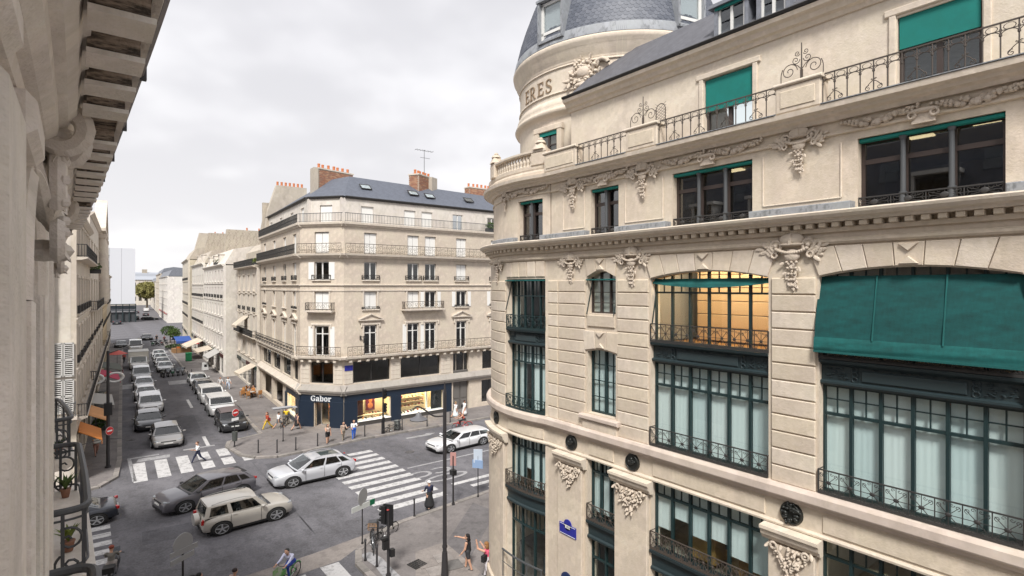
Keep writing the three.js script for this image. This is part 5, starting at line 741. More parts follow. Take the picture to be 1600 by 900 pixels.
// balcony plants
function potPlant(u, y, out, leaves, len, m, label) {
  const f = (u + lnU0) / lnLen, a = lnCurve.getPointAt(f), t = lnCurve.getTangentAt(f), p = thing('potted_plant', label, 'plant', a.x - t.z * out, y, a.z + t.x * out);
  mesh('pot', uvm(flat(new THREE.LatheGeometry([[0.001, 0], [0.1, 0], [0.14, 0.24], [0.155, 0.25], [0.155, 0.29], [0.12, 0.29], [0.001, 0.26]].map((q) => new THREE.Vector2(...q)), 12))), terracotta, p);
  p.scale.setScalar(0.62); const L = []; for (let i = 0; i < leaves; i++) { const g = new THREE.PlaneGeometry(0.07, len * rr(0.7, 1.1), 2, 6).translate(0, len / 2, 0), q = g.attributes.position; for (let k = 0; k < q.count; k++) { const tt = Math.max(0, q.getY(k)) / len; q.setZ(k, tt * tt * len * 0.55); q.setX(k, q.getX(k) * Math.sin(Math.min(1, tt + 0.12) * Math.PI) * 1.6); } g.computeVertexNormals(); L.push(at(g, 0, 0.27, 0, rr(0.1, 0.5), i * 2.4)); }
  mesh('leaves', mg(L), m, p);
}
potPlant(12.0, 9.0, 0.3, 16, 0.5, leafC, 'palm-leaved plant in terracotta pot on the iron balcony, its fronds yellow green'); potPlant(15.1, 9.0, 0.3, 20, 0.6, leafA, 'dark green bushy pot plant at the far end of the iron balcony'); potPlant(19, 9.0, 0.28, 22, 0.5, leafB, 'small leafy pot plant on the next balcony along the stone front');
const louvre = S(lin(0.56, 0.545, 0.52), 0.8), SLAT = uvm(bg(0.4, 0.02, 0.07, 0, 0, 0, 0.5));
// ---------- street rows beyond the crossing ----------
const vR = (s) => 16.2 + 0.053 * (s - 54), vL = (s) => -0.55 + 0.044 * (s - 47.5);
function house(o) {
  const R = o.side === 'R', line = (s) => (R ? vR(s) : vL(s)) + (o.off ?? 0), v0 = o.v?.[0] ?? line(o.s0), v1 = o.v?.[1] ?? line(o.s1), sg = R ? 1 : -1;
  const b = thing(o.name ?? 'town_house', o.label, 'building', v0, 0, -o.s0, 0, 'buildings lining the far street'), F = R ? new Fac(b, v1, o.s1, v0, o.s0) : new Fac(b, v0, o.s0, v1, o.s1);
  const w = o.ww ?? 1.1, holes = [], cols = []; for (let i = 0; i < o.cols; i++) cols.push(F.L * (i + 0.5) / o.cols);
  for (const [y, h] of o.floors) for (const u of cols) holes.push([u - w / 2, u + w / 2, y, y + h]);
  if (o.shop) for (const u of cols) holes.push([u - F.L / o.cols * 0.4, u + F.L / o.cols * 0.4, 0.4, 2.8]);
  F.put('wall', slab(0, F.L, 0, o.h, holes, 0.35), o.mat, 0, 0, 0);
  o.floors.forEach(([y, h], k) => { for (const [i, u] of cols.entries()) sashWindow(F, u, y, w, h, { shut: o.shut?.(k, i), rail: o.rails?.includes(k) ? 0.55 : 0, sill: 1, trim: o.trim ?? o.mat, glass: midGlass, surround: o.near ? 1 : 0, depth: 0.3, rm: o.rm }); F.put('string_course', blk(F.L, 0.1, 0.1, 0.03), o.trim ?? o.mat, F.L / 2, y - 0.32, 0); });
  for (const y of o.balc ?? []) { F.put('balcony', sweep([[-0.02, y - 0.22], [0.3, y - 0.2], [0.6, y - 0.1], [0.62, y], [-0.02, y]], F.L), o.trim ?? gTrim, F.L / 2, 0, 0); balconyRail(F, 0.1, F.L - 0.1, y, 0.85, 0.55, 'dense', iron, true, 2.5); }
  if (o.shop) for (const [i, u] of cols.entries()) { F.put('shop_window', box(F.L / o.cols * 0.8, 2.4, 0.04), darkGlass, u, 1.6, -0.15); F.put('shop_fascia', blk(F.L / o.cols * 0.94, 0.5, 0.1, 0.02), o.shop[i % o.shop.length], u, 3.1, 0.01); }
  F.put('cornice', sweep([[-0.3, o.h], [0.05, o.h - 0.2], [0.2, o.h - 0.05], [0.34, o.h + 0.1], [0.34, o.h + 0.2], [-0.3, o.h + 0.2]], F.L), o.trim ?? o.mat, F.L / 2, 0, 0);
  const ext = (pts, s, d, m, name) => { const sh = new THREE.Shape(pts.map(([i, y]) => new THREE.Vector2(sg * i, y))); return mesh(name, uvm(flat(new THREE.ExtrudeGeometry(sh, { depth: d, bevelEnabled: false }))), m, b, line(s) - v0 - (o.v ? line(s) - v0 - (v1 - v0) * (s - o.s0) / (o.s1 - o.s0) : 0), 0, -(s + d) + o.s0); };
  const dp = o.depth ?? 9, L = o.s1 - o.s0; ext([[0.3, 0], [dp, 0], [dp, o.h], [0.3, o.h]], o.s0, 0.35, o.gable ?? gable2, 'party_wall'); ext([[0.3, 0], [dp, 0], [dp, o.h], [0.3, o.h]], o.s1 - 0.35, 0.33, o.gable ?? gable2, 'party_wall');
  mesh('back_wall', uvm(bg(0.3, o.h, Math.hypot(L, v1 - v0), 0, o.h / 2, 0)), o.gable ?? gable2, b, (v1 - v0) / 2 + sg * dp, 0, -L / 2, -Math.atan2(v1 - v0, L)); for (const [y] of o.floors) mesh('floor_slab', uvm(bg(dp - 0.8, 0.25, L - 0.8)), gable2, b, (v1 - v0) / 2 + sg * (dp / 2 + 0.3), y - 0.4, -L / 2, -Math.atan2(v1 - v0, L));
  const rf = o.roof ?? [[0.15, 0], [1.4, 2.3], [5, 3], [dp, 2.6], [dp, 0]], skew = (v1 - v0) / L, q = ext(rf.map(([i, y]) => [i, o.h + 0.15 + y]), o.s0 + 0.02, L - 0.04, o.roofMat ?? zinc, 'roof'), p = q.geometry.attributes.position; for (let i = 0; i < p.count; i++) p.setX(i, p.getX(i) + skew * (L - 0.02 - p.getZ(i)));
  for (const [pts, s, d, m, n] of o.party ?? []) { ext(pts, s, d, m, 'chimney_wall'); const top = Math.max(...pts.map((t) => t[1])), xs = pts.filter((t) => t[1] > top - 0.1).map((t) => t[0]), a = Math.min(...xs), z = Math.max(...xs); for (let i = 0; i < (n ?? 0); i++) mesh('chimney_pot', POT, pot, b, line(s) - v0 + sg * (a + (z - a) * (i + 0.5) / n), top, -(s + d / 2) + o.s0); }
  for (const t of o.dormers ?? []) { const u = R ? F.L * (1 - t) : F.L * t, g = F.grp('dormer', u, o.h + 0.3, -0.5); mesh('cheeks', mg([bg(0.1, 1.6, 1.2, -0.6, 0.8, -0.4), bg(0.1, 1.6, 1.2, 0.6, 0.8, -0.4), bg(1.5, 0.14, 1.4, 0, 1.65, -0.4)]), whitePlaster, g); mesh('pane', box(1.1, 1.4, 0.04), midGlass, g, 0, 0.8, 0.1); }
  return [b, F];
}
const F5 = (y, n, st, h) => Array.from({ length: n }, (_, i) => [y + st * i, h]);
const shopCols = [[0.02, 0.03, 0.025], [0.3, 0.29, 0.27], [0.06, 0.015, 0.012], [0.015, 0.04, 0.03]].map((c) => S(lin(...c), 0.6));
const [r1, r1F] = house({ side: 'R', s0: 74.3, s1: 89.6, off: -0.35, h: 16.0, cols: 4, floors: [[4.3, 2], [7.4, 2.2], [10.2, 2.1], [12.9, 2]], balc: [7.0, 16.1], rails: [2], mat: PLASTER[0], gable: gable2, shop: shopCols, near: 1, trim: gTrim, roof: [[1.2, 0], [1.2, 2.2], [2.4, 3.4], [9, 3.6], [9, 0]], roofMat: gable2, party: [[[[1.6, 14], [2.4, 18], [3.4, 23.4], [9, 23.4], [9, 14]], 88.9, 0.6, gable, 8]], label: 'cream house with black balconies beside the corner shop building' });
house({ side: 'R', s0: 90.2, s1: 114, v: [15.96, 16.95], h: 16.6, cols: 7, floors: F5(4, 5, 2.55, 1.7), mat: PLASTER[2], gable: S(lin(0.66, 0.64, 0.6), 0.92, { map: tPlaster }), shop: shopCols, rails: [3], dormers: [0.3, 0.55, 0.8], label: 'tall white house with blank grey side wall and striped shop blind', roofMat: whitePlaster, party: [[[[2.6, 15], [3, 19], [3.6, 24], [10, 24], [10, 15]], 112.5, 0.8, gable, 3], [[[3, 15], [3.4, 20], [4.4, 20], [4.4, 15]], 113.3, 0.5, whitePlaster, 0]] });
house({ side: 'R', s0: 114.6, s1: 136, v: [16.95, 17.95], h: 17.6, roofMat: gable2, cols: 7, floors: F5(4, 5, 2.5, 1.6), mat: PLASTER[4], gable: gable2, shop: shopCols, rails: [1, 3], dormers: [0.25, 0.6], label: 'off white house with window boxes past the white gable house', party: [[[[1, 15], [1.8, 19], [3.0, 25], [8, 25], [8, 15]], 134, 0.8, gable, 2]] });
house({ side: 'R', s0: 136.4, s1: 161, v: [17.3, 19.2], h: 19.2, roofMat: gable2, cols: 6, floors: F5(4, 5, 2.7, 1.6), mat: PLASTER[3], gable: S(lin(0.52, 0.48, 0.39), 0.92, { map: tPlaster }), shop: shopCols, rails: [1, 2, 4], label: 'beige house at the end of the terrace before the wide crossing', party: [[[[0.8, 16], [2.6, 23], [3.6, 27], [9, 27], [9, 16]], 159, 0.8, gable2, 3]] });
house({ side: 'R', s0: 236, s1: 290, v: [23.4, 25.6], h: 17, cols: 12, floors: F5(4, 5, 2.6, 1.6), mat: PLASTER[2], gable: PLASTER[2], shop: [red, shopCols[1]], label: 'white house beyond the wide crossing with red shop hoarding' });
house({ side: 'R', s0: 291, s1: 350, v: [26.2, 29.5], h: 19, cols: 10, floors: F5(4, 5, 2.9, 1.7), mat: PLASTER[1], gable: PLASTER[1], label: 'far beige house down the street with grey roof' });
house({ side: 'R', s0: 351, s1: 440, v: [29.5, 34], h: 16, cols: 12, floors: F5(4, 4, 3, 1.7), mat: PLASTER[0], gable: PLASTER[0], label: 'farthest pale house on the street behind the red hoarding' });
// left side
const [l1, l1F] = house({ side: 'L', s0: 47.6, s1: 65.4, h: 18.4, cols: 5, ww: 1.4, floors: [[4.9, 2.3], [8.2, 2.4], [11.6, 2.4], [15.75, 2]], balc: [4.6, 15.5], rails: [1, 2], mat: PLASTER[1], gable: PLASTER[0], near: 1, trim: gTrim, shop: [S(lin(0.3, 0.26, 0.2), 0.7)], rm: iron, label: 'cream house with louvred shutters across the crossing from the old stone front', roof: [[0.3, 0], [1.6, 1.2], [9, 1.6], [9, 0]] });
{ // its end wall facing the crossing: white louvred shutters, round pipes
  const E = new Fac(l1, -9, 47.55, -0.6, 47.55);
  for (const [u, y] of [[7.75, 4.95], [7.75, 7.4], [5.2, 4.9], [5.2, 8.1], [2.6, 8.1]]) { const g = E.grp('window', u, y, 0.02); for (const s of [-1, 1]) { const sh = E.put('shutter', mg([bg(0.08, 2.3, 0.05, -0.24, 1.15, 0), bg(0.08, 2.3, 0.05, 0.24, 1.15, 0), bg(0.5, 0.1, 0.05, 0, 0.05, 0), bg(0.5, 0.1, 0.05, 0, 2.25, 0), bg(0.5, 0.1, 0.05, 0, 1.15, 0)]), louvre, u + s * 0.3, y, 0.05); for (let k = 0; k < 16; k++) mesh('slat', SLAT, louvre, sh, 0, 0.16 + k * 0.13, 0); } mesh('pane', box(1.1, 2.2, 0.02), darkGlass, g, 0, 1.15, -0.02); }
  for (const [u, r] of [[6.75, 0.2], [7.1, 0.17], [4.2, 0.2]]) { E.put('column', mg([cg(r, r, 11.5, 0, 11.2, 0, 12), ...[6, 9.2, 12.4, 15].map((y) => cg(r * 1.35, r * 1.35, 0.16, 0, y, 0, 12)), bg(r * 3, 0.3, r * 2.6, 0, 17, 0)]), whitePlaster, u, 0, 0.2); }
  E.put('balcony_slab', box(3, 0.2, 0.8), gTrim, 7.0, 4.7, 0.4); balconyRail(E, 5.6, 8.4, 4.8, 0.9, 0.7, 'bar', ironGrey, true, 1.4);
}
const [l2, l2F] = house({ side: 'L', s0: 65.8, s1: 103, h: 20.4, cols: 6, ww: 1.4, floors: [[4.8, 2.3], [8.2, 2.4], [11.6, 2.4], [15.6, 2.2]], balc: [4.5, 11.2], rails: [1], mat: PLASTER[0], gable: PLASTER[1], near: 1, trim: gTrim, shop: [shopCols[0], shopCols[2]], label: 'pale house with a carved triangular pediment above its cornice', roof: [[0.5, 0], [2, 0.6], [9, 0.8], [9, 0]] });
{
  const w = 15, sh = new THREE.Shape([[-w / 2, 0], [w / 2, 0], [0, 4.2]].map((p) => new THREE.Vector2(...p))); l2F.put('pediment', uvm(flat(new THREE.ExtrudeGeometry(sh, { depth: 0.6, bevelEnabled: false }))), gTrim, 29, 20.7, -0.4);
  const a = Math.atan2(4.2, w / 2), L = [bg(w + 0.8, 0.4, 1.3, 0, 0, 0.4)]; for (const s of [-1, 1]) L.push(bg(Math.hypot(4.2, w / 2) + 0.6, 0.4, 1.3, s * w / 4, 2.2, 0.4, 0, 0, -s * a)); l2F.put('pediment_moulding', mg(L), gTrim, 29, 20.7, -0.3);
  for (let k = 0; k < 14; k++) for (const s of [-1, 1]) l2F.put('modillion', box(0.22, 0.25, 0.5), gTrim, 29 + s * (w / 2 - 0.4 - k * 0.5), 20.45 + (0.2 + k * 0.5) * Math.tan(a) * 0.93, 0.35);
  for (const u of [22.2, 25.6, 29, 32.4, 35.8]) l2F.put('column', mg([cg(0.45, 0.52, 8.2, 0, 15.6, 0, 14), bg(1.2, 0.4, 1, 0, 11.4, 0), bg(1.2, 0.5, 1, 0, 19.9, 0)]), gTrim, u, 0, 0.3);
}
house({ side: 'L', s0: 103.4, s1: 128, h: 13.2, cols: 6, ww: 1.3, floors: F5(4.4, 3, 2.9, 1.8), mat: PLASTER[6], gable: PLASTER[6], shop: shopCols, rails: [1], balc: [4.2], label: 'lower ochre house next to the pediment house' });
house({ side: 'L', s0: 128.5, s1: 161, h: 15.5, cols: 7, ww: 1.3, floors: F5(4.4, 4, 2.8, 1.8), mat: PLASTER[3], gable: gable, shop: shopCols, rails: [1, 2], label: 'brownish house at the left end before the wrapped scaffold' });
// wrapped scaffold beyond the wide crossing
{
  const h = thing('scaffold_tower', 'tall scaffold wrapped in plain white sheeting standing on a dark lattice base', 'scaffold', 10.6, 0, -250);
  for (const [x, w] of [[-2.2, 3.6], [1.75, 4.2]]) mesh('sheeting', uvm(bg(w, 20.8, 8, 0, 17.2, -4)), S(lin(0.6, 0.61, 0.64), 0.7), h, x, 0, 0);
  const L = []; for (const y of [4.4, 5.5, 6.7]) L.push(bg(8.2, 0.3, 0.3, 0, y, 0.2)); for (let i = 0; i <= 4; i++) L.push(bg(0.3, 2.4, 0.3, -4 + i * 2, 5.5, 0.2), bg(0.35, 4.4, 0.35, -4 + i * 2, 2.2, 0)); mesh('lattice_base', mg(L), ironBlue, h); mesh('hoarding', box(8, 3.6, 0.3), S(lin(0.05, 0.055, 0.06), 0.7), h, 0, 2, -0.6); mesh('netting', box(8, 1.6, 0.2), S(lin(0.16, 0.17, 0.2), 0.8), h, 0, 5.5, -1);
  const B = []; for (let i = 0; i < 5; i++) for (const z of [0, -3]) B.push(bg(0.14, 27, 0.14, -4.4 - i * 0.9, 13.5, z)); for (let k = 0; k < 12; k++) B.push(bg(4.2, 0.16, 0.16, -6.2, 2 + k * 2.2, 0), bg(4.2, 0.3, 3, -6.2, 2.6 + k * 2.2, -1.5)); mesh('scaffold_frame', mg(B), ironGrey, h); mesh('scaffold_top', uvm(bg(4.4, 2.6, 3.4, -6.2, 26.2, -1.6)), S(lin(0.5, 0.5, 0.5), 0.8), h);
  const bb = thing('stone_block_house', 'grey building hidden behind the scaffold frame', 'building', 0, 0, -262, 0, 'buildings lining the far street'); mesh('wall', uvm(bg(14, 22, 20, -1, 11, -4)), gable2, bb); for (let k = 0; k < 5; k++) for (let i = 0; i < 4; i++) mesh('window', box(1.2, 1.8, 0.2), iron, bb, -6 + i * 3.3, 4 + k * 3.6, 6.02);
}
{ // building closing the view
  const e = thing('long_building', 'long pale building with blue grey roof closing the far end of the street', 'building', 40, 0, -470), F = new Fac(e, 0, 470, 90, 470); const holes = []; for (let i = 0; i < 26; i++) for (const y of [3, 8, 13]) holes.push([2 + i * 3.4, 3.8 + i * 3.4, y, y + 3]);
  F.put('wall', slab(0, 90, 0, 18, holes, 0.5), PLASTER[0], 0, 0, 0); F.put('window_glazing', box(90, 17, 0.1), midGlass, 45, 9, -0.4); F.put('back_wall', box(90, 18, 0.4), gable2, 45, 9, -7.5); for (const u of [0, 90]) F.put('end_wall', box(0.4, 18, 8), gable2, u, 9, -3.8); F.put('roof', sweep([[0.6, 18], [-1.5, 20.5], [-2, 22.5], [-8, 23.5], [-8, 18]], 91), S(lin(0.34, 0.36, 0.4), 0.6), 45, 0, 0); for (const u of [20, 33, 52]) F.put('chimney', box(3, 3, 2), gable, u, 24, -5);
}
// ---------- vehicles ----------
const KX = 1.27, KY = 0.93; // the picture's own proportions: everything on the ground reads wide and low
function patchGeo(P, nu, nv) { // P(s, t) -> [x, y, z]
  const pos = []; for (let i = 0; i < nu; i++) for (let j = 0; j < nv; j++) { const a = P(i / nu, j / nv), b = P((i + 1) / nu, j / nv), c = P((i + 1) / nu, (j + 1) / nv), d = P(i / nu, (j + 1) / nv); pos.push(...a, ...b, ...c, ...a, ...c, ...d); }
  const g = new THREE.BufferGeometry(); g.setAttribute('position', new THREE.Float32BufferAttribute(pos, 3)); g.computeVertexNormals(); return g;
}
const smooth = (g) => { // average normals of coincident points
  const p = g.attributes.position, n = g.attributes.normal, m = new Map(), k = (i) => [p.getX(i), p.getY(i), p.getZ(i)].map((x) => Math.round(x * 500)).join();
  for (let i = 0; i < p.count; i++) { const q = k(i); if (!m.has(q)) m.set(q, []); m.get(q).push(i); }
  const src = n.array.slice(); for (const l of m.values()) for (const i of l) { const a = V3(src[3 * i], src[3 * i + 1], src[3 * i + 2]), s = V3(); for (const j of l) { const b = V3(src[3 * j], src[3 * j + 1], src[3 * j + 2]); if (a.dot(b) > 0.62) s.add(b); } s.normalize(); n.setXYZ(i, s.x, s.y, s.z); } return g;
};
const TYRE = uvm(flat(new THREE.LatheGeometry([[0.62, -0.3], [0.9, -0.34], [1, -0.22], [1, 0.22], [0.9, 0.34], [0.62, 0.3]].map((p) => new THREE.Vector2(...p)), 20).rotateX(Math.PI / 2)));
const RIM = (() => { const L = []; for (let k = 0; k < 5; k++) L.push(at(bg(0.16, 0.56, 0.1, 0, 0.38, 0.2), 0, 0, 0, 0, 0, k * 1.2566)); L.push(cg(0.14, 0.14, 0.12, 0, 0, 0.2, 8, Math.PI / 2), at(new THREE.TorusGeometry(0.7, 0.045, 5, 20), 0, 0, 0.16)); return mg(L); })();
const HUB = uvm(flat(new THREE.CylinderGeometry(0.68, 0.68, 0.36, 18).rotateX(Math.PI / 2)));
const rimDark = S(lin(0.05, 0.05, 0.052), 0.4), head = S(lin(0.3, 0.32, 0.34), 0.12), tail = S(lin(0.4, 0.012, 0.012), 0.25), plateM = S(lin(0.65, 0.65, 0.62), 0.5);
const paintOf = (c, r = 0.28) => new THREE.MeshPhysicalMaterial({ color: lin(...c), roughness: 0.45, clearcoat: 1, clearcoatRoughness: 0.07, metalness: r });
function car(name, label, group, o) {
  const c = thing(name, label, o.cat ?? 'car', 0, 0, 0, 0, group), { L, W, H, belt, hood } = o, w = W / 2, f = L / 2, pm = paintOf(o.color);
  const tail0 = o.tail ?? belt, st = [[-f, 0.42, Math.min(tail0, belt) - 0.28, 0.84], [-f + 0.04, 0.32, tail0 - 0.1, 0.9], [-f + 0.16, 0.26, tail0 - 0.01, 0.95], [-f + 0.6, 0.2, belt + 0.01, 0.99], [-f + 1.4, 0.18, belt, 1], [0, 0.17, belt - 0.01, 1], [f - o.cowl - 0.1, 0.17, belt - 0.03, 1], [f - o.cowl + 0.1, 0.18, hood + 0.02, 0.99], [f - o.cowl * 0.55, 0.19, hood, 0.98], [f - 0.34, 0.2, hood - 0.05, 0.95], [f - 0.16, 0.21, hood - 0.11, 0.9], [f - 0.05, 0.24, hood - 0.2, 0.84], [f, 0.33, hood - 0.32, 0.78]];
  const tubA = -f + o.rb + 0.25, tubB = f - o.cowl - 0.05, sec = ([x, yb, yt, k]) => { if (x > tubA && x < tubB) { const a = w * k, ym = (yb + yt) / 2; return [[0, yb], [a * 0.82, yb], [a * 0.95, yb + 0.07], [a * 0.985, ym - 0.06], [a, ym + 0.08], [a * 0.985, yt - 0.1], [a * 0.9, yt], [a * 0.86, 0.42], [0, 0.4]].map(([z, y]) => [x, y, z]); } const a = w * k, ym = (yb + yt) / 2; return [[0, yb], [a * 0.82, yb], [a * 0.95, yb + 0.07], [a * 0.985, ym - 0.06], [a, ym + 0.08], [a * 0.985, yt - 0.1], [a * 0.93, yt - 0.025], [a * 0.8, yt + 0.012], [0, yt + 0.035]].map(([z, y]) => [x, y, z]); };
  const pos = [], S9 = st.map(sec); for (let i = 0; i + 1 < S9.length; i++) for (let j = 0; j < 8; j++) for (const s of [1, -1]) { const q = [S9[i][j], S9[i + 1][j], S9[i + 1][j + 1], S9[i][j + 1]].map(([x, y, z]) => [x, y, z * s]); const [a, b, d, e] = s > 0 ? q : [q[1], q[0], q[3], q[2]]; pos.push(...a, ...b, ...d, ...a, ...d, ...e); }
  for (const [sc, flip] of [[S9[0], 1], [S9[S9.length - 1], 0]]) for (let j = 0; j < 8; j++) for (const s of [1, -1]) { const a = [sc[0][0], (sc[0][1] + sc[8][1]) / 2, 0], b = [sc[j][0], sc[j][1], sc[j][2] * s], d = [sc[j + 1][0], sc[j + 1][1], sc[j + 1][2] * s]; if ((s > 0) === !!flip) pos.push(...a, ...b, ...d); else pos.push(...a, ...d, ...b); }
  let g = new THREE.BufferGeometry(); g.setAttribute('position', new THREE.Float32BufferAttribute(pos, 3)); g.computeVertexNormals(); mesh('body', uvm(smooth(g)), pm, c);
  // cabin
  const x0 = f - o.cowl - 0.02, x1 = f - o.wst, x2 = -f + o.rr, x3 = -f + o.rb, wb = w * 0.93, wt = w * (o.tuck ?? 0.74), lr = (a, b, t) => a + (b - a) * t, yB = belt - 0.02, roofY = (s) => H - 0.06 + 0.06 * Math.sin(Math.PI * (0.25 + 0.6 * s)) - (o.drop ?? 0) * s * s;
  const side = (sg, e = 0) => (s, t) => [lr(lr(x0, x3, s), lr(x1, x2, s), t), lr(yB, roofY(s) - 0.05, t), sg * (lr(wb, wt, t ** 1.25) + e)];
  const fr = (e = 0) => (s, t) => [lr(x0, x1, t) + e + 0.09 * Math.cos((s - 0.5) * 2.6) * (1 - 0.55 * t) - 0.05, lr(yB, roofY(0) - 0.05, t) + e, lr(-1, 1, s) * lr(wb, wt, t ** 1.25)];
  const bk = (e = 0) => (s, t) => [lr(x3, x2, t) - e - 0.05 * Math.cos((s - 0.5) * 2.6) + 0.02, lr(tail0 - 0.03, roofY(1) - 0.05, t) + e, lr(1, -1, s) * lr(wb, wt, t ** 1.25)];
  const roof = (s, t) => { const k = Math.sin(Math.PI * t); return [lr(x1, x2, s) + (s < 0.01 ? 0.04 * k : s > 0.99 ? -0.03 * k : 0), roofY(s) - 0.05 + 0.055 * Math.pow(k, 0.6), lr(wt, -wt, t)]; };
  mesh('roof', uvm(smooth(patchGeo((s, t) => roof(1 - s, t), 8, 8))), o.roof ?? pm, c);
  const sub = (P, s0, s1, t0, t1, nu = 4, nv = 3) => patchGeo((s, t) => P(lr(s0, s1, s), lr(t0, t1, t)), nu, nv);
  { // cabin shell: pillars and rails round open window frames
    const P = [], sd = (s0, s1, t0, t1) => { if (s1 - s0 < 0.002 || t1 - t0 < 0.002) return; P.push(sub((s, t) => side(1)(s0 + s1 - s, t), s0, s1, t0, t1, 3, 2), sub(side(-1), s0, s1, t0, t1, 3, 2)); };
    let q = 0; for (const [s0, s1, t1] of o.wins) { sd(q, s0, 0, 1); sd(s0, s1, 0, 0.1); sd(s0, s1, t1 ?? 0.9, 1); q = s1; } sd(q, 1, 0, 1);
    P.push(sub(fr(), 0, 0.06, 0, 1), sub(fr(), 0.94, 1, 0, 1), sub(fr(), 0.06, 0.94, 0, 0.07, 6, 1), sub(fr(), 0.06, 0.94, 0.95, 1, 6, 1)); const rt = o.rearT ?? 0.22; if (o.blindRear) P.push(sub(bk(), 0, 1, 0, 1, 6, 3)); else P.push(sub(bk(), 0, 0.1, 0, 1), sub(bk(), 0.9, 1, 0, 1), sub(bk(), 0.1, 0.9, 0, rt, 6, 1), sub(bk(), 0.1, 0.9, 0.92, 1, 6, 1));
    mesh('cabin', uvm(smooth(mg(P))), pm, c);
    const trim = S(lin(0.045, 0.045, 0.05), 0.8); mesh('interior_floor', uvm(bg(x0 - x3 - 0.7, 0.04, w * 1.7, (x0 + x3) / 2 - 0.1, 0.46, 0)), trim, c); for (const sg of [1, -1]) mesh('door_trim', uvm(bg(x0 - x3 - 0.7, belt - 0.5, 0.03, (x0 + x3) / 2 - 0.1, (belt + 0.42) / 2, sg * w * 0.84)), trim, c); mesh('luggage_cover', uvm(bg(0.7, 0.04, w * 1.6, x3 + 0.55, belt - 0.14, 0)), trim, c); for (const [x, n] of [[x0 - 0.75, 2], [x0 - 1.65, 2]]) for (const z of [-1, 1]) mesh('seat', mg([bg(0.5, 0.16, 0.5, 0, 0.5, 0), at(bg(0.14, 0.62, 0.48), -0.28, 0.84, 0, 0, 0, 0.18), at(bg(0.1, 0.2, 0.26), -0.36, 1.22, 0)]), trim, c, x, o.seatY ?? 0, z * w * 0.42);
    mesh('dashboard', uvm(bg(0.5, 0.2, w * 1.7, x0 - 0.12, belt - 0.12, 0)), trim, c); mesh('steering_wheel', at(new THREE.TorusGeometry(0.18, 0.018, 5, 16), x0 - 0.42, belt - 0.02, w * 0.42 * -1, 0, Math.PI / 2 - 0.4), trim, c);
  }
  mesh('windscreen', uvm(sub(fr(0.014), 0.06, 0.94, 0.07, 0.95, 6, 4)), screenGlass, c); if (!o.blindRear) mesh('rear_window', uvm(sub(bk(0.014), 0.1, 0.9, o.rearT ?? 0.22, 0.92, 6, 3)), carGlass, c);
  for (const [s0, s1, t1] of o.wins) for (const sg of [1, -1]) mesh('side_window', uvm(sub(sg > 0 ? (s, t) => side(1, 0.012)(s0 + s1 - s, t) : side(-1, 0.012), s0, s1, 0.1, t1 ?? 0.9)), carGlass, c);
  // wheels
  const wr = o.wr ?? 0.33, xf = f - o.ov, xr = -f + (o.ovr ?? o.ov);
  const AG = uvm(flat(new THREE.CylinderGeometry(wr * 1.16, wr * 1.16, 0.03, 22).rotateX(Math.PI / 2))); for (const x of [xf, xr]) for (const s of [1, -1]) mesh('wheel_arch', AG, o.clad ?? rubber, c, x, wr * 1.03, s * w * 0.985);
  for (const x of [xf, xr]) for (const s of [1, -1]) { const wl = mesh('wheel', TYRE, rubber, c, x, wr, s * (w * 0.91), s > 0 ? 0 : Math.PI); wl.scale.setScalar(wr); mesh('rim', RIM, chrome, wl, 0, 0, 0.12); mesh('hub_disc', HUB, rimDark, wl, 0, 0, 0.1); }
  for (const s of [1, -1]) mesh('sill', box(L - 2 * o.ov - wr * 1.2, 0.1, 0.06), o.clad ?? black, c, (xf + xr) / 2, 0.24, s * w * 0.96);
  // face and tail
  for (const s of [1, -1]) { mesh('headlight', at(eg(0.17, 0.055, 0.2, 0, 0, 0, 10, 6), f - 0.2, hood - 0.17, s * w * 0.7, 0, -s * 0.55), head, c); mesh('tail_light', at(uvm(bg(0.1, o.tl ?? 0.16, 0.3)), -f + 0.07, tail0 - 0.13, s * w * 0.74, 0, -s * 0.5), tail, c); mesh('door_mirror', eg(0.1, 0.075, 0.12, x0 - 0.25, belt + 0.07, s * (w + 0.09), 8, 6), o.mirror ?? pm, c); }
  mesh('grille', uvm(bg(0.08, 0.13, w * 0.95, f - 0.045, hood - 0.27, 0)), black, c); mesh('air_intake', uvm(bg(0.1, 0.14, w * 1.25, f - 0.04, 0.34, 0)), black, c); mesh('number_plate', box(0.03, 0.1, 0.5), plateM, c, f + 0.012, hood - 0.4, 0); mesh('rear_bumper', uvm(bg(0.14, 0.16, w * 1.5, -f + 0.05, 0.4, 0)), o.clad ?? black, c); mesh('rear_plate', box(0.03, 0.1, 0.5), plateM, c, -f - 0.012, o.blindRear ? 0.62 : 0.66, 0);
  const dl = []; for (const s of o.doors) for (const sg of [1, -1]) { const x = lr(x0, x3, s); dl.push(bg(0.012, belt - 0.34, 0.01, x, (belt + 0.3) / 2, sg * (w * 1.001))); } for (const q of dl) mesh('door_gap', uvm(q), black, c); for (const s of o.doors.slice(1, 3)) for (const sg of [1, -1]) mesh('door_handle', box(0.16, 0.03, 0.03), o.chromeHandle ? chrome : pm, c, lr(x0, x3, s) + 0.16, belt - 0.1, sg * w);
  if (o.rails) for (const s of [1, -1]) mesh('roof_rail', tube([[x1 - 0.2, H - 0.02, s * wt * 0.93], [x1 - 0.5, H + 0.05, s * wt * 0.93], [x2 + 0.5, H + 0.03, s * wt * 0.93], [x2 + 0.15, H - 0.04, s * wt * 0.93]], 0.018, 16, 5), o.railM ?? black, c);
  if (o.pano) mesh('glass_roof', uvm(patchGeo((s, t) => { const q = roof(1 - lr(0.08, 0.66, s), lr(0.16, 0.84, t)); return [q[0], q[1] + 0.008, q[2]]; }, 6, 4)), carGlass, c);
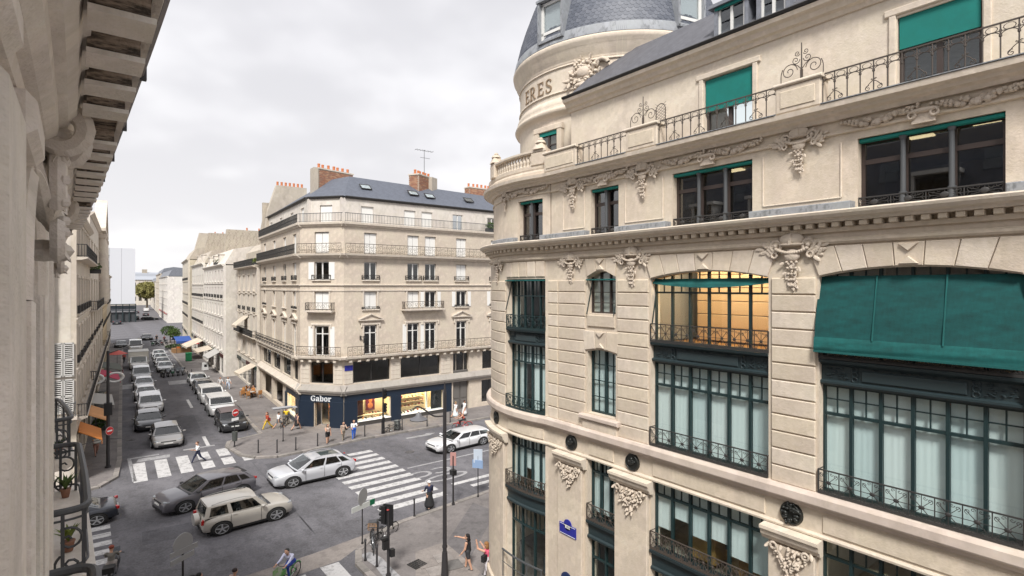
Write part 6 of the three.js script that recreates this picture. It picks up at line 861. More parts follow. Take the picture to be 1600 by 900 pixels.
  if (o.spoiler) mesh('spoiler', at(uvm(bg(0.2, 0.04, wt * 1.6)), x2 - 0.06, roofY(1) - 0.02, 0, 0, 0, 0.05), o.spoiler, c);
  if (o.spare) mesh('spare_wheel_cover', cg(0.33, 0.33, 0.2, -f - 0.1, 0.86, 0, 20, 0, 0, Math.PI / 2), pm, c);
  mesh('floor_pan', box(L * 0.9, 0.1, W * 0.88), black, c, 0, 0.17, 0);
  c.scale.set(KX, KY, KX); return c;
}
const hatch = { wr: 0.36, L: 4.3, W: 1.8, H: 1.5, belt: 0.98, hood: 0.92, cowl: 1.15, wst: 1.95, rr: 0.55, rb: 0.12, tail: 1.02, ov: 0.86, ovr: 0.78, wins: [[0.1, 0.44], [0.48, 0.76], [0.79, 0.93, 0.8]], doors: [0.14, 0.46, 0.76] };
const place = (c, v, s, dv, ds) => { c.position.set(v, 0, -s); c.rotation.y = Math.atan2(ds, dv); return c; };
// the five in the crossing
place(car('crossover_car', 'dark grey crossover car with black alloy wheels and rear spoiler driving through the crossing', 'cars driving through the crossing', { ...hatch, L: 4.3, H: 1.7, belt: 1.1, hood: 1.06, rr: 0.55, rb: 0.12, tail: 1.14, drop: 0.1, tuck: 0.77, color: [0.13, 0.125, 0.14], darkRim: false, clad: black, spoiler: black, ov: 0.87, wr: 0.385, mirror: black, tl: 0.12 }), 5.95, 39.25, -0.972, -0.235);
place(car('off_road_car', 'beige three-door off-roader with spare wheel on its tailgate', 'cars driving through the crossing', { L: 3.75, W: 1.74, H: 1.8, belt: 1.13, hood: 1.06, cowl: 1.1, wst: 1.6, rr: 0.22, rb: 0.06, tail: 1.04, tuck: 0.8, ov: 0.78, ovr: 0.72, wr: 0.38, wins: [[0.1, 0.56], [0.63, 0.93, 0.86]], doors: [0.12, 0.6], color: [0.52, 0.49, 0.44], spare: 1, rails: 1, railM: S(lin(0.3, 0.3, 0.28), 0.4), tl: 0.24 }), 7.2, 34.4, 0.998, 0.06);
place(car('sport_utility_car', 'silver sport utility car with black glass roof heading into the crossing', 'cars driving through the crossing', { ...hatch, L: 4.4, W: 1.84, H: 1.74, belt: 1.12, hood: 1.06, cowl: 1.1, rr: 0.72, tail: 1.14, drop: 0.06, tuck: 0.78, color: [0.56, 0.57, 0.6], clad: black, pano: 1, rails: 1, railM: chrome, wr: 0.385, ov: 0.9 }), 12.55, 39.3, -1, -0.03);
place(car('estate_car', 'white estate car coming up the cross street past the zebra crossing', 'cars driving through the crossing', { ...hatch, L: 4.55, W: 1.78, H: 1.47, belt: 0.98, hood: 0.92, rr: 0.5, rb: 0.12, drop: 0.06, color: [0.76, 0.76, 0.77], rails: 0, ov: 0.92, ovr: 1.0, wins: [[0.1, 0.37], [0.4, 0.66], [0.68, 0.94, 0.84]], doors: [0.14, 0.385, 0.66] }), 24.95, 39.5, -0.998, -0.07);
place(car('saloon_car', 'dark blue saloon car with pale boot lid leaving past the stone front', 'cars driving through the crossing', { ...hatch, L: 4.4, H: 1.42, rr: 1.3, rb: 0.6, tail: 0.98, color: [0.02, 0.024, 0.035], wins: [[0.1, 0.48], [0.52, 0.85]], doors: [0.14, 0.5] }), -1.35, 39.9, -1, 0);
// queue and parked cars, noses towards the crossing
const toward = (c, v, s) => place(c, v, s, -0.045, -1), away = (c, v, s) => place(c, v, s, 0.045, 1);
toward(car('grey_car', 'metallic grey hatchback first in line at the stop line', 'cars waiting in line', { ...hatch, color: [0.3, 0.29, 0.28] }), 5.5, 56.2);
toward(car('black_car', 'black hatchback with silver bonnet second in the line', 'cars waiting in line', { ...hatch, L: 4.1, color: [0.03, 0.03, 0.034] }), 4.75, 63.4);
const mpv = { L: 4.6, W: 1.86, H: 1.78, belt: 1.12, hood: 1.06, cowl: 0.95, wst: 1.75, rr: 0.2, rb: 0.06, tail: 1.1, tuck: 0.82, ov: 0.9, ovr: 0.8, wins: [[0.1, 0.42], [0.46, 0.7], [0.73, 0.94]], doors: [0.12, 0.44, 0.7] };
toward(car('people_carrier', 'white people carrier third in the line', 'cars waiting in line', { ...mpv, color: [0.75, 0.75, 0.75] }), 5.5, 72);
toward(car('white_car', 'small white hatchback behind the white people carrier', 'cars waiting in line', { ...hatch, L: 4.0, color: [0.72, 0.72, 0.72] }), 5.65, 79.5);
toward(car('silver_car', 'silver estate car in the middle of the line', 'cars waiting in line', { ...hatch, color: [0.5, 0.51, 0.53] }), 6.0, 87.5);
toward(car('grey_van', 'grey minibus with dark roof panels in the line', 'vans waiting in line', { ...mpv, L: 5, H: 1.95, cat: 'van', color: [0.42, 0.43, 0.44] }), 6.3, 96.5);
const van = { L: 5.1, W: 1.95, H: 2.15, belt: 1.25, hood: 1.14, cowl: 0.85, wst: 1.6, rr: 0.12, rb: 0.04, tail: 1.25, tuck: 0.88, ov: 0.95, ovr: 0.9, wins: [[0.08, 0.3]], doors: [0.1, 0.32, 0.6], blindRear: 1, cat: 'van' };
{ // lorry: van cab with a high white box
  const t = car('box_lorry', 'white box lorry standing taller than the line around it', 'vans waiting in line', { ...van, L: 5.6, color: [0.74, 0.74, 0.73], cat: 'lorry' }); mesh('cargo_box', uvm(bg(3.4, 2.0, 2.2, -1.05, 1.9, 0)), S(lin(0.72, 0.7, 0.64), 0.6), t); mesh('box_edge', mg([bg(3.44, 0.08, 2.24, -1.05, 2.9, 0), bg(3.44, 0.1, 2.24, -1.05, 0.92, 0)]), S(lin(0.5, 0.5, 0.48), 0.5), t); toward(t, 6.8, 110);
}
toward(car('white_van', 'white panel van at the back of the line by the wide crossing', 'vans waiting in line', { ...van, H: 2.3, color: [0.75, 0.75, 0.74] }), 8.2, 141); toward(car('dark_car', 'dark car half hidden beside the rear white van', 'cars waiting in line', { ...hatch, color: [0.03, 0.03, 0.033] }), 6.0, 149);
const jeep = toward(car('black_off_roader', 'black boxy off-roader parked first behind the no entry sign', 'cars parked along the right kerb', { ...mpv, L: 4.2, H: 1.66, belt: 1.08, hood: 1.06, cowl: 1.15, wst: 1.8, color: [0.022, 0.022, 0.024], roof: S(lin(0.13, 0.1, 0.1), 0.5), rails: 1 }), 10.95, 58.3);
toward(car('delivery_van', 'white delivery van parked behind the black off-roader', 'cars parked along the right kerb', { ...van, L: 4.4, H: 1.85, color: [0.74, 0.74, 0.74] }), 11.3, 66); toward(car('delivery_van', 'second white delivery van parked, between another white van and a dark car', 'cars parked along the right kerb', { ...van, L: 4.4, H: 1.82, color: [0.72, 0.72, 0.71] }), 11.6, 73.2);
toward(car('dark_car', 'dark grey car parked behind the second white delivery van', 'cars parked along the right kerb', { ...hatch, color: [0.06, 0.06, 0.065] }), 11.9, 80.2); toward(car('white_car', 'white hatchback parked last in the kerbside row', 'cars parked along the right kerb', { ...hatch, color: [0.7, 0.7, 0.69] }), 12.2, 87);
const midCols = [[0.6, 0.61, 0.62], [0.72, 0.72, 0.71], [0.46, 0.47, 0.48], [0.68, 0.68, 0.69]], midWord = ['light grey', 'off white', 'mid grey', 'pale silver'];
for (let i = 0; i < 4; i++) toward(car('parked_car', midWord[i] + ' small car parked in the middle row ' + ['just behind the motorbikes', 'second from the motorbikes', 'third from the motorbikes', 'at the far end of its row'][i], 'cars parked in the middle row', { ...hatch, L: 3.9, color: midCols[i] }), 9.9 + i * 0.3, 103.5 + i * 6.6);
toward(car('black_car', 'black car stopped at the wide crossing beyond the motorbikes', 'cars near the wide crossing', { ...hatch, color: [0.02, 0.02, 0.022] }), 12.0, 166);
away(car('people_carrier', 'black people carrier driving off beyond the wide crossing', 'cars beyond the wide crossing', { ...mpv, color: [0.02, 0.025, 0.025] }), 15.6, 268); place(car('black_car', 'long black car turning beyond the wide crossing', 'cars beyond the wide crossing', { ...hatch, L: 4.6, color: [0.015, 0.015, 0.016] }), 20, 262, 1, -0.3);
away(car('white_van', 'small white van far down the street by the tree', 'cars beyond the wide crossing', { ...van, color: [0.7, 0.7, 0.7] }), 25, 350); away(car('dark_car', 'dark car far down the street near the scaffold', 'cars beyond the wide crossing', { ...hatch, color: [0.04, 0.04, 0.05] }), 19.5, 330); away(car('dark_car', 'dark car parked under the red shop hoarding', 'cars beyond the wide crossing', { ...hatch, color: [0.03, 0.025, 0.03] }), 21.3, 300);
for (const v of [2.5, 8.5]) away(car('dark_van', v < 5 ? 'dark van parked at the left foot of the scaffold' : 'dark van parked below the white sheeting', 'cars beyond the wide crossing', { ...van, H: 1.9, color: [0.03, 0.032, 0.04] }), v, 240);

// two-wheelers
const WHEELB = (r, t) => mg([at(new THREE.TorusGeometry(r, t, 5, 22), 0, 0, 0), ...Array.from({ length: 8 }, (_, k) => bg(r * 2, 0.006, 0.006, 0, 0, 0, 0, 0, k * Math.PI / 8)), cg(0.025, 0.025, 0.06, 0, 0, 0, 6, Math.PI / 2)]);
const bikeWheel = WHEELB(0.33, 0.018), bar = (a, b, r = 0.016) => { const A = V3(...a), B = V3(...b), d = B.clone().sub(A), g = new THREE.CylinderGeometry(r, r, d.length(), 6); g.applyQuaternion(new THREE.Quaternion().setFromUnitVectors(V3(0, 1, 0), d.normalize())); const m = A.add(B).multiplyScalar(0.5); return g.translate(m.x, m.y, m.z); };
function bicycle(label, group, v, s, ry, m, basket, lean = 0) {
  const b = thing('bicycle', label, 'bicycle', v, 0, -s, ry, group); b.rotation.x = 0; if (lean) b.rotation.set(lean * Math.sin(ry), ry, lean * Math.cos(ry), 'YXZ');
  mesh('wheel', bikeWheel, rubber, b, 0.52, 0.34, 0); mesh('wheel', bikeWheel, rubber, b, -0.52, 0.34, 0);
  mesh('frame', mg([bar([-0.52, 0.34, 0], [-0.1, 0.3, 0]), bar([-0.1, 0.3, 0], [-0.22, 0.82, 0]), bar([-0.52, 0.34, 0], [-0.2, 0.75, 0]), bar([-0.2, 0.75, 0], [0.36, 0.78, 0], 0.02), bar([-0.1, 0.3, 0], [0.36, 0.72, 0], 0.02), bar([0.34, 0.88, 0], [0.52, 0.34, 0])]), m, b);
  mesh('handlebar', mg([bar([0.33, 0.86, 0], [0.31, 1.0, 0]), tube([[0.14, 1.02, -0.3], [0.3, 1.0, -0.2], [0.32, 1.0, 0], [0.3, 1.0, 0.2], [0.14, 1.02, 0.3]], 0.014, 14, 5)]), black, b); mesh('saddle', eg(0.14, 0.04, 0.08, -0.24, 0.88, 0), black, b); mesh('crank', mg([cg(0.09, 0.09, 0.02, -0.1, 0.3, 0.04, 12, Math.PI / 2), bar([-0.1, 0.3, 0.06], [0.02, 0.2, 0.08]), bar([-0.1, 0.3, -0.06], [-0.22, 0.4, -0.08])]), chrome, b); mesh('mudguard', mg([at(new THREE.TorusGeometry(0.37, 0.02, 4, 12, 2.2), -0.52, 0.34, 0, 0, 0, 0.6), at(new THREE.TorusGeometry(0.37, 0.02, 4, 12, 1.6), 0.52, 0.34, 0, 0, 0, 0.9)]), m, b);
  if (basket) { const L = []; for (let k = 0; k < 5; k++) L.push(bg(0.3, 0.012, 0.012, 0, k * 0.055, 0.17), bg(0.3, 0.012, 0.012, 0, k * 0.055, -0.17), bg(0.012, 0.012, 0.34, 0.15, k * 0.055, 0), bg(0.012, 0.012, 0.34, -0.15, k * 0.055, 0)); for (let k = 0; k < 6; k++) for (const z of [-0.17, 0.17]) L.push(bg(0.01, 0.24, 0.01, -0.15 + k * 0.06, 0.11, z)); mesh('basket', mg(L), basket, b, 0.56, 0.78, 0); }
  b.scale.set(1.2, 0.95, 1.2); return b;
}
bicycle('bicycle with wire basket leaning at the corner sign post', 'bicycles parked at the corner', 11.55, 26.75, 1.25, ironGrey, wood, 0.12); bicycle('grey bicycle parked behind the basket bicycle at the corner', 'bicycles parked at the corner', 11.9, 27.2, 1.15, chrome, ironGrey, -0.1); bicycle('black bicycle leaning beside the traffic light post', 'bicycles parked at the corner', 12.6, 27.3, 0.4, black, null, 0.1); bicycle('dark bicycle parked on the far pavement by the crossing light', 'bicycles on the far pavement', 22.2, 46.75, 0.2, iron, null, 0.08);
bicycle('parked bicycle with basket beside the yellow-topped person', 'bicycles on the far pavement', 15.0, 54.9, 0.9, iron, ironGrey, 0.05);
function scooter(label, v, s, ry, col, group = 'motorbikes parked in the middle row') {
  const b = thing('motorbike', label, 'motorbike', v, 0, -s, ry, group), pm = paintOf(col, 0.1);
  for (const x of [0.62, -0.58]) { const w = mesh('wheel', TYRE, rubber, b, x, 0.28, 0); w.scale.set(0.28, 0.28, 0.2); mesh('rim', RIM, chrome, w, 0, 0, 0.05); }
  mesh('body', smooth(mg([eg(0.5, 0.2, 0.17, -0.35, 0.56, 0, 10, 7), eg(0.2, 0.34, 0.2, 0.45, 0.62, 0, 10, 7), bg(0.6, 0.1, 0.3, 0.1, 0.34, 0)])), pm, b); mesh('seat', eg(0.42, 0.09, 0.15, -0.3, 0.78, 0, 10, 6), black, b); mesh('handlebar', mg([bar([0.45, 0.8, 0], [0.38, 1.02, 0], 0.025), tube([[0.26, 1.04, -0.34], [0.38, 1.03, -0.15], [0.38, 1.03, 0.15], [0.26, 1.04, 0.34]], 0.018, 10, 5)]), black, b); mesh('fork', mg([bar([0.48, 0.7, 0.08], [0.62, 0.28, 0.1], 0.022), bar([0.48, 0.7, -0.08], [0.62, 0.28, -0.1], 0.022)]), chrome, b); mesh('windshield', uvm(at(bg(0.02, 0.4, 0.36), 0.52, 1.1, 0, 0, 0, 0.3)), skyGlass, b); mesh('headlight', eg(0.06, 0.08, 0.09, 0.62, 0.82, 0), head, b); mesh('top_box', uvm(bg(0.34, 0.28, 0.36, -0.85, 0.92, 0)), black, b);
  b.scale.set(1.2, 0.95, 1.2); return b;
}
const mcol = [[0.02, 0.02, 0.02], [0.05, 0.05, 0.055], [0.02, 0.12, 0.06], [0.02, 0.02, 0.025], [0.16, 0.16, 0.17], [0.03, 0.1, 0.055], [0.02, 0.02, 0.02], [0.1, 0.02, 0.02], [0.02, 0.02, 0.02]];
for (let i = 0; i < 5; i++) scooter(i === 2 ? 'green motorbike in the front rank of parked motorbikes' : i === 4 ? 'grey motorbike at the end of the front rank of parked motorbikes' : 'black motorbike in the front rank of parked motorbikes', 8.9 + i * 0.68, 96.4 + i * 0.15, -1.57 + rr(-0.25, 0.25), mcol[i]);
for (let i = 0; i < 4; i++) scooter(i === 0 ? 'green motorbike in the rear rank near the wide crossing' : 'dark motorbike in the rear rank near the wide crossing', 11.8 + i * 0.9, 148 + i * 0.4, -1.57 + rr(-0.3, 0.3), mcol[5 + i], 'motorbikes parked near the wide crossing');
// ---------- people: one continuous skin over a posed skeleton ----------
function surfaceNet(fn, lo, hi, cell) {
  const n = [0, 1, 2].map((k) => Math.ceil((hi[k] - lo[k]) / cell) + 1), [nx, ny, nz] = n, F = new Float32Array(nx * ny * nz), id = (i, j, k) => (k * ny + j) * nx + i;
  for (let k = 0; k < nz; k++) for (let j = 0; j < ny; j++) for (let i = 0; i < nx; i++) F[id(i, j, k)] = fn(lo[0] + i * cell, lo[1] + j * cell, lo[2] + k * cell);
  const vid = new Int32Array(F.length).fill(-1), pos = [], idx = [];
  for (let k = 0; k < nz - 1; k++) for (let j = 0; j < ny - 1; j++) for (let i = 0; i < nx - 1; i++) {
    let c = 0, x = 0, y = 0, z = 0; const q = (a, b, d) => F[id(i + a, j + b, k + d)], ed = (a, b, d, e, f, g) => { const p = q(a, b, d), r = q(e, f, g); if ((p < 0) !== (r < 0)) { const t = p / (p - r); x += a + (e - a) * t; y += b + (f - b) * t; z += d + (g - d) * t; c++; } };
    const s0 = q(0, 0, 0) < 0; if (s0 === q(1, 0, 0) < 0 && s0 === q(0, 1, 0) < 0 && s0 === q(0, 0, 1) < 0 && s0 === q(1, 1, 0) < 0 && s0 === q(1, 0, 1) < 0 && s0 === q(0, 1, 1) < 0 && s0 === q(1, 1, 1) < 0) continue;
    for (const a of [0, 1]) for (const b of [0, 1]) { ed(0, a, b, 1, a, b); ed(a, 0, b, a, 1, b); ed(a, b, 0, a, b, 1); }
    vid[id(i, j, k)] = pos.length / 3; pos.push(lo[0] + (i + x / c) * cell, lo[1] + (j + y / c) * cell, lo[2] + (k + z / c) * cell);
  }
  for (let k = 1; k < nz - 1; k++) for (let j = 1; j < ny - 1; j++) for (let i = 1; i < nx - 1; i++) {
    const a = F[id(i, j, k)] < 0, quad = (p, q, r, s, fl) => { if (fl) idx.push(p, q, r, p, r, s); else idx.push(p, r, q, p, s, r); };
    if (a !== F[id(i + 1, j, k)] < 0) quad(vid[id(i, j - 1, k - 1)], vid[id(i, j, k - 1)], vid[id(i, j, k)], vid[id(i, j - 1, k)], a);
    if (a !== F[id(i, j + 1, k)] < 0) quad(vid[id(i - 1, j, k - 1)], vid[id(i - 1, j, k)], vid[id(i, j, k)], vid[id(i, j, k - 1)], a);
    if (a !== F[id(i, j, k + 1)] < 0) quad(vid[id(i - 1, j - 1, k)], vid[id(i, j - 1, k)], vid[id(i, j, k)], vid[id(i - 1, j, k)], a);
  }
  return [pos, idx];
}
const SKIN = [0.5, 0.29, 0.2], skinMat = S(lin(1, 1, 1), 0.8, { vertexColors: true });
function person(label, v, s, ry, o) {
  const p = thing('person', label, 'person', v, o.y0 ?? (o.road ? 0 : PH), -s, ry, o.group ?? 'people on the pavements'), D = Math.PI / 180, P = { lean: 2, hl: 8, hr: -8, kl: 4, kr: 6, sl: 6, sr: -6, el: 15, er: 15, ol: 6, or: 6, ...o.pose };
  const top = o.top, bot = o.bottom, sh = o.shoe ?? [0.05, 0.05, 0.05], B = [], add = (a, b, ra, rb, c) => B.push([a, b, ra, rb, c]), dir = (a, l) => [Math.sin(a * D) * l, -Math.cos(a * D) * l];
  const legs = [[1, P.hl, P.kl], [-1, P.hr, P.kr]].map(([sd, h, k]) => { const t = dir(h, 0.43), q = dir(h - k, 0.43); return { sd, t, q }; });
  const py = P.py ?? 0.075 - Math.min(...legs.map((l) => l.t[1] + l.q[1])), pel = [0, py, 0], td = [Math.sin(P.lean * D), Math.cos(P.lean * D)], on = (l) => [td[0] * l, py + td[1] * l, 0];
  const chest = on(0.33), neck = on(0.5), hd = [neck[0] + td[0] * 0.1 + 0.03, neck[1] + 0.16, 0];
  add(pel, on(0.14), 0.125, 0.115, o.belt ?? bot); add(on(0.12), chest, 0.115, 0.125, top); for (const z of [-1, 1]) { add([chest[0], chest[1], 0], [chest[0] + td[0] * 0.1, chest[1] + 0.1, z * 0.14], 0.105, 0.065, top); add(pel, [0, py - 0.03, z * 0.08], 0.11, 0.1, bot); }
  add(neck, hd, 0.052, 0.052, SKIN); add([hd[0], hd[1] - 0.02, 0], [hd[0] - 0.01, hd[1] + 0.05, 0], 0.082, 0.088, SKIN); add([hd[0] + 0.09, hd[1] + 0.005, 0], [hd[0] + 0.1, hd[1] - 0.02, 0], 0.016, 0.018, SKIN);
  const hands = [];
  for (const { sd, t, q } of legs) { const hip = [0, py - 0.03, sd * 0.09], kn = [hip[0] + t[0], hip[1] + t[1], sd * 0.095], an = [kn[0] + q[0], kn[1] + q[1], sd * 0.1], short = o.shorts, cb = o.skirt ? SKIN : bot; if (short) { const m = hip.map((x, k) => x + (kn[k] - x) * 0.62); add(hip, m, 0.095, 0.088, bot); add(m, kn, 0.066, 0.055, SKIN); } else add(hip, kn, 0.092, 0.062, cb); add(kn, an, 0.056, 0.04, short ? SKIN : cb); add([an[0] - 0.03, an[1] - 0.035, an[2]], [an[0] + 0.14, an[1] - 0.045, an[2]], 0.04, 0.032, sh); }
  if (o.skirt) add([0, py, 0], [0, py - o.skirt, 0], 0.13, 0.13 + o.skirt * 0.2, bot);
  for (const [sd, a, e, out] of [[1, P.sl, P.el, P.ol], [-1, P.sr, P.er, P.or]]) { const S0 = [chest[0] + td[0] * 0.1, chest[1] + 0.1, sd * 0.18], u = dir(a, 0.29), w = dir(a + e, 0.25), oo = Math.sin(out * D), el = [S0[0] + u[0], S0[1] + u[1] * Math.cos(out * D), S0[2] + sd * oo * 0.29], wr = [el[0] + w[0], el[1] + w[1] * Math.cos(out * D * 0.6), el[2] + sd * oo * 0.12]; add(S0, el, 0.056, 0.044, o.sleeve === 0 ? SKIN : top); add(el, wr, 0.042, 0.03, o.sleeve === 2 ? top : SKIN); const hn = [wr[0] + w[0] * 0.28, wr[1] + w[1] * 0.28, wr[2]]; add(wr, hn, 0.034, 0.03, SKIN); hands.push([hn, w, sd]); }
  for (const [a, b, ra, rb, c] of o.extra ?? []) add(a, b, ra, rb, c);
  const fld = (x, y, z) => { let m = 9; for (const b of B) { const d = cap(b, x, y, z), h = Math.max(0.035 - Math.abs(m - d), 0) / 0.035; m = Math.min(m, d) - h * h * 0.035 * 0.25; } return m; };
  const lo = [9, 9, 9], hi = [-9, -9, -9]; for (const [a, b, ra, rb] of B) for (let k = 0; k < 3; k++) { lo[k] = Math.min(lo[k], a[k] - ra, b[k] - rb); hi[k] = Math.max(hi[k], a[k] + ra, b[k] + rb); }
  const [pos, idx] = surfaceNet(fld, lo.map((x) => x - 0.05), hi.map((x) => x + 0.05), 0.021), g = new THREE.BufferGeometry(); g.setAttribute('position', new THREE.Float32BufferAttribute(pos, 3)); g.setIndex(idx); g.computeVertexNormals();
  const tint = (gg, f) => { const q = gg.attributes.position, c = new Float32Array(q.count * 3); for (let i = 0; i < q.count; i++) { const k = f(q.getX(i), q.getY(i), q.getZ(i)); c.set(k, i * 3); } gg.setAttribute('color', new THREE.BufferAttribute(c, 3)); return gg; };
  tint(g, (x, y, z) => { let m = 9, c = SKIN; for (const b of B) { const d = cap(b, x, y, z); if (d < m) { m = d; c = b[4]; } } return c; });
  const parts = [g.toNonIndexed()];
  for (const [h, w, sd] of hands) for (let k = 0; k < 5; k++) { const l = [0.05, 0.075, 0.08, 0.075, 0.06][k], z = k ? (k - 2.5) * 0.017 : -0.03 * sd, n = Math.hypot(...w), f = [w[0] / n, w[1] / n], m = [h[0] + f[0] * 0.03, h[1] + f[1] * 0.03, h[2] + z], e = [m[0] + f[0] * l + 0.012, m[1] + f[1] * l, m[2] + (k ? 0 : -0.02 * sd)]; const q = bar(m, e, 0.009); const t = q.toNonIndexed(); t.deleteAttribute('uv'); parts.push(tint(t, () => SKIN)); }
  parts[0].deleteAttribute('uv'); mesh('body', mergeGeometries(parts), skinMat, p);
  const hair = [eg(0.1, 0.09, 0.098, hd[0] - 0.028, hd[1] + 0.06, 0, 10, 7)]; if (o.long) hair.push(eg(0.07, 0.17, 0.1, hd[0] - 0.07, hd[1] - 0.07, 0, 8, 6)); if (o.bun) hair.push(eg(0.06, 0.06, 0.06, hd[0] - 0.1, hd[1] + 0.06, 0)); mesh(o.hat ? 'hat' : 'hair', mg(hair), S(lin(...(o.hair ?? [0.03, 0.02, 0.015])), 0.85), p);
  mesh('eyes', mg([eg(0.01, 0.01, 0.012, hd[0] + 0.078, hd[1] + 0.025, 0.03, 6, 4), eg(0.01, 0.01, 0.012, hd[0] + 0.078, hd[1] + 0.025, -0.03, 6, 4), eg(0.01, 0.006, 0.022, hd[0] + 0.075, hd[1] - 0.045, 0, 6, 4)]), S(lin(0.06, 0.03, 0.025), 0.6), p);
  if (o.bag) mesh('bag', at(uvm(bg(0.14, 0.3, 0.24)), -0.02, py + 0.12, -0.22), S(lin(...o.bag), 0.7), p);
  if (o.pack) mesh('backpack', eg(0.1, 0.2, 0.15, chest[0] - 0.17, chest[1] - 0.02, 0, 8, 6), S(lin(...o.pack), 0.8), p);
  const k = (o.h ?? 1.62) / 1.7; p.scale.set(k * 1.2, k, k * 1.2); return p;
}
function cap([a, b, ra, rb], x, y, z) { const bx = b[0] - a[0], by = b[1] - a[1], bz = b[2] - a[2], px = x - a[0], py = y - a[1], pz = z - a[2], l = bx * bx + by * by + bz * bz; let t = l > 1e-9 ? (px * bx + py * by + pz * bz) / l : 0; t = t < 0 ? 0 : t > 1 ? 1 : t; return Math.hypot(px - bx * t, py - by * t, pz - bz * t) - (ra + (rb - ra) * t); }
const W = [0.7, 0.7, 0.7], K = [0.015, 0.015, 0.017], NAVY = [0.015, 0.02, 0.05], walk = { hl: 26, hr: -20, kl: 6, kr: 22, sl: -22, sr: 24, el: 25, er: 30 };
// facing angle: 0 looks along +x (right along the cross street), PI/2 away from the window
person('man in white shirt and dark trousers walking over the zebra crossing looking at his phone', 6.75, 48.1, 3.3, { road: 1, top: W, bottom: NAVY, hair: [0.1, 0.05, 0.03], pose: { ...walk, sr: 30, er: 80 }, sleeve: 1 });
person('person in yellow trousers and red and yellow top walking by the shop corner', 13.4, 54.8, 3.4, { top: [0.35, 0.05, 0.02], bottom: [0.6, 0.4, 0.03], hair: [0.12, 0.04, 0.02], pose: walk, bag: [0.2, 0.02, 0.02], long: 1 });
person('person in white shirt and grey shorts striding by the shop corner', 14.3, 54.5, 0.2, { top: W, bottom: [0.16, 0.16, 0.17], shorts: 1, pose: { ...walk, hl: 34 }, hair: [0.05, 0.04, 0.03] });
person('person in yellow top standing with a bicycle by the shop window', 15.25, 55.3, 1.2, { top: [0.7, 0.48, 0.02], bottom: [0.1, 0.09, 0.08], hair: [0.3, 0.18, 0.05], pose: { sl: 40, sr: 40, el: 30, er: 30 } });
person('person in dark skirt walking under the street sign panels', 15.5, 52.9, 0.4, { top: [0.1, 0.06, 0.07], bottom: K, skirt: 0.35, pose: walk, sleeve: 0 });
person('woman in pale top and black shorts waiting at the far kerb', 16.25, 46.7, -1.5, { top: [0.45, 0.36, 0.3], bottom: K, shorts: 1, hair: [0.06, 0.03, 0.02], sleeve: 0, long: 1, pose: { sl: 40, el: 80 } });
person('person with black shoulder bag and beige trousers waiting at the far kerb', 17.6, 46.7, -1.4, { top: [0.4, 0.3, 0.24], bottom: [0.28, 0.24, 0.19], hair: K, bag: K, pose: { sr: 30, er: 90 } });
person('person in white top and bright blue trousers waiting at the far kerb', 18.55, 46.7, -1.7, { top: W, bottom: [0.02, 0.12, 0.55], hair: [0.1, 0.06, 0.04], pose: { sr: 40, er: 95, sl: 20, el: 60 } });
person('woman in long white dress walking past the grey carriage door', 29.8, 48.0, 0.1, { top: W, bottom: [0.6, 0.66, 0.68], skirt: 0.62, hair: [0.3, 0.2, 0.1], pose: walk, sleeve: 1, group: 'two women in white' });
person('second woman in white carrying a dark bag past the carriage door', 30.8, 47.9, 0.1, { top: W, bottom: W, skirt: 0.55, hair: [0.05, 0.03, 0.02], pose: { ...walk, hl: -18, hr: 24 }, bag: K, group: 'two women in white' });
person('old woman in navy blouse and long black skirt with white hair stepping off the kerb', 16.35, 29.3, 1.5, { top: NAVY, bottom: K, skirt: 0.68, hair: W, pose: { sl: 10, sr: 25, er: 40, el: 30 }, bun: 1 });
person('girl in black top and shorts pointing with one arm by the stone pilaster', 14.3, 21.9, 2.2, { top: K, bottom: [0.03, 0.03, 0.035], shorts: 1, hair: [0.012, 0.01, 0.01], sleeve: 0, long: 1, pose: { sl: 85, el: 5, ol: 20, hl: 12, hr: -10, sr: 8, er: 25 }, belt: K });
person('woman in pink top and white trousers with a dark bag beside the pointing girl', 14.55, 20.7, 1.9, { top: [0.7, 0.12, 0.2], bottom: [0.66, 0.63, 0.66], hair: [0.25, 0.12, 0.04], long: 1, sleeve: 0, bag: K, pose: { sr: 100, er: 70, sl: 50, el: 90, hl: 14, hr: -12 } });
person('person carrying a pale bundle past the orange awning', 0.6, 54.6, -1.4, { top: [0.5, 0.52, 0.45], bottom: [0.3, 0.16, 0.12], hair: [0.15, 0.05, 0.03], pose: { ...walk, sl: 50, sr: 50, el: 60, er: 60 }, sleeve: 0, extra: [[[0.3, 1.15, -0.2], [0.3, 1.15, 0.2], 0.1, 0.1, [0.6, 0.6, 0.56]]] });
person('tall person in white walking near the café terrace', 13.7, 79.6, -1.4, { top: W, bottom: [0.5, 0.45, 0.42], hair: [0.04, 0.03, 0.02], pose: walk, group: 'pair in white near the café' }); person('second person in white, in pale blue trousers, near the café terrace', 14.5, 79.0, -1.5, { top: W, bottom: [0.5, 0.56, 0.66], hair: [0.02, 0.02, 0.02], pose: { ...walk, hl: -20, hr: 24 }, group: 'pair in white near the café' });
person('dark-haired person on the near pavement below the railing', 4.9, 25.4, 0.6, { road: 1, top: [0.4, 0.3, 0.26], bottom: NAVY, hair: [0.03, 0.02, 0.02], sleeve: 0 }); person('person with black hair beside the crowd barrier', 3.65, 25.9, 0.4, { road: 1, top: K, bottom: K, hair: [0.012, 0.012, 0.012] });
person('red-jacketed person walking beneath the left houses far along the street', 5.2, 118, -1.5, { top: [0.4, 0.05, 0.04], bottom: K, hair: K, pose: walk }); person('person in dark clothes standing at the wide crossing', 13.4, 158, -1.5, { top: K, bottom: K, hair: K }); person('second person in dark clothes further from the kerb at the wide crossing', 14.6, 154, -1.2, { top: [0.15, 0.03, 0.03], bottom: K, hair: K, pose: walk });
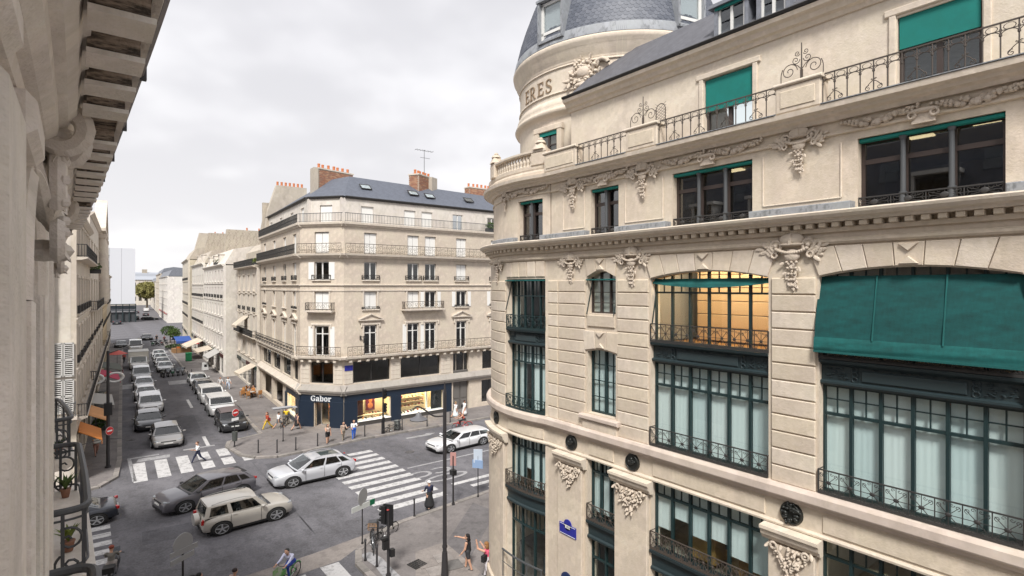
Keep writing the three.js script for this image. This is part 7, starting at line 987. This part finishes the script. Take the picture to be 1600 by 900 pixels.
const riding = { lean: 32, hl: 62, hr: 84, kl: 52, kr: 92, sl: 58, sr: 58, el: 22, er: 22, ol: 4, or: 4, py: 0.98 };
bicycle('green bicycle with front basket ridden by the man in white shirt', 'ridden bicycles', 7.25, 26.0, -2.4, S(lin(0.05, 0.3, 0.08), 0.4), S(lin(0.12, 0.3, 0.06), 0.5));
person('cyclist in white shirt, blue trousers and dark helmet on a green bicycle', 7.25 + 0.2, 26.0 - 0.18 + 0.36, -2.4, { road: 1, top: [0.55, 0.56, 0.72], bottom: [0.02, 0.05, 0.3], hair: [0.03, 0.03, 0.03], hat: 1, sleeve: 2, pose: riding, group: 'cyclists' });
bicycle('red bicycle ridden along the far kerb', 'ridden bicycles', 28.0, 43.9, 2.95, red, null); person('cyclist in red vest riding along the far kerb behind the white estate car', 28.27, 43.95, 2.95, { road: 1, top: [0.5, 0.12, 0.08], bottom: K, hair: [0.12, 0.03, 0.02], sleeve: 0, pose: riding, group: 'cyclists' });
scooter('dark scooter ridden beneath the iron balcony', 0.95, 31.4, 1.4, [0.03, 0.03, 0.035], 'ridden scooters'); person('scooter rider in grey jacket and red-brown helmet beneath the iron balcony', 0.88, 31.05, 1.4, { road: 1, top: [0.16, 0.15, 0.13], bottom: [0.3, 0.27, 0.25], hair: [0.22, 0.05, 0.03], hat: 1, sleeve: 2, pose: { lean: 10, hl: 75, hr: 75, kl: 75, kr: 75, sl: 45, sr: 45, el: 35, er: 35, py: 0.92 }, group: 'cyclists' });
const drive = { lean: -8, hl: 80, hr: 80, kl: 60, kr: 60, sl: 52, sr: 52, el: 30, er: 30, ol: 2, or: 2, py: 0.52 };
person('driver in red top at the wheel of the silver sport utility car', 12.35, 38.78, Math.PI + 0.03, { road: 1, h: 1.5, top: [0.5, 0.04, 0.05], bottom: K, hair: [0.1, 0.05, 0.03], pose: drive, group: 'drivers' });
person('driver in tan shirt at the wheel of the dark grey crossover', 5.55, 38.65, Math.PI + 0.24, { road: 1, h: 1.5, top: [0.4, 0.26, 0.16], bottom: K, hair: [0.06, 0.03, 0.02], pose: drive, group: 'drivers' });
// ---------- street furniture ----------
const postM = S(lin(0.03, 0.028, 0.03), 0.5), signBack = S(lin(0.3, 0.3, 0.3), 0.5), BOLL = uvm(flat(new THREE.LatheGeometry([[0.001, 0], [0.075, 0], [0.075, 0.05], [0.05, 0.1], [0.045, 0.92], [0.06, 0.95], [0.06, 1.0], [0.045, 1.06], [0.001, 1.08]].map((p) => new THREE.Vector2(...p)), 10)));
{
  const rows = [['slim black bollard on the near corner pavement by the bicycles', 'bollards on the near corner', [[15.05, 28.75], [10.75, 25.6], [10.95, 24.7], [12.2, 27.4]]], ['slim grey bollard along the far shop pavement', 'bollards along the far pavement', [[10.9, 47.4], [12.1, 46.5], [13.5, 46.3], [15.3, 46.4], [19.6, 46.8], [23.2, 46.7], [25.7, 46.5], [28.2, 46.4]]], ['black bollard by the parked white car on the right', 'bollards by the parked cars', [[11.6, 92], [12.3, 93.5]]]];
  for (const [label, group, list] of rows) for (const [v, s] of list) { const b = thing('bollard', label, 'bollard', v, PH, -s, 0, group); mesh('post', BOLL, postM, b); mesh('collar', cg(0.062, 0.062, 0.04, 0, 0.97, 0, 10), ironGrey, b); }
}
function pole(name, label, cat, v, s, h, r, y = PH, group) { const p = thing(name, label, cat, v, y, -s, 0, group); mesh('pole', mg([cg(r * 0.8, r, h, 0, h / 2, 0, 10), cg(r * 1.6, r * 1.8, 0.12, 0, 0.06, 0, 10)]), postM, p); return p; }
{ // tall lamp on the near corner: sections, arm, saucer head
  const l = pole('street_lamp', 'tall dark street lamp with swan-neck arm on the near corner', 'street lamp', 13.05, 21.95, 8.5, 0.1);
  mesh('shaft_ring', mg([cg(0.12, 0.12, 0.1, 0, 1.4, 0, 12), cg(0.105, 0.105, 0.1, 0, 4.6, 0, 12), cg(0.12, 0.17, 1.1, 0, 0.6, 0, 12), cg(0.02, 0.08, 0.5, 0, 8.7, 0, 8)]), postM, l);
  mesh('arm', tube([[0, 7.4, 0], [-0.5, 7.45, -0.1], [-0.9, 7.75, -0.2], [-1.25, 7.95, -0.25], [-1.5, 7.85, -0.3]], 0.035, 20, 6), postM, l); mesh('lamp_head', uvm(flat(new THREE.LatheGeometry([[0.03, 0.34], [0.1, 0.3], [0.14, 0.16], [0.38, 0.04], [0.4, 0], [0.02, 0]].map((p) => new THREE.Vector2(...p)), 20))), S(lin(0.13, 0.13, 0.14), 0.5), l, -1.5, 7.5, 0.3); mesh('lamp_glass', eg(0.32, 0.05, 0.32, -1.5, 7.5, 0.3, 14, 6), lampGlass, l);
}
function signal(p, y, ry, lit) { const g = grp('signal_head', p, 0, y, 0, ry); mesh('housing', uvm(bg(0.2, 0.8, 0.28, 0.2, 0.4, 0)), black, g); for (let k = 0; k < 3; k++) { mesh('visor', at(new THREE.CylinderGeometry(0.1, 0.1, 0.14, 12, 1, true), 0.36, 0.66 - k * 0.26, 0, 0, 0, Math.PI / 2), black, g); mesh('lens', at(new THREE.CylinderGeometry(0.085, 0.085, 0.02, 12), 0.31, 0.66 - k * 0.26, 0, 0, 0, Math.PI / 2), k === lit ? S(lin(0.6, 0.02, 0.02), 0.3) : S(lin(0.05, 0.03, 0.02), 0.3), g); } }
{
  const a = pole('traffic_light', 'black traffic light on the near corner in front of the bicycles', 'traffic light', 11.0, 23.55, 3.2, 0.07); signal(a, 2.45, 2.2, 3); mesh('backboard', uvm(bg(0.06, 0.95, 0.5, 0, 2.85, 0)).rotateY(0.6), black, a); mesh('red_lens', at(eg(0.12, 0.05, 0.08, 0, 3.08, 0), 0, 0, 0, 0, 0.6), S(lin(0.3, 0.03, 0.03), 0.4), a); mesh('repeater_box', mg([bg(0.22, 0.4, 0.2, -0.16, 1.5, 0), bg(0.2, 0.34, 0.2, 0.14, 1.1, 0.1), bg(0.3, 0.1, 0.2, -0.2, 1.8, 0)]), black, a);
  const b = pole('traffic_light', 'traffic light on the far pavement in front of the shoe shop', 'traffic light', 21.3, 46.7, 4.1, 0.08); signal(b, 3.2, -1.3, 3); signal(b, 1.9, 0.4, 3); mesh('push_box', mg([bg(0.2, 0.34, 0.16, 0, 1.3, 0.1), cg(0.14, 0.16, 1.2, 0, 0.6, 0, 10)]), black, b);
  const c = pole('traffic_light', 'post with red pedestrian sign and small signal box by the old woman', 'traffic light', 17.75, 28.85, 3.0, 0.06); mesh('sign', uvm(bg(0.05, 0.8, 0.36, 0, 2.8, 0)).rotateY(0.8), S(lin(0.45, 0.24, 0.22), 0.5), c); mesh('sign_figure', uvm(at(mg([bg(0.02, 0.2, 0.14, 0.035, 2.98, 0), bg(0.02, 0.2, 0.1, 0.035, 2.68, 0.05)]), 0, 0, 0, 0, 0.8)), white, c); mesh('signal_box', uvm(bg(0.3, 0.3, 0.34, 0, 1.98, 0)), black, c);
}
const disc = (r, t = 0.03) => new THREE.CylinderGeometry(r, r, t, 24).rotateX(Math.PI / 2);
function noEntry(p, y, r, ry, z = 0.1) { const g = grp('no_entry_sign', p, 0, y, 0, ry); mesh('rim', uvm(flat(disc(r * 1.05, 0.025).translate(0, 0, z))), white, g); mesh('face', uvm(flat(disc(r, 0.03).translate(0, 0, z + 0.004))), red, g); mesh('bar', uvm(bg(r * 1.35, r * 0.34, 0.03, 0, 0, z + 0.01)), white, g); }
{
  const a = pole('sign_post', 'no entry sign on a post beside the parked black off-roader', 'road sign', 9.75, 50.4, 3.0, 0.05, PH, 'no entry signs'); noEntry(a, 2.85, 0.3, 0.5); mesh('sign_plate', uvm(bg(0.6, 0.22, 0.04, 0, 2.3, 0.08)).rotateY(0.4), white, a); mesh('back_sign', uvm(bg(0.9, 0.16, 0.1, -0.1, 2.0, 0.06)).rotateY(0.3), black, a); mesh('bin', uvm(flat(new THREE.CylinderGeometry(0.22, 0.2, 0.75, 12).translate(0, 0.9, 0.1))), S(lin(0.06, 0.065, 0.06), 0.6), a);
  const b = pole('lamp_post', 'tall dark post with no entry sign by the orange awnings', 'road sign', 1.25, 50.4, 8.6, 0.12, PH, 'no entry signs'); noEntry(b, 2.7, 0.29, 0.7, 0.14); mesh('cabinet', uvm(bg(0.5, 0.9, 0.4, 0, 4.3, 0)), black, b); mesh('arm', mg([bar([0, 8.4, 0], [1.4, 8.9, 0], 0.04), bg(0.8, 0.1, 0.25, 1.7, 8.92, 0), bar([0, 2.1, 0], [0.9, 2.0, 0.2], 0.03)]), postM, b);
  const c = pole('street_sign_post', 'post with flat panels seen edge-on by the shop corner', 'road sign', 13.4, 49.6, 2.9, 0.04); mesh('panels', mg([bg(1.9, 0.06, 0.7, 0.15, 2.85, 0), bg(1.6, 0.05, 0.6, -0.1, 2.95, 0.1)]), S(lin(0.35, 0.35, 0.36), 0.5), c);
  const d = pole('direction_sign', 'post with round sign back and green tipped direction arrow by the corner bicycles', 'road sign', 11.3, 27.3, 2.75, 0.035); mesh('round_sign', at(disc(0.42), 0, 2.5, 0.05, 0, 0.6), signBack, d); const ar = mesh('arrow_panel', uvm(bg(1.5, 0.26, 0.04, 0, 2.0, 0.06)).rotateY(0.35), S(lin(0.5, 0.52, 0.5), 0.5), d); mesh('green_tip', uvm(bg(0.34, 0.27, 0.05, 0.62, 2.0, 0.06)).rotateY(0.35), greenSign, ar);
  const e = pole('direction_sign', 'post with grey backs of a round sign and two arrow panels above the barrier', 'road sign', 3.3, 27.6, 2.6, 0.05); mesh('round_sign', at(disc(0.45), 0, 2.25, 0.06, 0, 0.5), signBack, e); mesh('arrow_panel', uvm(bg(1.25, 0.22, 0.04, 0, 1.95, 0.09)).rotateY(0.5), signBack, e); mesh('arrow_panel', uvm(bg(1.15, 0.22, 0.04, -0.1, 1.65, 0.09)).rotateY(0.6), signBack, e);
  const f = pole('parking_sign', 'pale blue parking sign with white emblem on a thin post', 'road sign', 19.65, 28.95, 2.6, 0.035); mesh('panel', uvm(bg(0.05, 0.85, 0.56, 0, 2.6, 0)).rotateY(0.85), S(lin(0.5, 0.57, 0.66), 0.4), f); mesh('emblem', uvm(at(mg([bg(0.03, 0.4, 0.36, 0.02, 2.72, 0)]), 0, 0, 0, 0, 0.85)), white, f); mesh('panel_back', uvm(bg(0.05, 0.5, 0.7, -0.05, 2.1, 0)).rotateY(0.6), S(lin(0.25, 0.36, 0.55), 0.4), f);
}
{ // crowd barrier, litter bin, pavement planter
  const b = thing('crowd_barrier', 'dark metal barrier standing on the near left pavement', 'barrier', 2.75, PH, -26.6, 0.35); mesh('frame', mg([tube([[-1, 0, 0], [-1, 0.95, 0], [-0.85, 1.05, 0], [0.85, 1.05, 0], [1, 0.95, 0], [1, 0, 0]], 0.03, 40, 6), bg(2, 0.03, 0.03, 0, 0.55, 0), bg(2, 0.03, 0.03, 0, 0.15, 0)]), postM, b); for (let i = 0; i < 7; i++) mesh('bar', box(0.025, 0.9, 0.025), postM, b, -0.8 + i * 0.27, 0.6, 0);
  const k = thing('litter_bin', 'round wire litter bin on the far pavement by the crossing light', 'bin', 22.9, PH, -47.1, 0); for (const y of [0.15, 0.5, 0.85]) mesh('hoop', at(new THREE.TorusGeometry(0.32, 0.03, 5, 18), 0, y, 0, Math.PI / 2), ironGrey, k); mesh('liner', uvm(flat(new THREE.CylinderGeometry(0.29, 0.26, 0.8, 14).translate(0, 0.45, 0))), S(lin(0.16, 0.17, 0.16), 0.7), k); mesh('stand', cg(0.05, 0.05, 1, 0, 0.5, 0.34, 8), postM, k);
}
// shop awnings of the left row
function awning(label, v, s, ry, w, d, y, drop, m, val, group) { const a = thing('shop_awning', label, 'awning', v, 0, -s, ry, group), n = Math.hypot(d, drop), sl = Math.atan2(drop, d); mesh('canvas', uvm(bg(w, 0.04, n, 0, y - drop / 2, d / 2, sl)), m, a); mesh('valance', uvm(bg(w, 0.3, 0.03, 0, y - drop - 0.14, d)), val ?? m, a); mesh('arms', mg([-1, 1].map((q) => bar([q * (w / 2 - 0.1), y - drop, d - 0.05], [q * (w / 2 - 0.1), y - drop - 0.2, 0.05], 0.025))), iron, a); return a; }
const orange = S(lin(0.62, 0.22, 0.04), 0.8, { map: tPlaster }), orange2 = S(lin(0.6, 0.3, 0.12), 0.8, { map: tPlaster }), crim = S(lin(0.4, 0.02, 0.07), 0.8), olive = S(lin(0.09, 0.1, 0.085), 0.8), creamA = S(lin(0.62, 0.56, 0.47), 0.8, { map: tPlaster }), greyA = S(lin(0.4, 0.39, 0.37), 0.8);
const LF = Math.PI / 2, RF = -Math.PI / 2;
awning('bright orange awning nearest the crossing on the left shops', vL(49.9), 49.9, LF, 3.8, 1.3, 3.5, 0.75, orange, orange, 'awnings on the left row'); awning('pale orange awning further along the left shops', vL(55.4), 55.4, LF, 4.8, 1.6, 3.8, 0.8, orange2, orange2, 'awnings on the left row'); awning('crimson awning behind the spectacles sign', vL(74.5), 74.5, LF, 5.5, 2.2, 4.4, 0.9, crim, crim, 'awnings on the left row'); awning('dark olive canopy past the crimson awning', vL(82.5), 82.5, LF, 6.5, 2.4, 4.2, 0.6, olive, red, 'awnings on the left row'); awning('pale café canopy between the orange and crimson awnings', vL(63.5), 63.5, LF, 6, 1.8, 3.3, 0.4, greyA, greyA, 'awnings on the left row');
{ const g = thing('spectacles_sign', 'projecting sign shaped like a pair of white spectacles', 'sign', 1.5, 4.0, -70.5, 0.2); mesh('rims', mg([at(new THREE.TorusGeometry(0.62, 0.13, 8, 22).scale(1.15, 0.75, 1), -0.85, 0, 0), at(new THREE.TorusGeometry(0.62, 0.13, 8, 22).scale(1.15, 0.75, 1), 0.85, 0, 0)]), white, g); mesh('bridge', tube([[-0.2, 0.1, 0], [0, 0.24, 0], [0.2, 0.1, 0]], 0.08, 8, 6), red, g); mesh('bracket', mg([bar([-0.9, 0, 0], [-2.6, 0, 0], 0.04)]), iron, g); }
{ const g = thing('bus_shelter', 'pale glass terrace screen on the left pavement beside the dark post', 'shelter', 1.15, PH, -66.5, 0.0); mesh('roof', uvm(bg(1.2, 0.08, 9, 0, 2.5, 0)), glassMat, g); mesh('posts', mg([-4.2, 0, 4.2].flatMap((z) => [bg(0.07, 2.5, 0.07, 0.5, 1.25, z), bg(0.07, 2.5, 0.07, -0.5, 1.25, z)])), iron, g); for (let i = 0; i < 4; i++) mesh('pane', box(0.02, 1.6, 2), skyGlass, g, 0.5, 1.3, -3.2 + i * 2.1); }
// right row: cream blinds, striped blind, café terrace, market umbrellas
awning('cream awning over the café door beside the glass shopfront', vR(76.5) - 0.35, 76.5, RF, 3, 2, 3.4, 0.9, creamA, creamA, 'awnings on the right row'); awning('white slanting upper blind on the house with black balconies', vR(81) - 0.35, 82, RF, 3, 1.5, 9.4, 1.2, creamA, creamA, 'awnings on the right row'); awning('grey striped shop awning under the white gable house', 16.3, 96, RF, 5, 1.8, 3.6, 1.0, greyA, greyA, 'awnings on the right row'); awning('beige shop canopy next to the striped awning', 16.6, 104, RF, 6, 2.4, 3.3, 0.5, creamA, creamA, 'awnings on the right row'); awning('off white shop awning near the blue market stall', 16.8, 117, RF, 7, 2.6, 3.6, 1.1, creamA, creamA, 'awnings on the right row');
{ const st = thing('market_stall', 'market stall with bright blue canopy on the right pavement', 'stall', 15.2, PH, -129, 0.1); mesh('canopy', mg([bg(2.8, 0.06, 2.4, 0, 2.8, 1.1, 0.35), bg(2.8, 0.06, 2.4, 0, 2.8, -1.1, -0.35), bg(2.8, 0.4, 0.05, 0, 2.2, 2.2)]), S(lin(0.03, 0.08, 0.3), 0.7), st); mesh('posts', mg([-1.3, 1.3].flatMap((x) => [bg(0.06, 2.5, 0.06, x, 1.25, 2.0), bg(0.06, 2.5, 0.06, x, 1.25, -2.0)])), iron, st); mesh('counter', box(3.2, 0.9, 2), wood, st, 0, 0.45, 0); mesh('crate', box(0.8, 0.3, 0.5), S(lin(0.1, 0.3, 0.05), 0.8), st, 0.6, 1.05, 0.4); mesh('crate', box(0.8, 0.3, 0.5), S(lin(0.5, 0.15, 0.03), 0.8), st, -0.6, 1.05, 0.4); }
function umbrella(label, v, s, r, m) { const u = thing('parasol', label, 'parasol', v, PH, -s); mesh('pole', cg(0.03, 0.03, 2.6, 0, 1.3, 0, 6), iron, u); mesh('canopy', uvm(flat(new THREE.ConeGeometry(r, 0.7, 8, 1, true).translate(0, 2.5, 0))), m, u); mesh('base', cg(0.3, 0.34, 0.1, 0, 0.05, 0, 12), ironGrey, u); }
umbrella('red parasol beside the blue market stall', 16.0, 123, 1.6, S(lin(0.5, 0.02, 0.04), 0.7)); umbrella('salmon parasol under the left houses far along the street', 4.0, 112, 1.5, S(lin(0.6, 0.12, 0.1), 0.7));
{ // café terrace: rattan chairs round small tables
  const rat = S(lin(0.42, 0.19, 0.06), 0.7); let first = null;
  const chair = () => { const c = thing('cafe_chair', 'tan rattan café chair on the terrace by the cream awning', 'chair', 0, 0, 0, 0, 'café chairs'); mesh('seat', cg(0.24, 0.22, 0.06, 0, 0.46, 0, 12), rat, c); mesh('backrest', uvm(at(bg(0.44, 0.42, 0.04, 0, 0, 0), 0, 0.74, -0.22, -0.15)), rat, c); for (const x of [-0.18, 0.18]) for (const z of [-0.18, 0.18]) mesh('leg', box(0.035, 0.46, 0.035), wood, c, x, 0.23, z); return c; };
  const spots = [[15.2, 70.8], [16.0, 71.6], [15.4, 72.6], [16.3, 73.2], [15.6, 74.0], [14.8, 72.0], [15.0, 73.4], [16.4, 70.6], [16.0, 74.6]]; for (const [v, s] of spots) { const ry = rr(0, 6.28); if (!first) { first = chair(); first.position.set(v, PH, -s); first.rotation.y = ry; } else copy(first, v, PH, -s, ry); }
  let t0 = null; for (const [v, s] of [[15.6, 71.2], [15.9, 72.6], [15.3, 74.2]]) { if (!t0) { t0 = thing('cafe_table', 'small round café table on the terrace by the cream awning', 'table', v, PH, -s, 0, 'café tables'); mesh('top', cg(0.36, 0.36, 0.04, 0, 0.74, 0, 16), S(lin(0.5, 0.47, 0.42), 0.5), t0); mesh('stem', cg(0.03, 0.03, 0.72, 0, 0.36, 0, 6), iron, t0); mesh('foot', cg(0.22, 0.24, 0.03, 0, 0.02, 0, 10), iron, t0); } else copy(t0, v, PH, -s, 0); }
  for (const [i, [v, s]] of [[15.5, 72.2], [16.2, 72.4]].entries()) person(i ? 'café guest in orange top seated on the terrace' : 'café guest in grey top seated on the terrace', v, s, i ? 3.3 : -1, { top: i ? [0.5, 0.2, 0.06] : [0.3, 0.3, 0.3], bottom: NAVY, hair: [0.05, 0.03, 0.02], pose: { lean: 6, hl: 84, hr: 84, kl: 84, kr: 84, sl: 40, sr: 40, el: 50, er: 50, py: 0.56 }, group: 'café guests' });
  const bd = thing('chalk_board', 'white advertising board on the right pavement by the shops', 'sign board', 14.9, PH, -99, 0.3); mesh('panel', uvm(bg(0.9, 1.2, 0.05, 0, 0.65, 0.1, -0.12)), white, bd); mesh('panel', uvm(bg(0.9, 1.2, 0.05, 0, 0.65, -0.1, 0.12)), white, bd); mesh('print', uvm(bg(0.4, 0.4, 0.01, 0, 0.75, 0.12, -0.12)), black, bd);
  const wb = thing('wheelie_bin', 'green wheeled bin standing beside the shop awning on the right pavement', 'bin', 14.4, PH, -113, 0); mesh('body', uvm(bg(0.9, 1.3, 0.8, 0, 0.75, 0)), S(lin(0.01, 0.16, 0.06), 0.6), wb); mesh('lid', uvm(bg(0.96, 0.08, 0.9, 0, 1.43, 0, 0.08)), S(lin(0.01, 0.2, 0.08), 0.6), wb); mesh('wheels', mg([cg(0.12, 0.12, 0.9, 0, 0.12, -0.3, 10, 0, 0, Math.PI / 2)]), rubber, wb);
}
// ---------- trees and planting: many leaf faces spread through each crown ----------
function foliage(n, R, leaf, shape) { const pos = []; for (let i = 0; i < n; i++) { let x, y, z, q; do { x = rr(-1, 1); y = rr(-1, 1); z = rr(-1, 1); q = x * x + y * y + z * z; } while (q > 1 || rnd() > 0.25 + q || fbm(x * 0.5 + 0.5, y * 0.5 + z * 0.31 + 0.7, 1, 3) < (shape ?? 0.42)); const a = V3(rr(-1, 1), rr(-1, 1), rr(-1, 1)).normalize(), b = V3(rr(-1, 1), rr(-1, 1), rr(-1, 1)).cross(a).normalize(), l = leaf * rr(0.6, 1.3), c = V3(x * R[0], y * R[1], z * R[2]); a.multiplyScalar(l); b.multiplyScalar(l * 0.5); for (const [p, r] of [[1, 0], [0, 1], [-1, 0], [1, 0], [-1, 0], [0, -1]]) pos.push(c.x + a.x * p + b.x * r, c.y + a.y * p + b.y * r, c.z + a.z * p + b.z * r); } const g = new THREE.BufferGeometry(); g.setAttribute('position', new THREE.Float32BufferAttribute(pos, 3)); g.computeVertexNormals(); return uvm(g); }
function tree(label, v, s, h, R, n, leaf, m, name = 'tree', y0 = 0) { const t = thing(name, label, 'tree', v, y0, -s), L = [cg(0.14 * h / 8, 0.26 * h / 8, h * 0.62, 0, h * 0.31, 0, 8)]; for (let k = 0; k < 7; k++) { const a = k * 0.9, q = rr(0.45, 0.8); L.push(bar([0, h * rr(0.4, 0.58), 0], [Math.cos(a) * R[0] * q, h - R[1] + rr(-0.3, 0.5) * R[1], Math.sin(a) * R[2] * q], 0.05 * h / 8)); } mesh('trunk', mg(L), S(lin(0.09, 0.07, 0.05), 0.9), t); mesh('crown', foliage(n, R, leaf, 0.45), m, t, 0, h - R[1], 0); return t; }
tree('clipped yellow green tree at the far end of the street', 36, 392, 17, [8.5, 5.2, 6], 7000, 0.55, leafFar); tree('smaller yellow green tree beside the clipped tree far away', 27, 372, 16, [6, 4.8, 5], 5200, 0.5, leafFar);
tree('small dark street tree in front of the terrace end house', 15.9, 147, 3.8, [1.3, 1.1, 1.3], 600, 0.2, leafA); tree('low dark bush tree near the wide crossing on the right pavement', 15.6, 152, 4.2, [2, 1.2, 1.8], 800, 0.2, leafB);
function planter(label, v, y, s, w, m, n = 220) { const p = thing('planter', label, 'planter', v, y, -s, 0); mesh('box', uvm(bg(w, 0.4, 0.4, 0, 0.2, 0)), S(lin(0.05, 0.05, 0.05), 0.7), p); mesh('foliage', foliage(n, [w * 0.55, 0.45, 0.35], 0.13, 0.3), m, p, 0, 0.65, 0); return p; }
planter('green shrub box on the top balcony of the house with black balconies', 17.7, 16.1, 79, 2.2, leafA); planter('yellow green shrub on the top balcony next to the shop building', 17.6, 16.1, 76, 1.4, leafC); planter('shrubs on the attic balcony at the right end of the shop building', 36.2, 19.6, 50.75, 1.3, leafA); planter('dark shrub box on the roof terrace of the white gable house', 17.6, 16.9, 99, 3, leafB); planter('green shrub on the left balcony below the pediment', 0.5, 14.7, 66, 1.2, leafA); planter('leafy planter on the left pavement behind the orange awnings', 0.9, PH, 63.8, 1.0, leafA, 400); planter('leafy green planter beside the right pavement stall', 14.6, PH, 136, 3, leafB, 700);
scene.traverse((o) => { if (o.isMesh) o.castShadow = o.receiveShadow = true; });
renderer.render(scene, camera);
